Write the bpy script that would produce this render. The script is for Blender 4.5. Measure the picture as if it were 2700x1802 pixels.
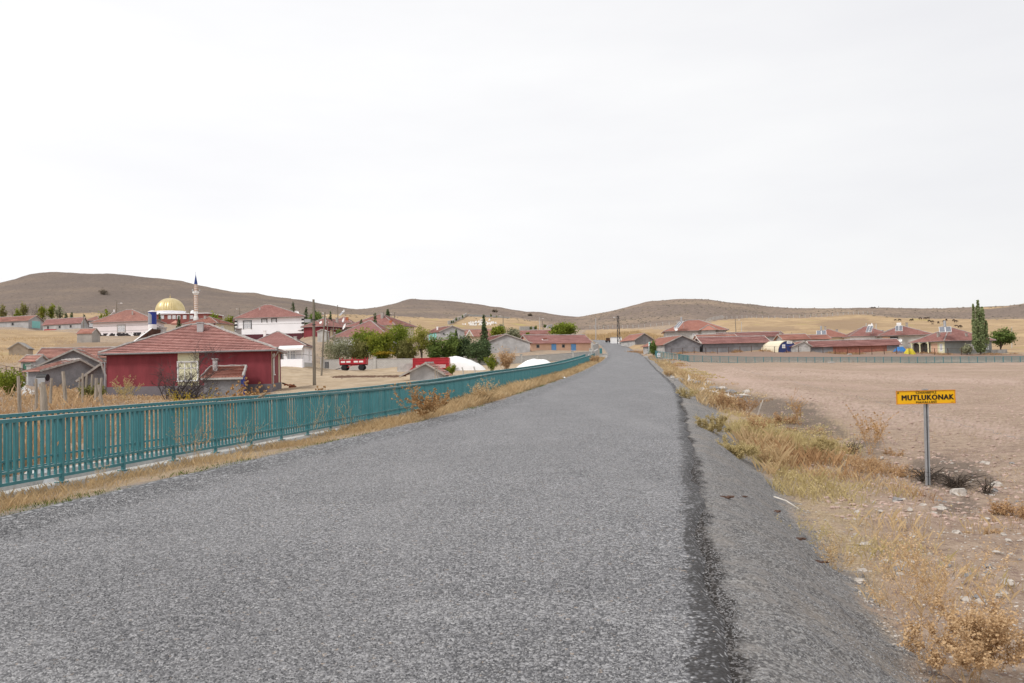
import bpy, math, random
import numpy as np
from mathutils import Vector, Matrix, Euler, noise as mnoise

random.seed(7)
RNG = np.random.default_rng(7)
PI = math.pi
sc = bpy.context.scene
COL = sc.collection
for _o in list(bpy.data.objects):
    bpy.data.objects.remove(_o, do_unlink=True)

# ------------------------------------------------------------------ camera
F = 2100.0                      # focal length in pixels of a 2700 px wide frame (28 mm on 36 mm)
PITCH = math.atan(71 / F)
ROLL = 0.022
EYE = 1.6
CAM_R = Euler((PI / 2 + PITCH, 0, 0)).to_matrix() @ Matrix.Rotation(-ROLL, 3, 'Z')
cam_d = bpy.data.cameras.new('camera')
cam_d.lens = 28.0
cam_d.sensor_width = 36.0
cam_d.clip_start = 0.1
cam_d.clip_end = 9000
cam_d.dof.use_dof = True
cam_d.dof.focus_distance = 26.0
cam_d.dof.aperture_fstop = 8.0
cam = bpy.data.objects.new('camera', cam_d)
COL.objects.link(cam)
cam.matrix_world = Matrix.Translation((0, 0, EYE)) @ CAM_R.to_4x4()
sc.camera = cam

# ------------------------------------------------------------------ sky, sun, exposure
SUN_EL, SUN_AZ = math.radians(48), math.radians(-128)      # azimuth from +Y towards +X
world = bpy.data.worlds.new('World')
sc.world = world
world.use_nodes = True
wn, wl = world.node_tree.nodes, world.node_tree.links
wn.clear()
w_out = wn.new('ShaderNodeOutputWorld')
w_sky = wn.new('ShaderNodeTexSky')
w_sky.sky_type = 'NISHITA'
w_sky.sun_disc = False
w_sky.sun_elevation = SUN_EL
w_sky.sun_rotation = SUN_AZ
w_sky.dust_density = 4.0
w_b1 = wn.new('ShaderNodeBackground')
w_b1.inputs['Strength'].default_value = 0.11
wl.new(w_sky.outputs[0], w_b1.inputs[0])
w_tc = wn.new('ShaderNodeTexCoord')
w_map = wn.new('ShaderNodeMapping')
w_map.inputs['Scale'].default_value = (1.3, 1.3, 5.0)
wl.new(w_tc.outputs['Generated'], w_map.inputs[0])
w_no = wn.new('ShaderNodeTexNoise')
w_no.inputs['Scale'].default_value = 1.6
w_no.inputs['Detail'].default_value = 5
w_no.inputs['Roughness'].default_value = 0.5
wl.new(w_map.outputs[0], w_no.inputs['Vector'])
w_cr = wn.new('ShaderNodeValToRGB')
w_cr.color_ramp.elements[0].position = 0.3
w_cr.color_ramp.elements[0].color = (0.95, 0.945, 0.962, 1)
w_cr.color_ramp.elements[1].position = 0.68
w_cr.color_ramp.elements[1].color = (1.05, 1.045, 1.04, 1)
wl.new(w_no.outputs[0], w_cr.inputs[0])
w_sp = wn.new('ShaderNodeSeparateXYZ')
wl.new(w_tc.outputs['Generated'], w_sp.inputs[0])
w_mr = wn.new('ShaderNodeMapRange')
w_mr.inputs[1].default_value, w_mr.inputs[2].default_value = -.6, .6
w_mr.inputs[3].default_value, w_mr.inputs[4].default_value = 1.05, .90
wl.new(w_sp.outputs[0], w_mr.inputs[0])
w_vm = wn.new('ShaderNodeVectorMath')
w_vm.operation = 'SCALE'
wl.new(w_cr.outputs[0], w_vm.inputs[0])
wl.new(w_mr.outputs[0], w_vm.inputs['Scale'])
w_b2 = wn.new('ShaderNodeBackground')
w_b2.inputs['Strength'].default_value = 1.07
wl.new(w_vm.outputs[0], w_b2.inputs[0])
w_mx = wn.new('ShaderNodeMixShader')
w_mx.inputs[0].default_value = 0.9
wl.new(w_b1.outputs[0], w_mx.inputs[1])
wl.new(w_b2.outputs[0], w_mx.inputs[2])
wl.new(w_mx.outputs[0], w_out.inputs[0])
sun_d = bpy.data.lights.new('sun', 'SUN')
sun_d.energy = 2.0
sun_d.angle = math.radians(10)
sun_d.color = (1.0, 0.95, 0.88)
sun = bpy.data.objects.new('sun', sun_d)
COL.objects.link(sun)
sun.rotation_euler = (PI / 2 - SUN_EL, 0, PI - SUN_AZ)
sc.view_settings.view_transform = 'Standard'
sc.view_settings.look = 'None'
sc.view_settings.gamma = 1
sc.view_settings.exposure = 0.0
sc.cycles.max_bounces = 6
sc.cycles.transparent_max_bounces = 6

# ------------------------------------------------------------------ projection helpers
_M = np.array(CAM_R)


def U(px, py, d):
    """World point seen at photo pixel (px, py), at distance d along +Y."""
    v = _M @ np.array([(px - 1350) / F, (901 - py) / F, -1.0])
    v = v * (d / v[1])
    return Vector((v[0], v[1], EYE + v[2]))


def proj(X, Y, Z):
    P = np.stack([X, Y, Z - EYE], -1) @ _M          # = M^T p
    dep = np.maximum(-P[..., 2], 1e-3)
    return 1350 + F * P[..., 0] / dep, 901 - F * P[..., 1] / dep, -P[..., 2]


def XY(px, d, py=930):
    p = U(px, py, d)
    return p.x, p.y


# ------------------------------------------------------------------ numpy noise
_TAB = RNG.random((257, 257))


def vnoise(x, y, seed=0):
    x = np.asarray(x, float) + seed * 17.31
    y = np.asarray(y, float) + seed * 9.73
    xi, yi = np.floor(x), np.floor(y)
    fx, fy = x - xi, y - yi
    fx, fy = fx * fx * (3 - 2 * fx), fy * fy * (3 - 2 * fy)
    xi, yi = xi.astype(int) % 256, yi.astype(int) % 256
    a, b = _TAB[xi, yi], _TAB[xi + 1, yi]
    c, d = _TAB[xi, yi + 1], _TAB[xi + 1, yi + 1]
    return (a * (1 - fx) + b * fx) * (1 - fy) + (c * (1 - fx) + d * fx) * fy


def fbm(x, y, seed=0, o=4):
    s, a, t = 0, 1, 0
    for k in range(o):
        s = s + a * vnoise(x * 2 ** k, y * 2 ** k, seed + k)
        t += a
        a *= .5
    return s / t


# ------------------------------------------------------------------ mesh builder
class MB:
    def __init__(self):
        self.v, self.f, self.uv, self.t = [], [], [], []

    def quad(self, a, b, c, d, uv=None):
        n = len(self.v)
        self.v += [tuple(a), tuple(b), tuple(c), tuple(d)]
        self.f.append((n, n + 1, n + 2, n + 3))
        if uv:
            self.uv += uv

    def poly(self, pts):
        n = len(self.v)
        self.v += [tuple(p) for p in pts]
        self.f.append(tuple(range(n, n + len(pts))))

    def box(self, c, s, ax=None):
        """centre, full size, optional 3x3 axes (columns)"""
        n = len(self.v)
        c = Vector(c)
        for k in range(8):
            o = Vector(((k & 1) - .5, (k >> 1 & 1) - .5, (k >> 2) - .5))
            o = Vector((o.x * s[0], o.y * s[1], o.z * s[2]))
            if ax is not None:
                o = ax @ o
            self.v.append(tuple(c + o))
        for q in ((0, 2, 3, 1), (4, 5, 7, 6), (0, 1, 5, 4), (2, 6, 7, 3), (0, 4, 6, 2), (1, 3, 7, 5)):
            self.f.append(tuple(n + i for i in q))

    def bar(self, p, q, w, h=None, up=(0, 0, 1)):
        p, q = Vector(p), Vector(q)
        h = h or w
        d = q - p
        L = d.length
        if L < 1e-6:
            return
        x = d / L
        u = Vector(up)
        if abs(x.dot(u)) > .98:
            u = Vector((0, 1, 0))
        y = u.cross(x).normalized()
        z = x.cross(y)
        self.box((p + q) / 2, (L, w, h), Matrix((x, y, z)).transposed())

    def tube(self, pts, r, n=6, cap=True):
        pts = [Vector(p) for p in pts]
        if not hasattr(r, '__len__'):
            r = [r] * len(pts)
        base = len(self.v)
        ref = Vector((.13, .21, .97))
        for i, p in enumerate(pts):
            t = pts[min(i + 1, len(pts) - 1)] - pts[max(i - 1, 0)]
            t = t.normalized() if t.length > 1e-9 else Vector((0, 0, 1))
            a = t.cross(ref if abs(t.dot(ref)) < .95 else Vector((1, 0, 0))).normalized()
            b = t.cross(a)
            for k in range(n):
                an = 2 * PI * k / n
                self.v.append(tuple(p + (a * math.cos(an) + b * math.sin(an)) * r[i]))
        for i in range(len(pts) - 1):
            for k in range(n):
                k2 = (k + 1) % n
                self.f.append((base + i * n + k, base + i * n + k2, base + (i + 1) * n + k2, base + (i + 1) * n + k))
        if cap:
            self.f.append(tuple(base + k for k in reversed(range(n))))
            e = base + (len(pts) - 1) * n
            self.f.append(tuple(e + k for k in range(n)))

    def lathe(self, c, prof, n=24, axis=None):
        """prof: list of (r, z) from bottom to top round a vertical axis at c"""
        c = Vector(c)
        base = len(self.v)
        for r, z in prof:
            for k in range(n):
                a = 2 * PI * k / n
                o = Vector((r * math.cos(a), r * math.sin(a), z))
                if axis is not None:
                    o = axis @ o
                self.v.append(tuple(c + o))
        for i in range(len(prof) - 1):
            for k in range(n):
                k2 = (k + 1) % n
                self.f.append((base + i * n + k, base + i * n + k2, base + (i + 1) * n + k2, base + (i + 1) * n + k))
        self.f.append(tuple(base + k for k in reversed(range(n))))
        e = base + (len(prof) - 1) * n
        self.f.append(tuple(e + k for k in range(n)))

    def blob(self, c, s, seed=0, n=7, rough=.2):
        """lumpy stone / clump"""
        c = Vector(c)
        base = len(self.v)
        rows = max(3, n // 2 + 1)
        for i in range(rows + 1):
            th = PI * i / rows
            for k in range(n):
                ph = 2 * PI * (k + .5 * (i % 2)) / n
                q = Vector((math.sin(th) * math.cos(ph), math.sin(th) * math.sin(ph), math.cos(th)))
                m = 1 + rough * (2 * mnoise.noise(q * 1.7 + Vector((seed * 3.1, seed * 1.7, seed))))
                self.v.append((c.x + q.x * s[0] * m, c.y + q.y * s[1] * m, c.z + q.z * s[2] * m))
        for i in range(rows):
            for k in range(n):
                k2 = (k + 1) % n
                self.f.append((base + i * n + k, base + (i + 1) * n + k, base + (i + 1) * n + k2, base + i * n + k2))


ORG = {}


def link_mesh(name, me, m, parent=None, org=None):
    o = bpy.data.objects.new(name, me)
    COL.objects.link(o)
    if m is not None:
        me.materials.append(m)
    if parent is not None:
        o.parent = parent
        ORG[o.name] = ORG.get(parent.name, Vector((0, 0, 0)))
    else:
        o.location = org if org is not None else (0, 0, 0)
        ORG[o.name] = Vector(org) if org is not None else Vector((0, 0, 0))
    return o


def obj(name, mb, m, parent=None, org=None, smooth=False):
    og = ORG.get(parent.name, Vector((0, 0, 0))) if parent is not None else (Vector(org) if org is not None else Vector((0, 0, 0)))
    me = bpy.data.meshes.new(name)
    V = np.array(mb.v, float) - np.array(og)
    me.from_pydata(V.tolist(), [], mb.f)
    if mb.uv:
        ul = me.uv_layers.new(name='UVMap')
        fl = np.array(mb.uv, np.float32).ravel()
        if len(fl) == len(ul.data) * 2:
            ul.data.foreach_set('uv', fl)
    if mb.t:
        at = me.attributes.new('tint', 'FLOAT', 'POINT')
        at.data.foreach_set('value', np.array(mb.t, np.float32))
    if smooth:
        me.polygons.foreach_set('use_smooth', [True] * len(me.polygons))
    me.update()
    return link_mesh(name, me, m, parent, org)


def obj_np(name, V, Fc, m, parent=None, org=None, tint=None, smooth=False):
    """numpy verts (N,3), faces (K,3|4)"""
    og = ORG.get(parent.name, Vector((0, 0, 0))) if parent is not None else (Vector(org) if org is not None else Vector((0, 0, 0)))
    V = np.asarray(V, np.float64) - np.array(og)
    me = bpy.data.meshes.new(name)
    k = Fc.shape[1]
    me.vertices.add(len(V))
    me.vertices.foreach_set('co', V.astype(np.float32).ravel())
    me.loops.add(Fc.size)
    me.loops.foreach_set('vertex_index', Fc.astype(np.int32).ravel())
    me.polygons.add(len(Fc))
    me.polygons.foreach_set('loop_start', np.arange(0, Fc.size, k, dtype=np.int32))
    if smooth:
        me.polygons.foreach_set('use_smooth', np.ones(len(Fc), bool))
    if tint is not None:
        at = me.attributes.new('tint', 'FLOAT', 'POINT')
        at.data.foreach_set('value', np.asarray(tint, np.float32))
    me.update(calc_edges=True)
    me.validate()
    return link_mesh(name, me, m, parent, org)


def tag(o, label=None, cat=None, group=None, kind=None):
    if label:
        o['label'] = label
    if cat:
        o['category'] = cat
    if group:
        o['group'] = group
    if kind:
        o['kind'] = kind
    return o


def thing(name, label, cat, loc, group=None, rotz=0):
    o = bpy.data.objects.new(name, None)
    o.empty_display_size = .3
    COL.objects.link(o)
    o.location = loc
    o.rotation_euler = (0, 0, rotz)
    ORG[o.name] = Vector(loc)
    return tag(o, label, cat, group)


def dup(root, loc, rotz=0, label=None, group=None, scale=1):
    r = root.copy()
    COL.objects.link(r)
    r.location = loc
    r.rotation_euler = (0, 0, rotz)
    r.scale = (scale, scale, scale)
    if label:
        r['label'] = label
    if group:
        r['group'] = group
    for ch in root.children:
        c = ch.copy()
        COL.objects.link(c)
        c.parent = r
        for g in ch.children:
            d = g.copy()
            COL.objects.link(d)
            d.parent = c
    return r


# ------------------------------------------------------------------ materials
class NT:
    def __init__(self, name):
        self.m = bpy.data.materials.new(name)
        self.m.use_nodes = True
        self.t = self.m.node_tree
        self.n, self.l = self.t.nodes, self.t.links
        self.b = self.n['Principled BSDF']

    def new(self, t, **kw):
        n = self.n.new(t)
        for k, v in kw.items():
            setattr(n, k, v)
        return n

    def set(self, sock, v):
        if hasattr(v, 'is_output'):
            self.l.new(v, sock)
        elif isinstance(v, tuple) and len(v) == 3 and sock.type == 'RGBA':
            sock.default_value = (*v, 1)
        else:
            sock.default_value = v

    def noise(self, vec, scale, detail=4, rough=.55, out=0):
        n = self.new('ShaderNodeTexNoise')
        n.inputs['Scale'].default_value = scale
        n.inputs['Detail'].default_value = detail
        n.inputs['Roughness'].default_value = rough
        if vec is not None:
            self.l.new(vec, n.inputs['Vector'])
        return n.outputs[out]

    def math(self, op, a, b=0.0, c=0.0, clamp=False):
        n = self.new('ShaderNodeMath', operation=op, use_clamp=clamp)
        self.set(n.inputs[0], a)
        self.set(n.inputs[1], b)
        self.set(n.inputs[2], c)
        return n.outputs[0]

    def mix(self, f, a, b, mode='MIX'):
        n = self.new('ShaderNodeMix', data_type='RGBA', blend_type=mode)
        self.set(n.inputs[0], f)
        self.set(n.inputs[6], a)
        self.set(n.inputs[7], b)
        return n.outputs[2]

    def step(self, v, lo, hi):
        n = self.new('ShaderNodeMapRange', interpolation_type='SMOOTHSTEP')
        self.set(n.inputs[0], v)
        n.inputs[1].default_value = lo
        n.inputs[2].default_value = hi
        return n.outputs[0]

    def attr(self, name):
        return self.new('ShaderNodeAttribute', attribute_name=name).outputs['Fac']

    def bump(self, h, strength, dist):
        n = self.new('ShaderNodeBump')
        n.inputs['Strength'].default_value = strength
        n.inputs['Distance'].default_value = dist
        self.l.new(h, n.inputs['Height'])
        return n.outputs[0]

    def coord(self, which='Object'):
        if which == 'Pos':
            return self.new('ShaderNodeNewGeometry').outputs['Position']
        return self.new('ShaderNodeTexCoord').outputs[which]

    def scaled(self, vec, s):
        n = self.new('ShaderNodeMapping')
        n.inputs['Scale'].default_value = s
        self.l.new(vec, n.inputs[0])
        return n.outputs[0]

    def done(self, col, rough=.85, spec=.3, normal=None, metal=0):
        self.set(self.b.inputs['Base Color'], col)
        self.set(self.b.inputs['Roughness'], rough)
        self.b.inputs['Specular IOR Level'].default_value = spec
        self.b.inputs['Metallic'].default_value = metal
        if normal is not None:
            self.l.new(normal, self.b.inputs['Normal'])
        return self.m


def mul(c, k):
    return tuple(min(1, x * k) for x in c)


def mat(name, col, rough=.85, var=.18, scale=1.2, fine=14, bump=0.0, bdist=.02, metal=0, spec=.3, col2=None, stretch=(1, 1, 1)):
    t = NT(name)
    v = t.scaled(t.coord(), stretch)
    a = t.noise(v, scale, 5, .6)
    b = t.noise(v, fine, 3, .6)
    f = t.math('ADD', t.math('MULTIPLY', a, .65), t.math('MULTIPLY', b, .35))
    f = t.step(f, .32, .68)
    c = t.mix(f, mul(col, 1 - var), mul(col2 or col, 1 + var))
    nrm = t.bump(t.noise(v, fine * 1.5, 4, .65), bump, bdist) if bump else None
    return t.done(c, rough, spec, nrm, metal)


def tint_mat(name, c0, c1, rough=.9, spec=.15, trans=0.0, c2=None):
    """colour runs from c0 to c1 along the per-vertex 'tint' of each leaf or blade"""
    t = NT(name)
    a = t.attr('tint')
    col = t.mix(a, c0, c1)
    if c2:
        col = t.mix(t.step(t.noise(t.coord('Pos'), .35, 3), .5, .72), col, c2)
    m = t.done(col, rough, spec)
    if trans:
        tr = t.new('ShaderNodeBsdfTranslucent')
        t.l.new(col, tr.inputs[0])
        mx = t.new('ShaderNodeMixShader')
        mx.inputs[0].default_value = trans
        t.l.new(t.b.outputs[0], mx.inputs[1])
        t.l.new(tr.outputs[0], mx.inputs[2])
        t.l.new(mx.outputs[0], t.n['Material Output'].inputs[0])
    return m


def roof_mat(name, c0, c1, c2):
    t = NT(name)
    uv = t.coord('UV')
    sp = t.new('ShaderNodeSeparateXYZ')
    t.l.new(uv, sp.inputs[0])
    u = t.math('MULTIPLY', sp.outputs[0], 4.4)
    v = t.math('MULTIPLY', sp.outputs[1], 1 / .36)
    cb = t.new('ShaderNodeCombineXYZ')
    t.l.new(t.math('FLOOR', u), cb.inputs[0])
    t.l.new(t.math('FLOOR', v), cb.inputs[1])
    wn_ = t.new('ShaderNodeTexWhiteNoise', noise_dimensions='2D')
    t.l.new(cb.outputs[0], wn_.inputs[0])
    big = t.step(t.noise(t.coord('Pos'), .35, 5, .65), .35, .68)
    c = t.mix(wn_.outputs[0], c0, c1)
    c = t.mix(t.math('MULTIPLY', big, .55), c, c2)
    lich = t.step(t.noise(t.coord('Pos'), 2.2, 5, .7), .58, .7)
    c = t.mix(t.math('MULTIPLY', lich, .35), c, (.3, .24, .2))
    w = t.math('ABSOLUTE', t.math('SINE', t.math('MULTIPLY', u, PI)))
    return t.done(c, .85, .2, t.bump(w, .8, .05))


M = {}
M['conc'] = mat('concrete', (.47, .46, .44), var=.2, bump=.3)
M['conc_dark'] = mat('old_concrete', (.3, .29, .28), var=.3, bump=.3)
M['grey_wall'] = mat('grey_render', (.40, .395, .40), var=.22, scale=.7, bump=.5, bdist=.03)
M['grey_wall2'] = mat('dark_grey_render', (.215, .212, .225), var=.3, scale=.8, bump=.6, bdist=.04)
M['warm_grey'] = mat('warm_grey_render', (.36, .335, .31), var=.2, scale=.7, bump=.4)
M['stone_wall'] = mat('limewashed_stone', (.44, .43, .42), var=.25, scale=1.2, fine=3, bump=.9, bdist=.06)
M['block'] = None
M['adobe'] = mat('adobe', (.36, .30, .24), var=.2, bump=.5)
M['white_wall'] = mat('white_render', (.87, .865, .90), var=.05, scale=.4)
M['pink_wall'] = mat('pinkish_white_render', (.76, .70, .72), var=.06, scale=.5)
M['cream_wall'] = mat('cream_render', (.66, .58, .42), var=.08)
M['panel_cream'] = mat('pale_green_cream_paint', (.72, .70, .49), var=.08)
M['grey_green'] = mat('grey_green_render', (.27, .285, .275), var=.12)
M['red_wall'] = mat('red_render', (.225, .042, .052), var=.22, scale=.5, fine=3, stretch=(1, 1, .25), rough=.8)
M['maroon'] = mat('maroon_paint', (.10, .03, .04), var=.12)
M['mosque_red'] = mat('mosque_brick', (.26, .085, .075), var=.12)
M['orange_wall'] = mat('salmon_render', (.66, .43, .31), var=.12, scale=.6)
M['plinth'] = mat('plinth_cement', (.16, .145, .16), var=.15, bump=.3)
M['turq'] = mat('turquoise_paint', (.27, .60, .58), var=.06, rough=.5)
M['blue_door'] = mat('blue_door_paint', (.14, .33, .62), var=.1, rough=.5)
M['deep_blue'] = mat('deep_blue_paint', (.03, .08, .38), var=.1, rough=.45)
M['navy'] = mat('navy_sheet', (.035, .05, .16), var=.12, rough=.5)
M['white_paint'] = mat('white_paint', (.82, .82, .82), var=.04, rough=.4)
M['black_paint'] = mat('black_paint', (.02, .02, .022), var=.2, rough=.5)
M['green_door'] = mat('green_door_paint', (.06, .17, .12), var=.15, rough=.5)
M['gutter'] = mat('zinc_gutter', (.22, .22, .23), var=.2, rough=.5, metal=.2)
M['mortar'] = mat('ridge_mortar', (.37, .35, .335), var=.3, scale=4, bump=.6)
M['barge'] = mat('weathered_board', (.40, .37, .34), var=.3, scale=3)
M['barge_white'] = mat('white_verge', (.66, .63, .58), var=.12)
M['wood'] = mat('weathered_timber', (.34, .295, .245), var=.35, scale=2, stretch=(6, 6, .6), bump=.5)
M['pole_wood'] = mat('tarred_pole', (.20, .175, .14), var=.35, scale=2, stretch=(5, 5, .4), bump=.4)
M['teal'] = None
M['steel'] = mat('galvanised_steel', (.42, .43, .45), var=.15, rough=.45, metal=.5)
M['dark_steel'] = mat('dark_steel', (.05, .05, .055), var=.3, rough=.6, metal=.3)
M['rust'] = mat('rusty_iron', (.09, .05, .035), var=.35, rough=.85)
M['tyre'] = mat('rubber', (.022, .022, .024), var=.2, rough=.8)
M['trailer_red'] = mat('trailer_red', (.42, .016, .03), var=.12, rough=.45, spec=.5)
M['sign_yellow'] = mat('sign_yellow', (.80, .44, .006), var=.05, rough=.45)
M['sign_edge'] = mat('sign_rim', (.55, .22, .03), var=.2, rough=.5)
M['ink'] = mat('sign_ink', (.018, .014, .012), var=.1, rough=.6)
M['solar'] = mat('solar_glass', (.16, .17, .20), var=.15, rough=.12, spec=.8)
M['blue_tank'] = mat('blue_tank', (.02, .045, .27), var=.15, rough=.35)
M['dull_tank'] = mat('grey_tank_face', (.30, .32, .36), var=.1, rough=.4)
M['brick_red'] = mat('red_brick', (.28, .115, .085), var=.3, scale=2.2, fine=20, bump=.5)
M['orange_brick'] = mat('orange_brick', (.45, .15, .07), var=.2)
M['quonset'] = mat('cream_tarpaulin', (.72, .65, .50), var=.06, rough=.6)
M['tarp'] = mat('white_tarpaulin', (.82, .82, .82), var=.05, rough=.55, bump=.3, bdist=.1, fine=2)
M['tarp_blue'] = mat('blue_tarpaulin', (.03, .16, .42), var=.15, rough=.5)
M['tarp_yellow'] = mat('yellow_tarpaulin', (.55, .45, .03), var=.1, rough=.5)
M['bark'] = mat('bark', (.11, .085, .07), var=.35, scale=4, bump=.6)
M['bare'] = mat('bare_branch', (.075, .062, .062), var=.3, scale=4)
M['chips'] = tint_mat('road_chippings', (.05, .05, .054), (.46, .455, .46), rough=.6, spec=.3)
M['spire'] = mat('spire_lead', (.03, .055, .20), var=.1)
M['check'] = mat('tan_tile', (.50, .30, .19), var=.2)
M['char'] = mat('charred_twig', (.075, .058, .046), var=.4)
M['rock'] = mat('pale_rock', (.47, .43, .39), var=.3, scale=3, bump=.6)
M['rock_grey'] = mat('grey_rock', (.27, .26, .26), var=.3, scale=3, bump=.6)
M['chip'] = mat('loose_chipping', (.17, .168, .172), var=.4, scale=9)
M['drift'] = mat('bleached_wood', (.62, .58, .53), var=.25, scale=3)
M['cow'] = mat('cow_hide', (.05, .03, .022), var=.5, scale=1.2)
M['gold'] = None
M['bird'] = mat('bird_feather', (.25, .19, .13), var=.4, scale=30)
M['curtain'] = mat('net_curtain_glass', (.52, .53, .57), var=.25, scale=3, rough=.25, spec=.6)
M['dark_glass'] = mat('dark_opening', (.03, .03, .035), var=.3, rough=.25, spec=.5)
M['cork'] = M['adobe']
M['roof'] = roof_mat('clay_tiles', (.40, .19, .165), (.51, .27, .24), (.31, .155, .14))
M['roof_old'] = roof_mat('old_clay_tiles', (.43, .21, .175), (.56, .30, .24), (.34, .185, .165))
M['roof_pink'] = roof_mat('faded_clay_tiles', (.385, .19, .17), (.46, .24, .22), (.33, .17, .16))
M['roof_orange'] = roof_mat('bright_clay_tiles', (.48, .22, .17), (.55, .28, .22), (.40, .195, .165))
M['bw_stone'] = None


def _special():
    t = NT('gilded_metal')
    c = t.coord()
    M['gold'] = t.done(t.mix(t.step(t.noise(c, .6, 4), .3, .7), (.56, .44, .20), (.66, .54, .29)), .36, .6, None, .35)
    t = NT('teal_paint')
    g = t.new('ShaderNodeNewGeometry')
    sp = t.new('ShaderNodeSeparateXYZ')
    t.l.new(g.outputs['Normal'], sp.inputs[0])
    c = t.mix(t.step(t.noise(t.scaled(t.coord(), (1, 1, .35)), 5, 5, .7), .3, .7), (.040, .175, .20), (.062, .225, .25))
    M['teal'] = t.done(t.mix(t.math('MULTIPLY', t.step(sp.outputs[2], .8, .95), .8), c, (.46, .53, .53)), .42, .5)  # upward faces mixed paler: the sky's reflection put into the paint colour
    t = NT('black_and_white_cobble')
    c = t.coord()
    v = t.new('ShaderNodeTexVoronoi')
    v.inputs['Scale'].default_value = 1.9
    t.l.new(c, v.inputs['Vector'])
    sp = t.new('ShaderNodeSeparateXYZ')
    t.l.new(v.outputs['Color'], sp.inputs[0])
    M['bw_stone'] = t.done(t.mix(t.step(sp.outputs[0], .62, .66), (.03, .026, .03), (.75, .73, .74)), .8)
    t = NT('hollow_block')
    c = t.coord()
    b = t.new('ShaderNodeTexBrick')
    b.inputs['Scale'].default_value = 1.0
    b.inputs['Brick Width'].default_value = .42
    b.inputs['Row Height'].default_value = .21
    b.inputs['Mortar Size'].default_value = .018
    b.inputs['Color1'].default_value = (.50, .485, .465, 1)
    b.inputs['Color2'].default_value = (.60, .585, .565, 1)
    b.inputs['Mortar'].default_value = (.36, .35, .34, 1)
    cb = t.new('ShaderNodeCombineXYZ')
    sp = t.new('ShaderNodeSeparateXYZ')
    t.l.new(c, sp.inputs[0])
    t.l.new(sp.outputs[0], cb.inputs[0])
    t.l.new(sp.outputs[2], cb.inputs[1])
    t.l.new(cb.outputs[0], b.inputs['Vector'])
    n = t.step(t.noise(c, .8, 5), .3, .7)
    M['block'] = t.done(t.mix(t.math('MULTIPLY', n, .5), b.outputs[0], (.46, .44, .42), 'MIX'), .9, .2, t.bump(b.outputs['Fac'], -.6, .03))


_special()
M['tomb'] = mat('white_marble', (.80, .79, .78), var=.06)
M['leaf_olive'] = tint_mat('olive_leaves', (0.165, 0.171, 0.094), (0.396, 0.396, 0.264), trans=.2)
M['leaf_green'] = tint_mat('green_leaves', (0.090, 0.133, 0.017), (0.319, 0.372, 0.059), trans=.3)
M['leaf_mid'] = tint_mat('mid_green_leaves', (0.098, 0.134, 0.016), (0.307, 0.339, 0.051), trans=.3, c2=(.32, .28, .05))
M['leaf_dark'] = tint_mat('dark_leaves', (0.061, 0.097, 0.027), (0.203, 0.270, 0.068), trans=.2)
M['leaf_yellow'] = tint_mat('yellow_green_leaves', (0.170, 0.178, 0.030), (0.408, 0.391, 0.102), trans=.35)
M['leaf_brown'] = tint_mat('olive_brown_leaves', (0.132, 0.132, 0.042), (0.312, 0.294, 0.108), trans=.2)
M['leaf_gold'] = tint_mat('golden_leaves', (.25, .19, .02), (.55, .40, .05), trans=.3)
M['needles'] = tint_mat('conifer_needles', (0.042, 0.072, 0.034), (0.143, 0.195, 0.085), trans=.1)
M['poplar'] = tint_mat('poplar_leaves', (0.130, 0.176, 0.078), (0.390, 0.448, 0.221), trans=.25)
M['straw'] = tint_mat('straw', (.38, .255, .13), (.70, .535, .32), trans=.3)
M['weed'] = tint_mat('tan_weeds', (.33, .195, .105), (.64, .46, .27), trans=.25)
M['weed_rust'] = tint_mat('rusty_weeds', (.26, .14, .07), (.56, .37, .20), trans=.2)
M['greenish'] = tint_mat('yellow_green_weeds', (.34, .265, .105), (.62, .51, .28), trans=.3)
M['grass_green'] = tint_mat('short_green_grass', (.06, .09, .02), (.20, .24, .06), trans=.25)
M['bush_gold'] = tint_mat('golden_dry_leaves', (.42, .27, .14), (.70, .51, .31), trans=.3)
M['thistle'] = tint_mat('dry_thistle', (.26, .14, .06), (.60, .38, .18), trans=.1)
M['shrub'] = tint_mat('cushion_shrub', (.10, .085, .066), (.24, .195, .14))

# ------------------------------------------------------------------ the road's course
_ry = np.array([-80, -40, 0, 27, 37, 44, 54, 68, 88, 106, 128, 150, 175, 200, 230, 255, 275, 300, 330, 420], float)
_rx = np.array([-20.1, -12, -3.8, 1.7, 3.7, 4.95, 6.6, 8.8, 11.9, 14.7, 18.2, 21.4, 24.6, 27.2, 29.3, 30.2, 28.8, 24, 14, -25])
_rz = np.array([0, 0, 0, .02, .17, .36, .52, .74, 1.15, 1.68, 2.45, 3.3, 4.3, 5.4, 7.6, 9.4, 10.7, 12, 13.2, 15])
_rh = np.array([3.95, 3.95, 3.95, 3.95, 3.95, 3.95, 3.95, 3.95, 3.9, 3.8, 3.5, 3.35, 3.3, 3.3, 3.2, 3.0, 3, 3, 3, 3])
_yy = np.arange(-80, 420.5, .5)


def _smooth(a, w):
    k = np.hanning(w)
    k /= k.sum()
    return np.convolve(np.pad(a, w // 2, mode='edge'), k, 'valid')[:len(a)]


RXs, RZs, RHs = (_smooth(np.interp(_yy, _ry, q), 25) for q in (_rx, _rz, _rh))
RDs = np.gradient(RXs, _yy)


def road(y):
    return np.interp(y, _yy, RXs), np.interp(y, _yy, RZs), np.interp(y, _yy, RHs), np.interp(y, _yy, RDs)


def off_road(y, s, dz=0.0):
    """point at lateral offset s (right positive) from the road's centre line"""
    x, z, h, d = road(y)
    n = math.hypot(1, d)
    return Vector((x + s / n, y - s * d / n, z + dz))


# ------------------------------------------------------------------ buildings: where they stand
BLD = []


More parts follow.
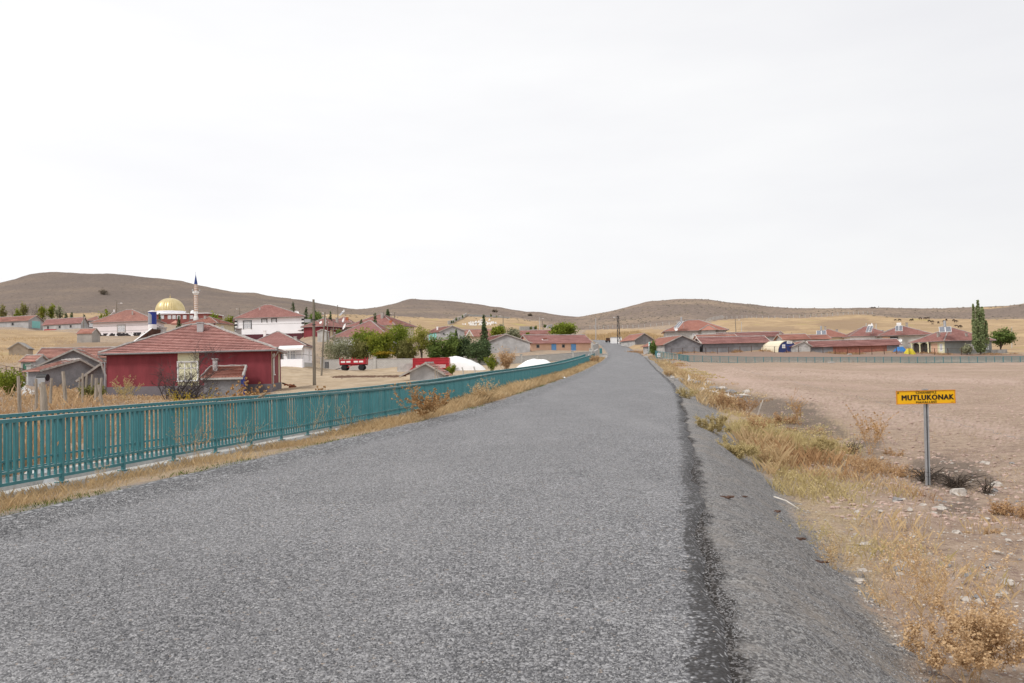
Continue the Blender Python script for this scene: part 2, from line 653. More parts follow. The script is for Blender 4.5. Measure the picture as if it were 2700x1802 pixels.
def B(name, label, A, Bp, base, h, roof, rise, dep, back=None, ov=.45, wall='grey_wall', tile='roof', group=None, **k):
    a, b = U(A[0], base, A[1]), None
    bb = U(Bp[0], base, Bp[1])
    P, Q = Vector((a.x, a.y, 0)), Vector((bb.x, bb.y, 0))
    u = (Q - P).normalized()
    v = Vector((-u.y, u.x, 0)) * dep if back is None else Vector((back[0], back[1], 0))
    d = dict(name=name, label=label, P=P, Q=Q, V=v, z=a.z, h=h, roof=roof, rise=rise, ov=ov, wall=wall, tile=tile, group=group)
    d.update(k)
    BLD.append(d)
    return d


VH = 'village houses'
FB = 'farm buildings of the village'
H1 = B('red_house', 'big deep red house with hipped tile roof and a cream strip round its window', (281, 61), (717, 60), 1043, 3.2, 'hip', 2.32, 10.5, back=(-2.3, 10.3), ov=.5, wall='red_wall', group=VH,
       rl=1.4, plinth=(.62, 'plinth'), gutter=True, wins=[('F', .499, 1.0, 1.5, 1.4, 'white'), ('R', .12, 1.35, .5, 1.5, 'white')], chim=[(.525, .36, .5, .72, 'grey_wall'), (.745, .60, .48, .62, 'conc_dark')])
LT = B('lean_to_shed', 'small grey lean-to with tiled roof and blue door against the red house', (539, 56.3), (634, 56.3), 1050, 1.5, 'mono', .72, 3.3, back=(-.7, 3.2), ov=.22, wall='grey_wall2', tile='roof_orange', group=FB,
       wins=[('R', .48, 0.0, 2.4, 1.55, 'plain:deep_blue')], chim=[(.20, .55, .32, .85, 'grey_wall')])
B('gabled_barn', 'low dark grey barn with crooked lopsided gable roof of patched tiles', (115, 70), (253, 73), 1024, 1.62, 'gv', .85, 5, ov=.35, wall='grey_wall2', tile='roof_old', group=FB, rf=.68, patch=True)
B('gabled_barn', 'wide low barn with pale verge boards directly behind the crooked-roofed barn', (108, 80), (274, 82), 1016, 2.05, 'gv', 1.45, 6.5, ov=.4, wall='grey_wall2', tile='roof_old', group=FB, rf=.52)
B('open_shed', 'dark block shed with bare grey roof edge squeezed beside the red house', (215, 66), (283, 66.5), 1036, 1.2, 'gv', 1.15, 4, ov=.35, wall='grey_wall2', tile='roof_old', group=FB, rf=.8)
B('tiled_outhouse', 'long old outhouse with faded tile roof and small blue window', (96, 92), (290, 94), 990, 2.05, 'gu', 1.1, 6, ov=.3, wall='grey_wall', tile='roof_old', group=FB, wins=[('F', .07, .95, .62, .6, 'plain:blue_door')])
B('tiled_shed', 'tiny tiled shed with a green door behind the iron gate', (55, 88), (93, 88), 986, 1.4, 'gu', .6, 2.5, ov=.15, wall='grey_wall', tile='roof_old', group=FB, wins=[('F', .45, .02, .85, 1.1, 'door:green_door')])
B('root_cellar', 'earth coloured windowless hut half sunk in the straw slope', (23, 130), (74, 131), 939, 1.25, 'gv', .95, 4, back=(-1.4, 3.7), ov=.18, wall='adobe', tile='conc_dark', group=FB)
B('long_barn', 'long grey barn with a wide turquoise door in its gable', (-40, 264), (75, 258), 870, 2.5, 'gu', 1.7, 8, back=(.25, 7.9), ov=.4, group=FB, tile='roof_old',
  wins=[('F', .645, 1.0, .9, .9, 'dark'), ('R', .50, .02, 4.3, 2.3, 'plain:turq')])
B('long_barn', 'long grey barn with three small dark windows under a faded roof', (113, 256), (213, 250), 876, 2.35, 'gu', 1.9, 7, back=(-1.4, 7), ov=.35, group=FB, tile='roof_pink',
  wins=[('F', .14, .95, .8, .8, 'dark'), ('F', .45, .95, .8, .8, 'dark'), ('F', .74, .95, .8, .8, 'dark')])
B('small_house', 'small blue-grey house with a white window half hidden by a barn', (228, 275), (262, 275), 868, 2.9, 'hip', 1.7, 6, group=VH, wall='plinth', tile='roof_old', wins=[('F', .35, .8, 1.0, 1.6, 'white')])
WH1 = B('white_house', 'pinkish white house with black and white stones along its foot', (245, 189), (408, 186), 888, 3.3, 'hip', 3.2, 12, back=(-2.6, 11), ov=.6, wall='pink_wall', group=VH, rl=1.6, plinth=(.65, 'bw_stone'),
        tile='roof_old', gutter=True, bands=(1.15, 2.3), wins=[('F', .465, .95, 1.9, 1.5, 'stone')], chim=[(.60, .25, .35, 1.0, 'warm_grey'), (.52, .75, .4, .7, 'orange_brick'), (.75, .7, .4, .7, 'warm_grey')])
B('tiled_shed', 'square rendered shed with bright tiles standing alone below the pinkish white house', (203, 150), (242, 150), 899, 1.4, 'gu', .9, 2.6, back=(-.1, 3.2), ov=.12, wall='warm_grey', tile='roof_orange', group=FB)
B('hip_roofed_house', 'house with cream and red walls showing its roof beside the gold dome', (486, 205), (572, 203), 886, 3.0, 'hip', 1.95, 9, ov=.5, wall='cream_wall', group=VH, back=(1.2, 9), wins=[('R', .3, 0.9, 1.3, 1.4, 'white'), ('F', .93, 0.2, .5, 2.7, 'plain:red_wall')], tile='roof_orange', chim=[(.45, .35, .5, .8, 'warm_grey')])
WH2 = B('white_house', 'tall white house with black and white corner blocks and maroon foot', (622, 190), (799, 188), 893, 4.8, 'hip', 3.5, 13, back=(-4.4, 12.4), ov=.65, wall='white_wall', group=VH, rl=1.5, plinth=(.85, 'maroon'),
        tile='roof', quoins=True, bands=(3.2,), wins=[('F', .175, 2.3, 1.8, 1.75, 'black'), ('F', .43, 3.75, 1.15, .62, 'black'), ('F', .575, 3.75, 1.0, .62, 'black')], chim=[(.37, .3, .35, .5, 'conc'), (.85, .25, .5, .5, 'conc')])
B('red_house', 'plain dark red house next to the tall white house', (801, 186), (857, 184), 895, 2.85, 'hip', 2.2, 9, ov=.5, wall='red_wall', group=VH, tile='roof', chim=[(.45, .25, .4, .4, 'warm_grey')])
B('block_shed', 'little grey concrete shed below the plain dark red house', (837, 165), (860, 165), 900, 2.0, 'gv', .4, 3, ov=.12, wall='conc', tile='conc', group=FB)
WH3 = B('white_house', 'low grey and white house with a white awning over its porch', (640, 109), (803, 106), 971, 2.75, 'hip', 2.2, 8, back=(-1.0, 8), ov=.4, wall='white_wall', group=VH, rl=.4, plinth=(.55, 'conc'),
        tile='roof_pink', bands=(1.6,), wins=[('F', .80, 1.0, 1.15, 1.15, 'white'), ('F', .615, .02, .8, 2.05, 'door:dark_glass'), ('R', .6, 1.0, .9, 1.1, 'white')], chim=[(.82, .28, .42, .5, 'conc'), (.28, .5, .4, 1.15, 'white_paint')])
B('hip_roofed_house', 'hip roofed house rising behind the olive bush with pale ridge lines', (880, 150), (1022, 148), 930, 2.8, 'hip', 3.2, 10, ov=.5, wall='white_wall', group=VH, rl=.6, tile='roof_pink')
B('hip_roofed_house', 'hip roofed house with cream walls, two chimneys and a satellite dish', (915, 192), (1040, 188), 893, 2.8, 'hip', 3.1, 11, ov=.55, wall='cream_wall', group=VH, rl=.6, tile='roof', chim=[(.62, .3, .6, 1.5, 'warm_grey'), (.55, .75, .5, 1.0, 'warm_grey'), (.9, .08, .6, .6, 'orange_brick')])
B('hip_roofed_house', 'cream walled house with long roof slope beside the thin roadside poles', (871, 186), (965, 202), 900, 2.8, 'hip', 2.9, 9, ov=.5, wall='cream_wall', group=VH, rl=1.5, tile='roof', chim=[(.45, .3, .5, 1.4, 'warm_grey')], wins=[('F', .12, .9, 1.0, 1.2, 'white')])
B('hip_roofed_house', 'furthest hip roofed house, a solar heater on its peak', (878, 216), (925, 216), 880, 2.8, 'hip', 1.9, 7, ov=.5, wall='cream_wall', group=VH, tile='roof', chim=[(.75, .2, .6, .8, 'orange_brick')])
OG = B('gabled_barn', 'grey gabled barn with cracked render behind the garden wall', (1273, 170), (1398, 168), 934, 2.2, 'gv', 1.85, 10, back=(-3.3, 10), ov=.4, wall='grey_wall', tile='roof_pink', group=FB)
OW = B('farm_building', 'long salmon pink farm building with two blue doors', (1400, 172.5), (1558, 178), 929, 2.05, 'gu', 1.75, 7, ov=.4, wall='orange_wall', tile='roof_pink', group=FB,
       wins=[('F', .115, .95, .6, .6, 'dark'), ('F', .375, .02, .95, 1.6, 'door:blue_door'), ('F', .535, .95, .6, .6, 'dark'), ('F', .705, .02, .98, 1.55, 'door:blue_door')])
B('gabled_barn', 'grey gabled barn with a turquoise side door', (1160, 190), (1225, 190), 896, 2.0, 'gv', 1.2, 8, back=(-4.2, 7.5), ov=.35, wall='grey_wall', tile='roof', group=FB, wins=[('L', .5, .02, 4.6, 1.8, 'plain:turq'), ('F', .16, 1.2, .35, .35, 'dark')], chim=[(.2, .5, .3, .8, 'white_paint')])
B('tiled_roof_house', 'low tiled house with a small white gable behind the spruce', (1215, 205), (1305, 206), 903, 1.6, 'gu', 1.8, 8, ov=.4, wall='cream_wall', tile='roof_old', group=VH, dormer=True)
B('tiled_roof_house', 'long tiled house peeping over the salmon farm building', (1372, 230), (1457, 230), 903, 2.1, 'gu', 1.4, 7, ov=.4, wall='grey_wall', tile='roof', group=VH)
# across the road
B('roadside_barn', 'white-streaked gabled barn at the roadside bend', (1675, 215), (1723, 217), 911, 1.6, 'gv', 1.6, 10, back=(-2.4, 10.2), ov=.35, wall='grey_wall2', tile='roof_orange', group=FB)
B('roadside_barn', 'large grey gabled barn right behind the green roadside bin', (1753, 152), (1845, 152), 930, 1.65, 'gv', 1.5, 13, back=(-2.0, 12.8), ov=.4, wall='grey_wall2', tile='roof_orange', group=FB)
B('long_barn', 'long blue-grey barn with a white edged gable beside the round tunnel shed', (1855, 152), (2028, 153), 929, 1.75, 'gu', 1.15, 6, ov=.4, wall='grey_wall2', tile='roof_pink', group=FB, verge='barge_white')
B('low_barn', 'low barn with only its thin red roof showing over the long blue-grey barn', (1845, 172), (1942, 172), 912, 1.6, 'gu', .8, 5, ov=.4, wall='grey_wall', tile='roof_orange', group=FB, verge='barge_white')
R1 = B('grey_house', 'big grey house with a wide hip roof and solar panel by the road', (1756, 189), (1916, 187), 907, 2.95, 'hip', 2.75, 11, ov=.55, wall='conc', group=VH, rl=2.6, tile='roof_orange', porch=True,
       wins=[('F', .49, .85, 1.15, 1.35, 'white'), ('F', .87, .85, 1.2, 1.35, 'white'), ('F', .25, 1.0, .9, 1.0, 'dark')], chim=[(.25, .55, .5, 1.2, 'warm_grey')])
HUT = B('stone_hut', 'small old stone hut with crooked tiled gable next to the tunnel shed', (2090, 147), (2139, 147), 931, 1.2, 'gv', .85, 4, ov=.2, wall='stone_wall', tile='roof_old', group=FB, rf=.62)
BB = B('long_barn', 'long barn with a bare red brick stretch in its wall', (2141, 150), (2372, 147), 934, 1.45, 'gu', 1.0, 6, ov=.4, wall='grey_wall2', tile='roof_pink', group=FB, verge='barge_white', brick=(.245, .86))
B('low_barn', 'low barn roof behind the cream round shed, far end nearest the power pole', (1900, 175), (2068, 175), 908, 1.6, 'gu', .95, 6, ov=.4, wall='grey_wall', tile='roof_pink', group=FB)
B('low_barn', 'low barn roof just behind the round shed with a stub chimney', (2066, 165), (2132, 165), 913, 1.5, 'gu', .95, 5, ov=.4, wall='grey_wall', tile='roof_orange', group=FB, chim=[(.05, .5, .45, .5, 'warm_grey')])
B('low_barn', 'low barn roof with a dark vent between brick barn and yellow house', (2128, 172), (2188, 172), 913, 1.6, 'gu', .8, 5, ov=.4, wall='grey_wall', tile='roof_orange', group=FB)
R2 = B('yellow_house', 'yellow walled house with two flat solar panels on its roof', (2145, 192), (2240, 190), 921, 2.8, 'hip', 2.0, 9, ov=.5, wall='cream_wall', group=VH, tile='roof_orange', chim=[(.42, .5, .4, 1.0, 'warm_grey'), (.75, .55, .5, .9, 'warm_grey')])
R3 = B('arcaded_house', 'white house with dark arched openings and a tube solar heater', (2243, 182), (2352, 180), 921, 2.9, 'hip', 2.3, 10, ov=.5, wall='white_wall', group=VH, rl=.8, tile='roof', chim=[(.85, .3, .5, .5, 'warm_grey')],
       wins=[('F', .10, .5, .7, 1.75, 'arch'), ('F', .22, .5, .7, 1.75, 'arch'), ('F', .36, .5, 1.2, 1.75, 'arch'), ('F', .50, .5, 1.2, 1.75, 'arch'), ('F', .66, .5, 1.4, 1.75, 'arch')])
R4 = B('grey_house', 'grey house with open porch behind the satellite dish and brick barn', (2322, 177), (2455, 174), 919, 2.8, 'hip', 2.15, 10, ov=.55, wall='conc', group=VH, rl=.8, tile='roof', chim=[(.62, .5, .45, 1.1, 'warm_grey')], wins=[('F', .26, .9, 1.9, 1.6, 'dark'), ('F', .12, .9, 1.5, 1.6, 'plain:orange_wall')])
R5 = B('grey_house', 'grey house with a columned yellow porch next to the poplar', (2492, 143), (2616, 147), 935, 2.45, 'hip', 2.5, 9.5, back=(-.8, 9.8), ov=.6, wall='grey_green', group=VH, rl=.8, tile='roof', loggia=True,
       wins=[('F', .56, .85, .72, .85, 'white'), ('F', .88, .85, .72, .95, 'white')], chim=[(.12, .35, .45, 1.0, 'warm_grey'), (.55, .12, .35, .8, 'warm_grey')])


# ------------------------------------------------------------------ terrain control points
CT = []


def c_px(*pts):
    for px, py, d in pts:
        CT.append(tuple(U(px, py, d)))


def c_w(*pts):
    CT.extend(pts)


for b in BLD:
    for p in (b['P'], b['Q'], b['P'] + b['V'], b['Q'] + b['V']):
        CT.append((p.x, p.y, b['z'] + b.get('dzb', 0)))
# verge toe, ditch and field on the right
c_w((2.4, 4, -.68), (2.93, 6.3, -.72), (3.56, 8.7, -.75), (5.26, 17.8, -.8), (7.2, 27, -.62), (9, 34, -.35), (1.5, -5, -.7), (5, 3, -.8), (7, 8, -.9),
    (8.5, 16.3, -.94), (12, 10, -.85), (14, 22, -.92), (20, 18, -.9), (14.5, 32, -.7), (27, 38, -.75), (40, 30, -.9), (27, 60, -.4), (45, 70, -.45),
    (20, 60, .1), (43, 100, .35), (65, 105, .0), (32, 100, 1.0), (24, 90, .85), (90, 90, -.2), (120, 120, .2), (30, -30, -1), (60, 0, -1), (10, -20, -.9))
c_px((1722, 950, 145), (1760, 952, 130), (1784, 950, 127), (1818, 955, 123), (1989, 959, 122), (2180, 959, 122), (2400, 958, 122), (2700, 957, 122), (1800, 936, 146), (1900, 934, 144),
     (2060, 934, 142), (2400, 938, 140), (2550, 938, 139), (2700, 938, 139), (2680, 926, 165), (1720, 925, 175), (1740, 930, 165))
# the ground behind the railing on the left
c_w((-11, 8, -.25), (-9.5, 12, -.3), (-12, 14, -.4), (-14, 20, -.4), (-20, 22, -.35), (-9, 25, -.2), (-14, 30, -.2), (-20, 35, -.05), (-10, 40, 0), (-25, 45, .25),
    (-12, 50, .15), (-5, 50, .3), (-30, 0, -.3), (-20, -20, -.3), (-60, 10, 1), (-8, 66, .5), (-2, 80, .9), (4, 100, 1.4))
c_px((930, 985, 107), (895, 986, 107), (965, 985, 107), (930, 992, 96), (1000, 992, 92))
c_px((30, 1040, 45), (30, 1000, 74), (120, 1022, 62), (829, 1017, 68), (847, 991, 98), (930, 979, 115), (1126, 1002, 78), (1230, 986, 92), (1410, 972, 112),
     (1100, 981, 104), (1000, 985, 100), (700, 1005, 85), (760, 995, 92), (860, 972, 125), (1080, 968, 125), (1290, 966, 128), (1460, 955, 135), (1540, 946, 142), (1100, 958, 135), (960, 960, 136),
     (100, 960, 105), (60, 918, 145), (150, 915, 160), (60, 885, 215), (160, 893, 205), (300, 905, 160), (420, 905, 160), (820, 960, 125), (840, 930, 140), (780, 910, 165), (1050, 910, 165), (1340, 905, 205), (1330, 880, 260), (1480, 886, 225))
# foot of the hills, fields above the village, the graveyard
c_px((0, 836, 300), (150, 836, 315), (250, 824, 390), (420, 830, 390), (500, 833, 400), (620, 830, 390), (760, 834, 390), (860, 832, 420), (930, 832, 430), (1000, 846, 330),
     (1100, 862, 265), (1120, 840, 420), (1230, 836, 430), (1300, 862, 320), (1250, 858, 330), (1400, 862, 330), (1440, 850, 420), (1500, 850, 470), (1560, 897, 262), (1600, 885, 330), (1560, 868, 400),
     (1700, 872, 330), (1790, 862, 335), (1850, 845, 370), (1905, 839, 400), (2000, 838, 415), (2100, 839, 420), (2270, 829, 440), (2384, 838, 500), (2566, 841, 520), (2700, 840, 520),
     (2000, 866, 270), (2200, 850, 360), (2300, 862, 300), (2500, 866, 300), (2560, 880, 250), (2690, 890, 230), (1990, 850, 350), (2420, 852, 400), (334, 795, 600), (300, 812, 520), (420, 815, 520),
     (180, 775, 640), (600, 800, 600), (1050, 818, 600), (1250, 822, 600), (1850, 815, 500), (1700, 835, 480),
     (1439, 839, 600), (1487, 847, 580), (1518, 851, 570), (1564, 846, 560), (1627, 832, 540), (936, 826, 660), (984, 823, 660), (1031, 816, 660), (1518, 858, 480), (1600, 850, 470), (1480, 852, 500), (2111, 826, 540), (2187, 825, 540), (1996, 822, 520), (1703, 812, 540))
SKY = [(-420, 835, 820), (-260, 818, 820), (-140, 792, 820), (-60, 774, 820), (0, 756.5, 820), (48, 741, 820), (80, 728, 820), (115, 719.5, 820), (144, 718, 820), (191, 719, 820), (230, 722.5, 820), (287, 723, 820), (326, 725, 820), (383, 731, 820), (450, 738, 820), (522, 754, 820),
       (560, 762, 830), (618, 770.5, 830), (675, 774, 840), (705, 780, 840), (791, 791, 850), (840, 801, 860), (877, 807, 870), (931, 818, 900), (936, 818, 800), (984, 813.5, 800), (1031, 803, 800), (1070, 791.5, 800),
       (1085, 788, 800), (1108, 790.5, 800), (1146, 793, 800), (1223, 800, 790), (1290, 809, 780), (1334, 813.5, 770), (1372, 820, 760), (1439, 826, 740), (1487, 835.5, 720), (1518, 842, 700), (1564, 830, 680), (1627, 814.5, 650),
       (1703, 799, 630), (1780, 790.5, 620), (1837, 790.5, 620), (1895, 795, 620), (2000, 807, 620), (2072, 812.6, 630), (2111, 814, 640), (2187, 813.5, 650), (2283, 812, 650), (2365, 813, 650), (2480, 812.5, 650), (2576, 812, 650), (2640, 812, 650), (2700, 812, 650)]
c_px(*SKY)
c_px((2560, 812, 1150), (2604, 810, 1150), (2633, 806, 1150), (2700, 800.6, 1150))
for px, py, d in SKY[::3]:
    p = U(px, py, d)
    k = 1.6
    if px < 2500:
        CT.append((p.x * k, p.y * k, p.z * .62))
        CT.append((p.x * 2.6, p.y * 2.6, 22))
for az, r, z in [(-44, 780, 42), (-52, 760, 32), (-60, 700, 26), (-90, 500, 25), (-120, 400, 8), (180, 400, -2), (150, 400, -3), (120, 400, -2), (90, 400, -2), (60, 500, 25), (45, 650, 45), (37, 650, 52),
                 (-60, 200, 10), (-45, 250, 16), (-90, 150, 4), (60, 160, 2), (48, 200, 4), (90, 120, -1), (180, 60, -.6), (140, 60, -.9), (-140, 60, -.4), (-90, 40, .3),
                 (-60, 2400, 20), (60, 2400, 20), (90, 2400, 5), (150, 2400, 0), (-150, 2400, 0), (-90, 2400, 10), (45, 2400, 25), (38, 1400, 55), (35, 2400, 30)]:
    CT.append((r * math.sin(math.radians(az)), r * math.cos(math.radians(az)), z))
for y in (-40, -15, 0, 12, 30, 60, 100, 150, 200, 255, 300):
    p = off_road(y, 0)
    CT.append((p.x, p.y, p.z))
CT = np.array(CT)


def _pol(x, y):
    r = np.hypot(x, y) + 2.0
    return np.stack([np.arctan2(x, y) * 1.6, np.log(r)], -1)


_cp = _pol(CT[:, 0], CT[:, 1])
_cr = np.hypot(CT[:, 0], CT[:, 1])
_cq = CT[:, 2] / (_cr + 40)
_C2 = .028 ** 2


def _ker(a, b):
    d = a[:, None, :] - b[None, :, :]
    return np.sqrt((d * d).sum(-1) + _C2)


_K = _ker(_cp, _cp)
_sol = np.linalg.lstsq(np.block([[_K + 2e-4 * np.eye(len(CT)) * -1, np.ones((len(CT), 1))], [np.ones((1, len(CT))), np.zeros((1, 1))]]),
                       np.append(_cq, 0), rcond=None)[0]


def natural(x, y):
    x, y = np.atleast_1d(np.asarray(x, float)), np.atleast_1d(np.asarray(y, float))
    out = np.empty(len(x))
    for i in range(0, len(x), 20000):
        s = slice(i, i + 20000)
        out[s] = _ker(_pol(x[s], y[s]), _cp) @ _sol[:-1] + _sol[-1]
    r = np.hypot(x, y)
    z = out * (r + 40)
    # lumps and furrows of the ground itself
    z += (fbm(x * .8, y * .8, 3, 3) - .5) * .15 * np.clip(r / 12, .4, 1) + (fbm(x * 2.6, y * 2.6, 13, 3) - .5) * .11 * np.clip((45 - r) / 20, 0, 1) + (fbm(x * .05, y * .05, 5, 4) - .5) * np.clip((r - 60) / 250, 0, 1) * 2.2
    hill = np.clip((r - 380) / 250, 0, 1)
    z += hill * (fbm(x * .018, y * .018, 9, 4) - .5) * 3.0
    return z


def sm(t):
    t = np.clip(t, 0, 1)
    return t * t * (3 - 2 * t)


CH0, CH1 = 2.55, 3.55          # channel between the two railings, measured from the road's left edge
CH_END = 147.0


def ground(x, y, full=False):
    x, y = np.atleast_1d(np.asarray(x, float)), np.atleast_1d(np.asarray(y, float))
    z0 = natural(x, y)
    rx, rz, rh, rd = road(y)
    s = (x - rx) / np.sqrt(1 + rd * rd)
    ok = (y > -79) & (y < 335) & (np.abs(s) < 14)
    z = z0.copy()
    a = s - rh
    ar = s - rh
    z0 = z0 - .24 * np.exp(-((ar - 3.7) / 1.2) ** 2) * np.clip((y - 23) / 10, 0, 1) * np.clip((70 - y) / 20, 0, 1)
    rough = (fbm(x * 3, y * 3, 21, 3) - .5) * .10
    right = rz - .04 + rough * sm(a / .4) + (z0 - rz + .04) * sm(a / 1.7) ** 1.15
    z = np.where(ok & (a >= 0), right, z)
    l = -s - rh
    ch = sm((CH_END - y) / 3)
    flat = rz - .045 - .13 * sm(l / 2.0) + rough * .5
    wid = np.where(y < CH_END, 3.9, .6)
    left = np.where(l < wid, flat, flat + (z0 - flat) * sm((l - wid) / 2.6))
    left = np.where((l > CH0 - .02) & (l < CH1 + .02) & (y < CH_END), rz - 1.05, left)
    z = np.where(ok & (l >= 0), left, z)
    z = np.where(ok & (np.abs(s) < rh), rz - .05 - .12 * sm((rh - np.abs(s) - .3) / .4), z)
    return (z, s, rh, ok) if full else z


def gz(x, y):
    return float(ground([x], [y])[0])


def G(px, d, py=940):
    p = U(px, py, d)
    return Vector((p.x, p.y, gz(p.x, p.y)))


# ------------------------------------------------------------------ the ground sheet
_az = np.radians(np.concatenate([np.arange(-180, -52, 4.0), np.arange(-52, -36, .5), np.arange(-36, 36, .1), np.arange(36, 52, .5), np.arange(52, 180, 4.0)]))
_rr = np.concatenate([np.geomspace(1.2, 40, 190, endpoint=False), np.geomspace(40, 1250, 260, endpoint=False), np.geomspace(1250, 5000, 14)])
_A, _R = np.meshgrid(_az, _rr, indexing='ij')
gx, gy = (_R * np.sin(_A)).ravel(), (_R * np.cos(_A)).ravel()
gzv, gs, gh, gok = ground(gx, gy, True)
na, nr = _A.shape


def pip(px, py, poly):
    inside = np.zeros(px.shape, bool)
    n = len(poly)
    for i in range(n):
        x1, y1 = poly[i]
        x2, y2 = poly[(i + 1) % n]
        c = (y1 > py) != (y2 > py)
        with np.errstate(divide='ignore', invalid='ignore'):
            inside ^= c & (px < (x2 - x1) * (py - y1) / (y2 - y1 + 1e-12) + x1)
    return inside


_hy = np.maximum(np.hypot(gx, gy), 1)
ppx, ppy, pdep = proj(gx, gy, gzv)
_jx = (fbm(gx * 30 / _hy, np.log(_hy) * 14, 31, 4) - .5)
_jy = (fbm(gx * 30 / _hy, np.log(_hy) * 14, 37, 4) - .5)
ppx = ppx + _jx * 40
ppy = ppy + _jy * np.clip(1200 / _hy, 3, 50)
front = pdep > .5


_near = np.clip(900 / _hy, 2, 26)


def zone(*polys, dmin=0, dmax=1e9, soft=1.0):
    """share of jittered looks at each point that fall on the patch: 1 inside, fading at its rim"""
    m = np.zeros(len(gx))
    use = np.nonzero(front & (_hy > dmin) & (_hy < dmax))[0]
    rg = np.random.default_rng(4)
    for k in range(9):
        qx = ppx[use] + rg.normal(size=len(use)) * (8 + _near[use]) * soft
        qy = ppy[use] + rg.normal(size=len(use)) * _near[use] * .7 * soft
        h = np.zeros(len(use), bool)
        for p in polys:
            h |= pip(qx, qy, p)
        m[use] += h / 9
    return m.astype(np.float32)


lat = np.where(gok, gs - gh, 99)
latl = np.where(gok, -gs - gh, 99)
Z = {}
Z['gravel'] = np.zeros(len(gx), np.float32)
Z['gravel'] = np.maximum(Z['gravel'], zone([(1680, 938), (1712, 938), (1790, 955), (1800, 962), (1720, 962)], dmax=170))
Z['burnt'] = zone([(1880, 1030), (1935, 1032), (2014, 1048), (2142, 1072), (2195, 1104), (2090, 1125), (1998, 1096), (1935, 1056)],
                  [(2235, 1160), (2300, 1140), (2340, 1172), (2260, 1186)], [(2385, 1215), (2470, 1195), (2590, 1220), (2640, 1262), (2560, 1300), (2430, 1280)], [(2050, 1120), (2180, 1105), (2260, 1150), (2150, 1165)], [(2440, 1330), (2560, 1320), (2600, 1350), (2480, 1360)], dmax=60, soft=.55)
Z['soil'] = zone([(1720, 952), (2720, 945), (3300, 940), (3300, 1900), (2420, 1900), (2330, 1560), (2300, 1330), (2330, 1215), (2200, 1090), (1960, 1030), (1800, 982)], dmax=158)
Z['soil'] = np.maximum(Z['soil'], zone([(1760, 930), (2720, 936), (3300, 930), (3300, 962), (2720, 960), (1790, 960)], dmin=119, dmax=165))
Z['tilled'] = zone([(1760, 925), (2720, 930), (3300, 925), (3300, 952), (2720, 950), (1790, 953)], dmin=119, dmax=165)
Z['dark_heath'] = np.clip((-.02 - np.arctan2(gx, gy)) / .18, 0, 1).astype(np.float32)
Z['lat'] = np.where((gy < 132) & (gy > -30), np.clip(lat, -9, 9), 9)
Z['latl'] = np.clip(latl, -9, 9)
Z['track'] = zone([(1740, 960), (1900, 987), (2100, 1032), (2350, 1082), (2700, 1137), (2700, 1168), (2330, 1107), (2080, 1052), (1880, 1002)], [(1900, 972), (2200, 985), (2700, 1002), (2700, 1016), (2200, 997), (1900, 982)], dmin=20, dmax=125)
Z['field'] = zone([(1880, 846), (1985, 838), (2100, 839), (2200, 834), (2270, 829), (2313, 832), (2384, 839), (2566, 842), (2720, 841), (3300, 850), (3300, 925), (2700, 932), (2000, 935), (1830, 880), (1840, 858)],
                  [(1545, 870), (1640, 868), (1757, 868), (1760, 900), (1700, 925), (1590, 905), (1550, 900)],
                  [(850, 828), (1010, 832), (1206, 842), (1180, 872), (1000, 900), (840, 880)], [(1206, 842), (1229, 836), (1345, 838), (1430, 850), (1440, 870), (1300, 885), (1180, 880)],
                  [(150, 828), (264, 824), (300, 840), (290, 850), (150, 846)], [(-50, 868), (120, 872), (203, 880), (205, 900), (140, 935), (60, 955), (-50, 960)], dmin=95, dmax=560)
Z['field'] = np.maximum(Z['field'], zone([(2560, 811), (3300, 790), (3300, 825), (2600, 818)], dmin=700))
Z['hill'] = np.clip((_hy - 330) / 60, 0, 1).astype(np.float32) * (1 - Z['field'])
Z['yard'] = zone([(735, 945), (860, 960), (1290, 955), (1500, 945), (1480, 985), (1290, 1010), (1000, 1060), (720, 1060)], dmin=45, dmax=140)
Z['manure'] = zone([(860, 996), (905, 990), (985, 988), (1068, 991), (1066, 997), (960, 999), (880, 1001)], dmin=70, dmax=120, soft=.3)
Z['path'] = zone([(22, 998), (78, 998), (84, 1010), (70, 1020), (92, 1040), (80, 1048), (52, 1030), (20, 1010)], dmin=35, dmax=90, soft=.4)
Z['brown'] = zone([(2150, 850), (2270, 838), (2320, 855), (2280, 872), (2170, 868)], [(1960, 862), (2080, 862), (2130, 872), (1980, 874)], [(130, 895), (200, 903), (360, 905), (360, 925), (150, 925)], dmin=120, dmax=480)
Z['straw'] = np.maximum(((latl > .3) & (latl < 3) & (gy < 150)).astype(np.float32), zone([(1880, 1190), (2000, 1110), (2290, 1100), (2330, 1140), (2250, 1180), (2240, 1270), (2420, 1340), (2600, 1480), (2500, 1560), (2290, 1440), (2110, 1310)], dmax=60))
Z['straw'] = np.maximum(Z['straw'], .55 * zone([(2150, 1330), (2450, 1290), (2720, 1330), (2900, 1500), (2900, 1900), (2350, 1900), (2250, 1560)], dmax=40))
Z['straw'] = np.maximum(Z['straw'], ((lat > 1.4) & (lat < 3.2) & (gy < 120)).astype(np.float32))

_idx = np.arange(na * nr).reshape(na, nr)
_i2 = np.roll(_idx, -1, axis=0)
FQ = np.stack([_idx[:, :-1], _idx[:, 1:], _i2[:, 1:], _i2[:, :-1]], -1).reshape(-1, 4)
fr = _hy[FQ].mean(1)
GV = np.stack([gx, gy, gzv], -1)


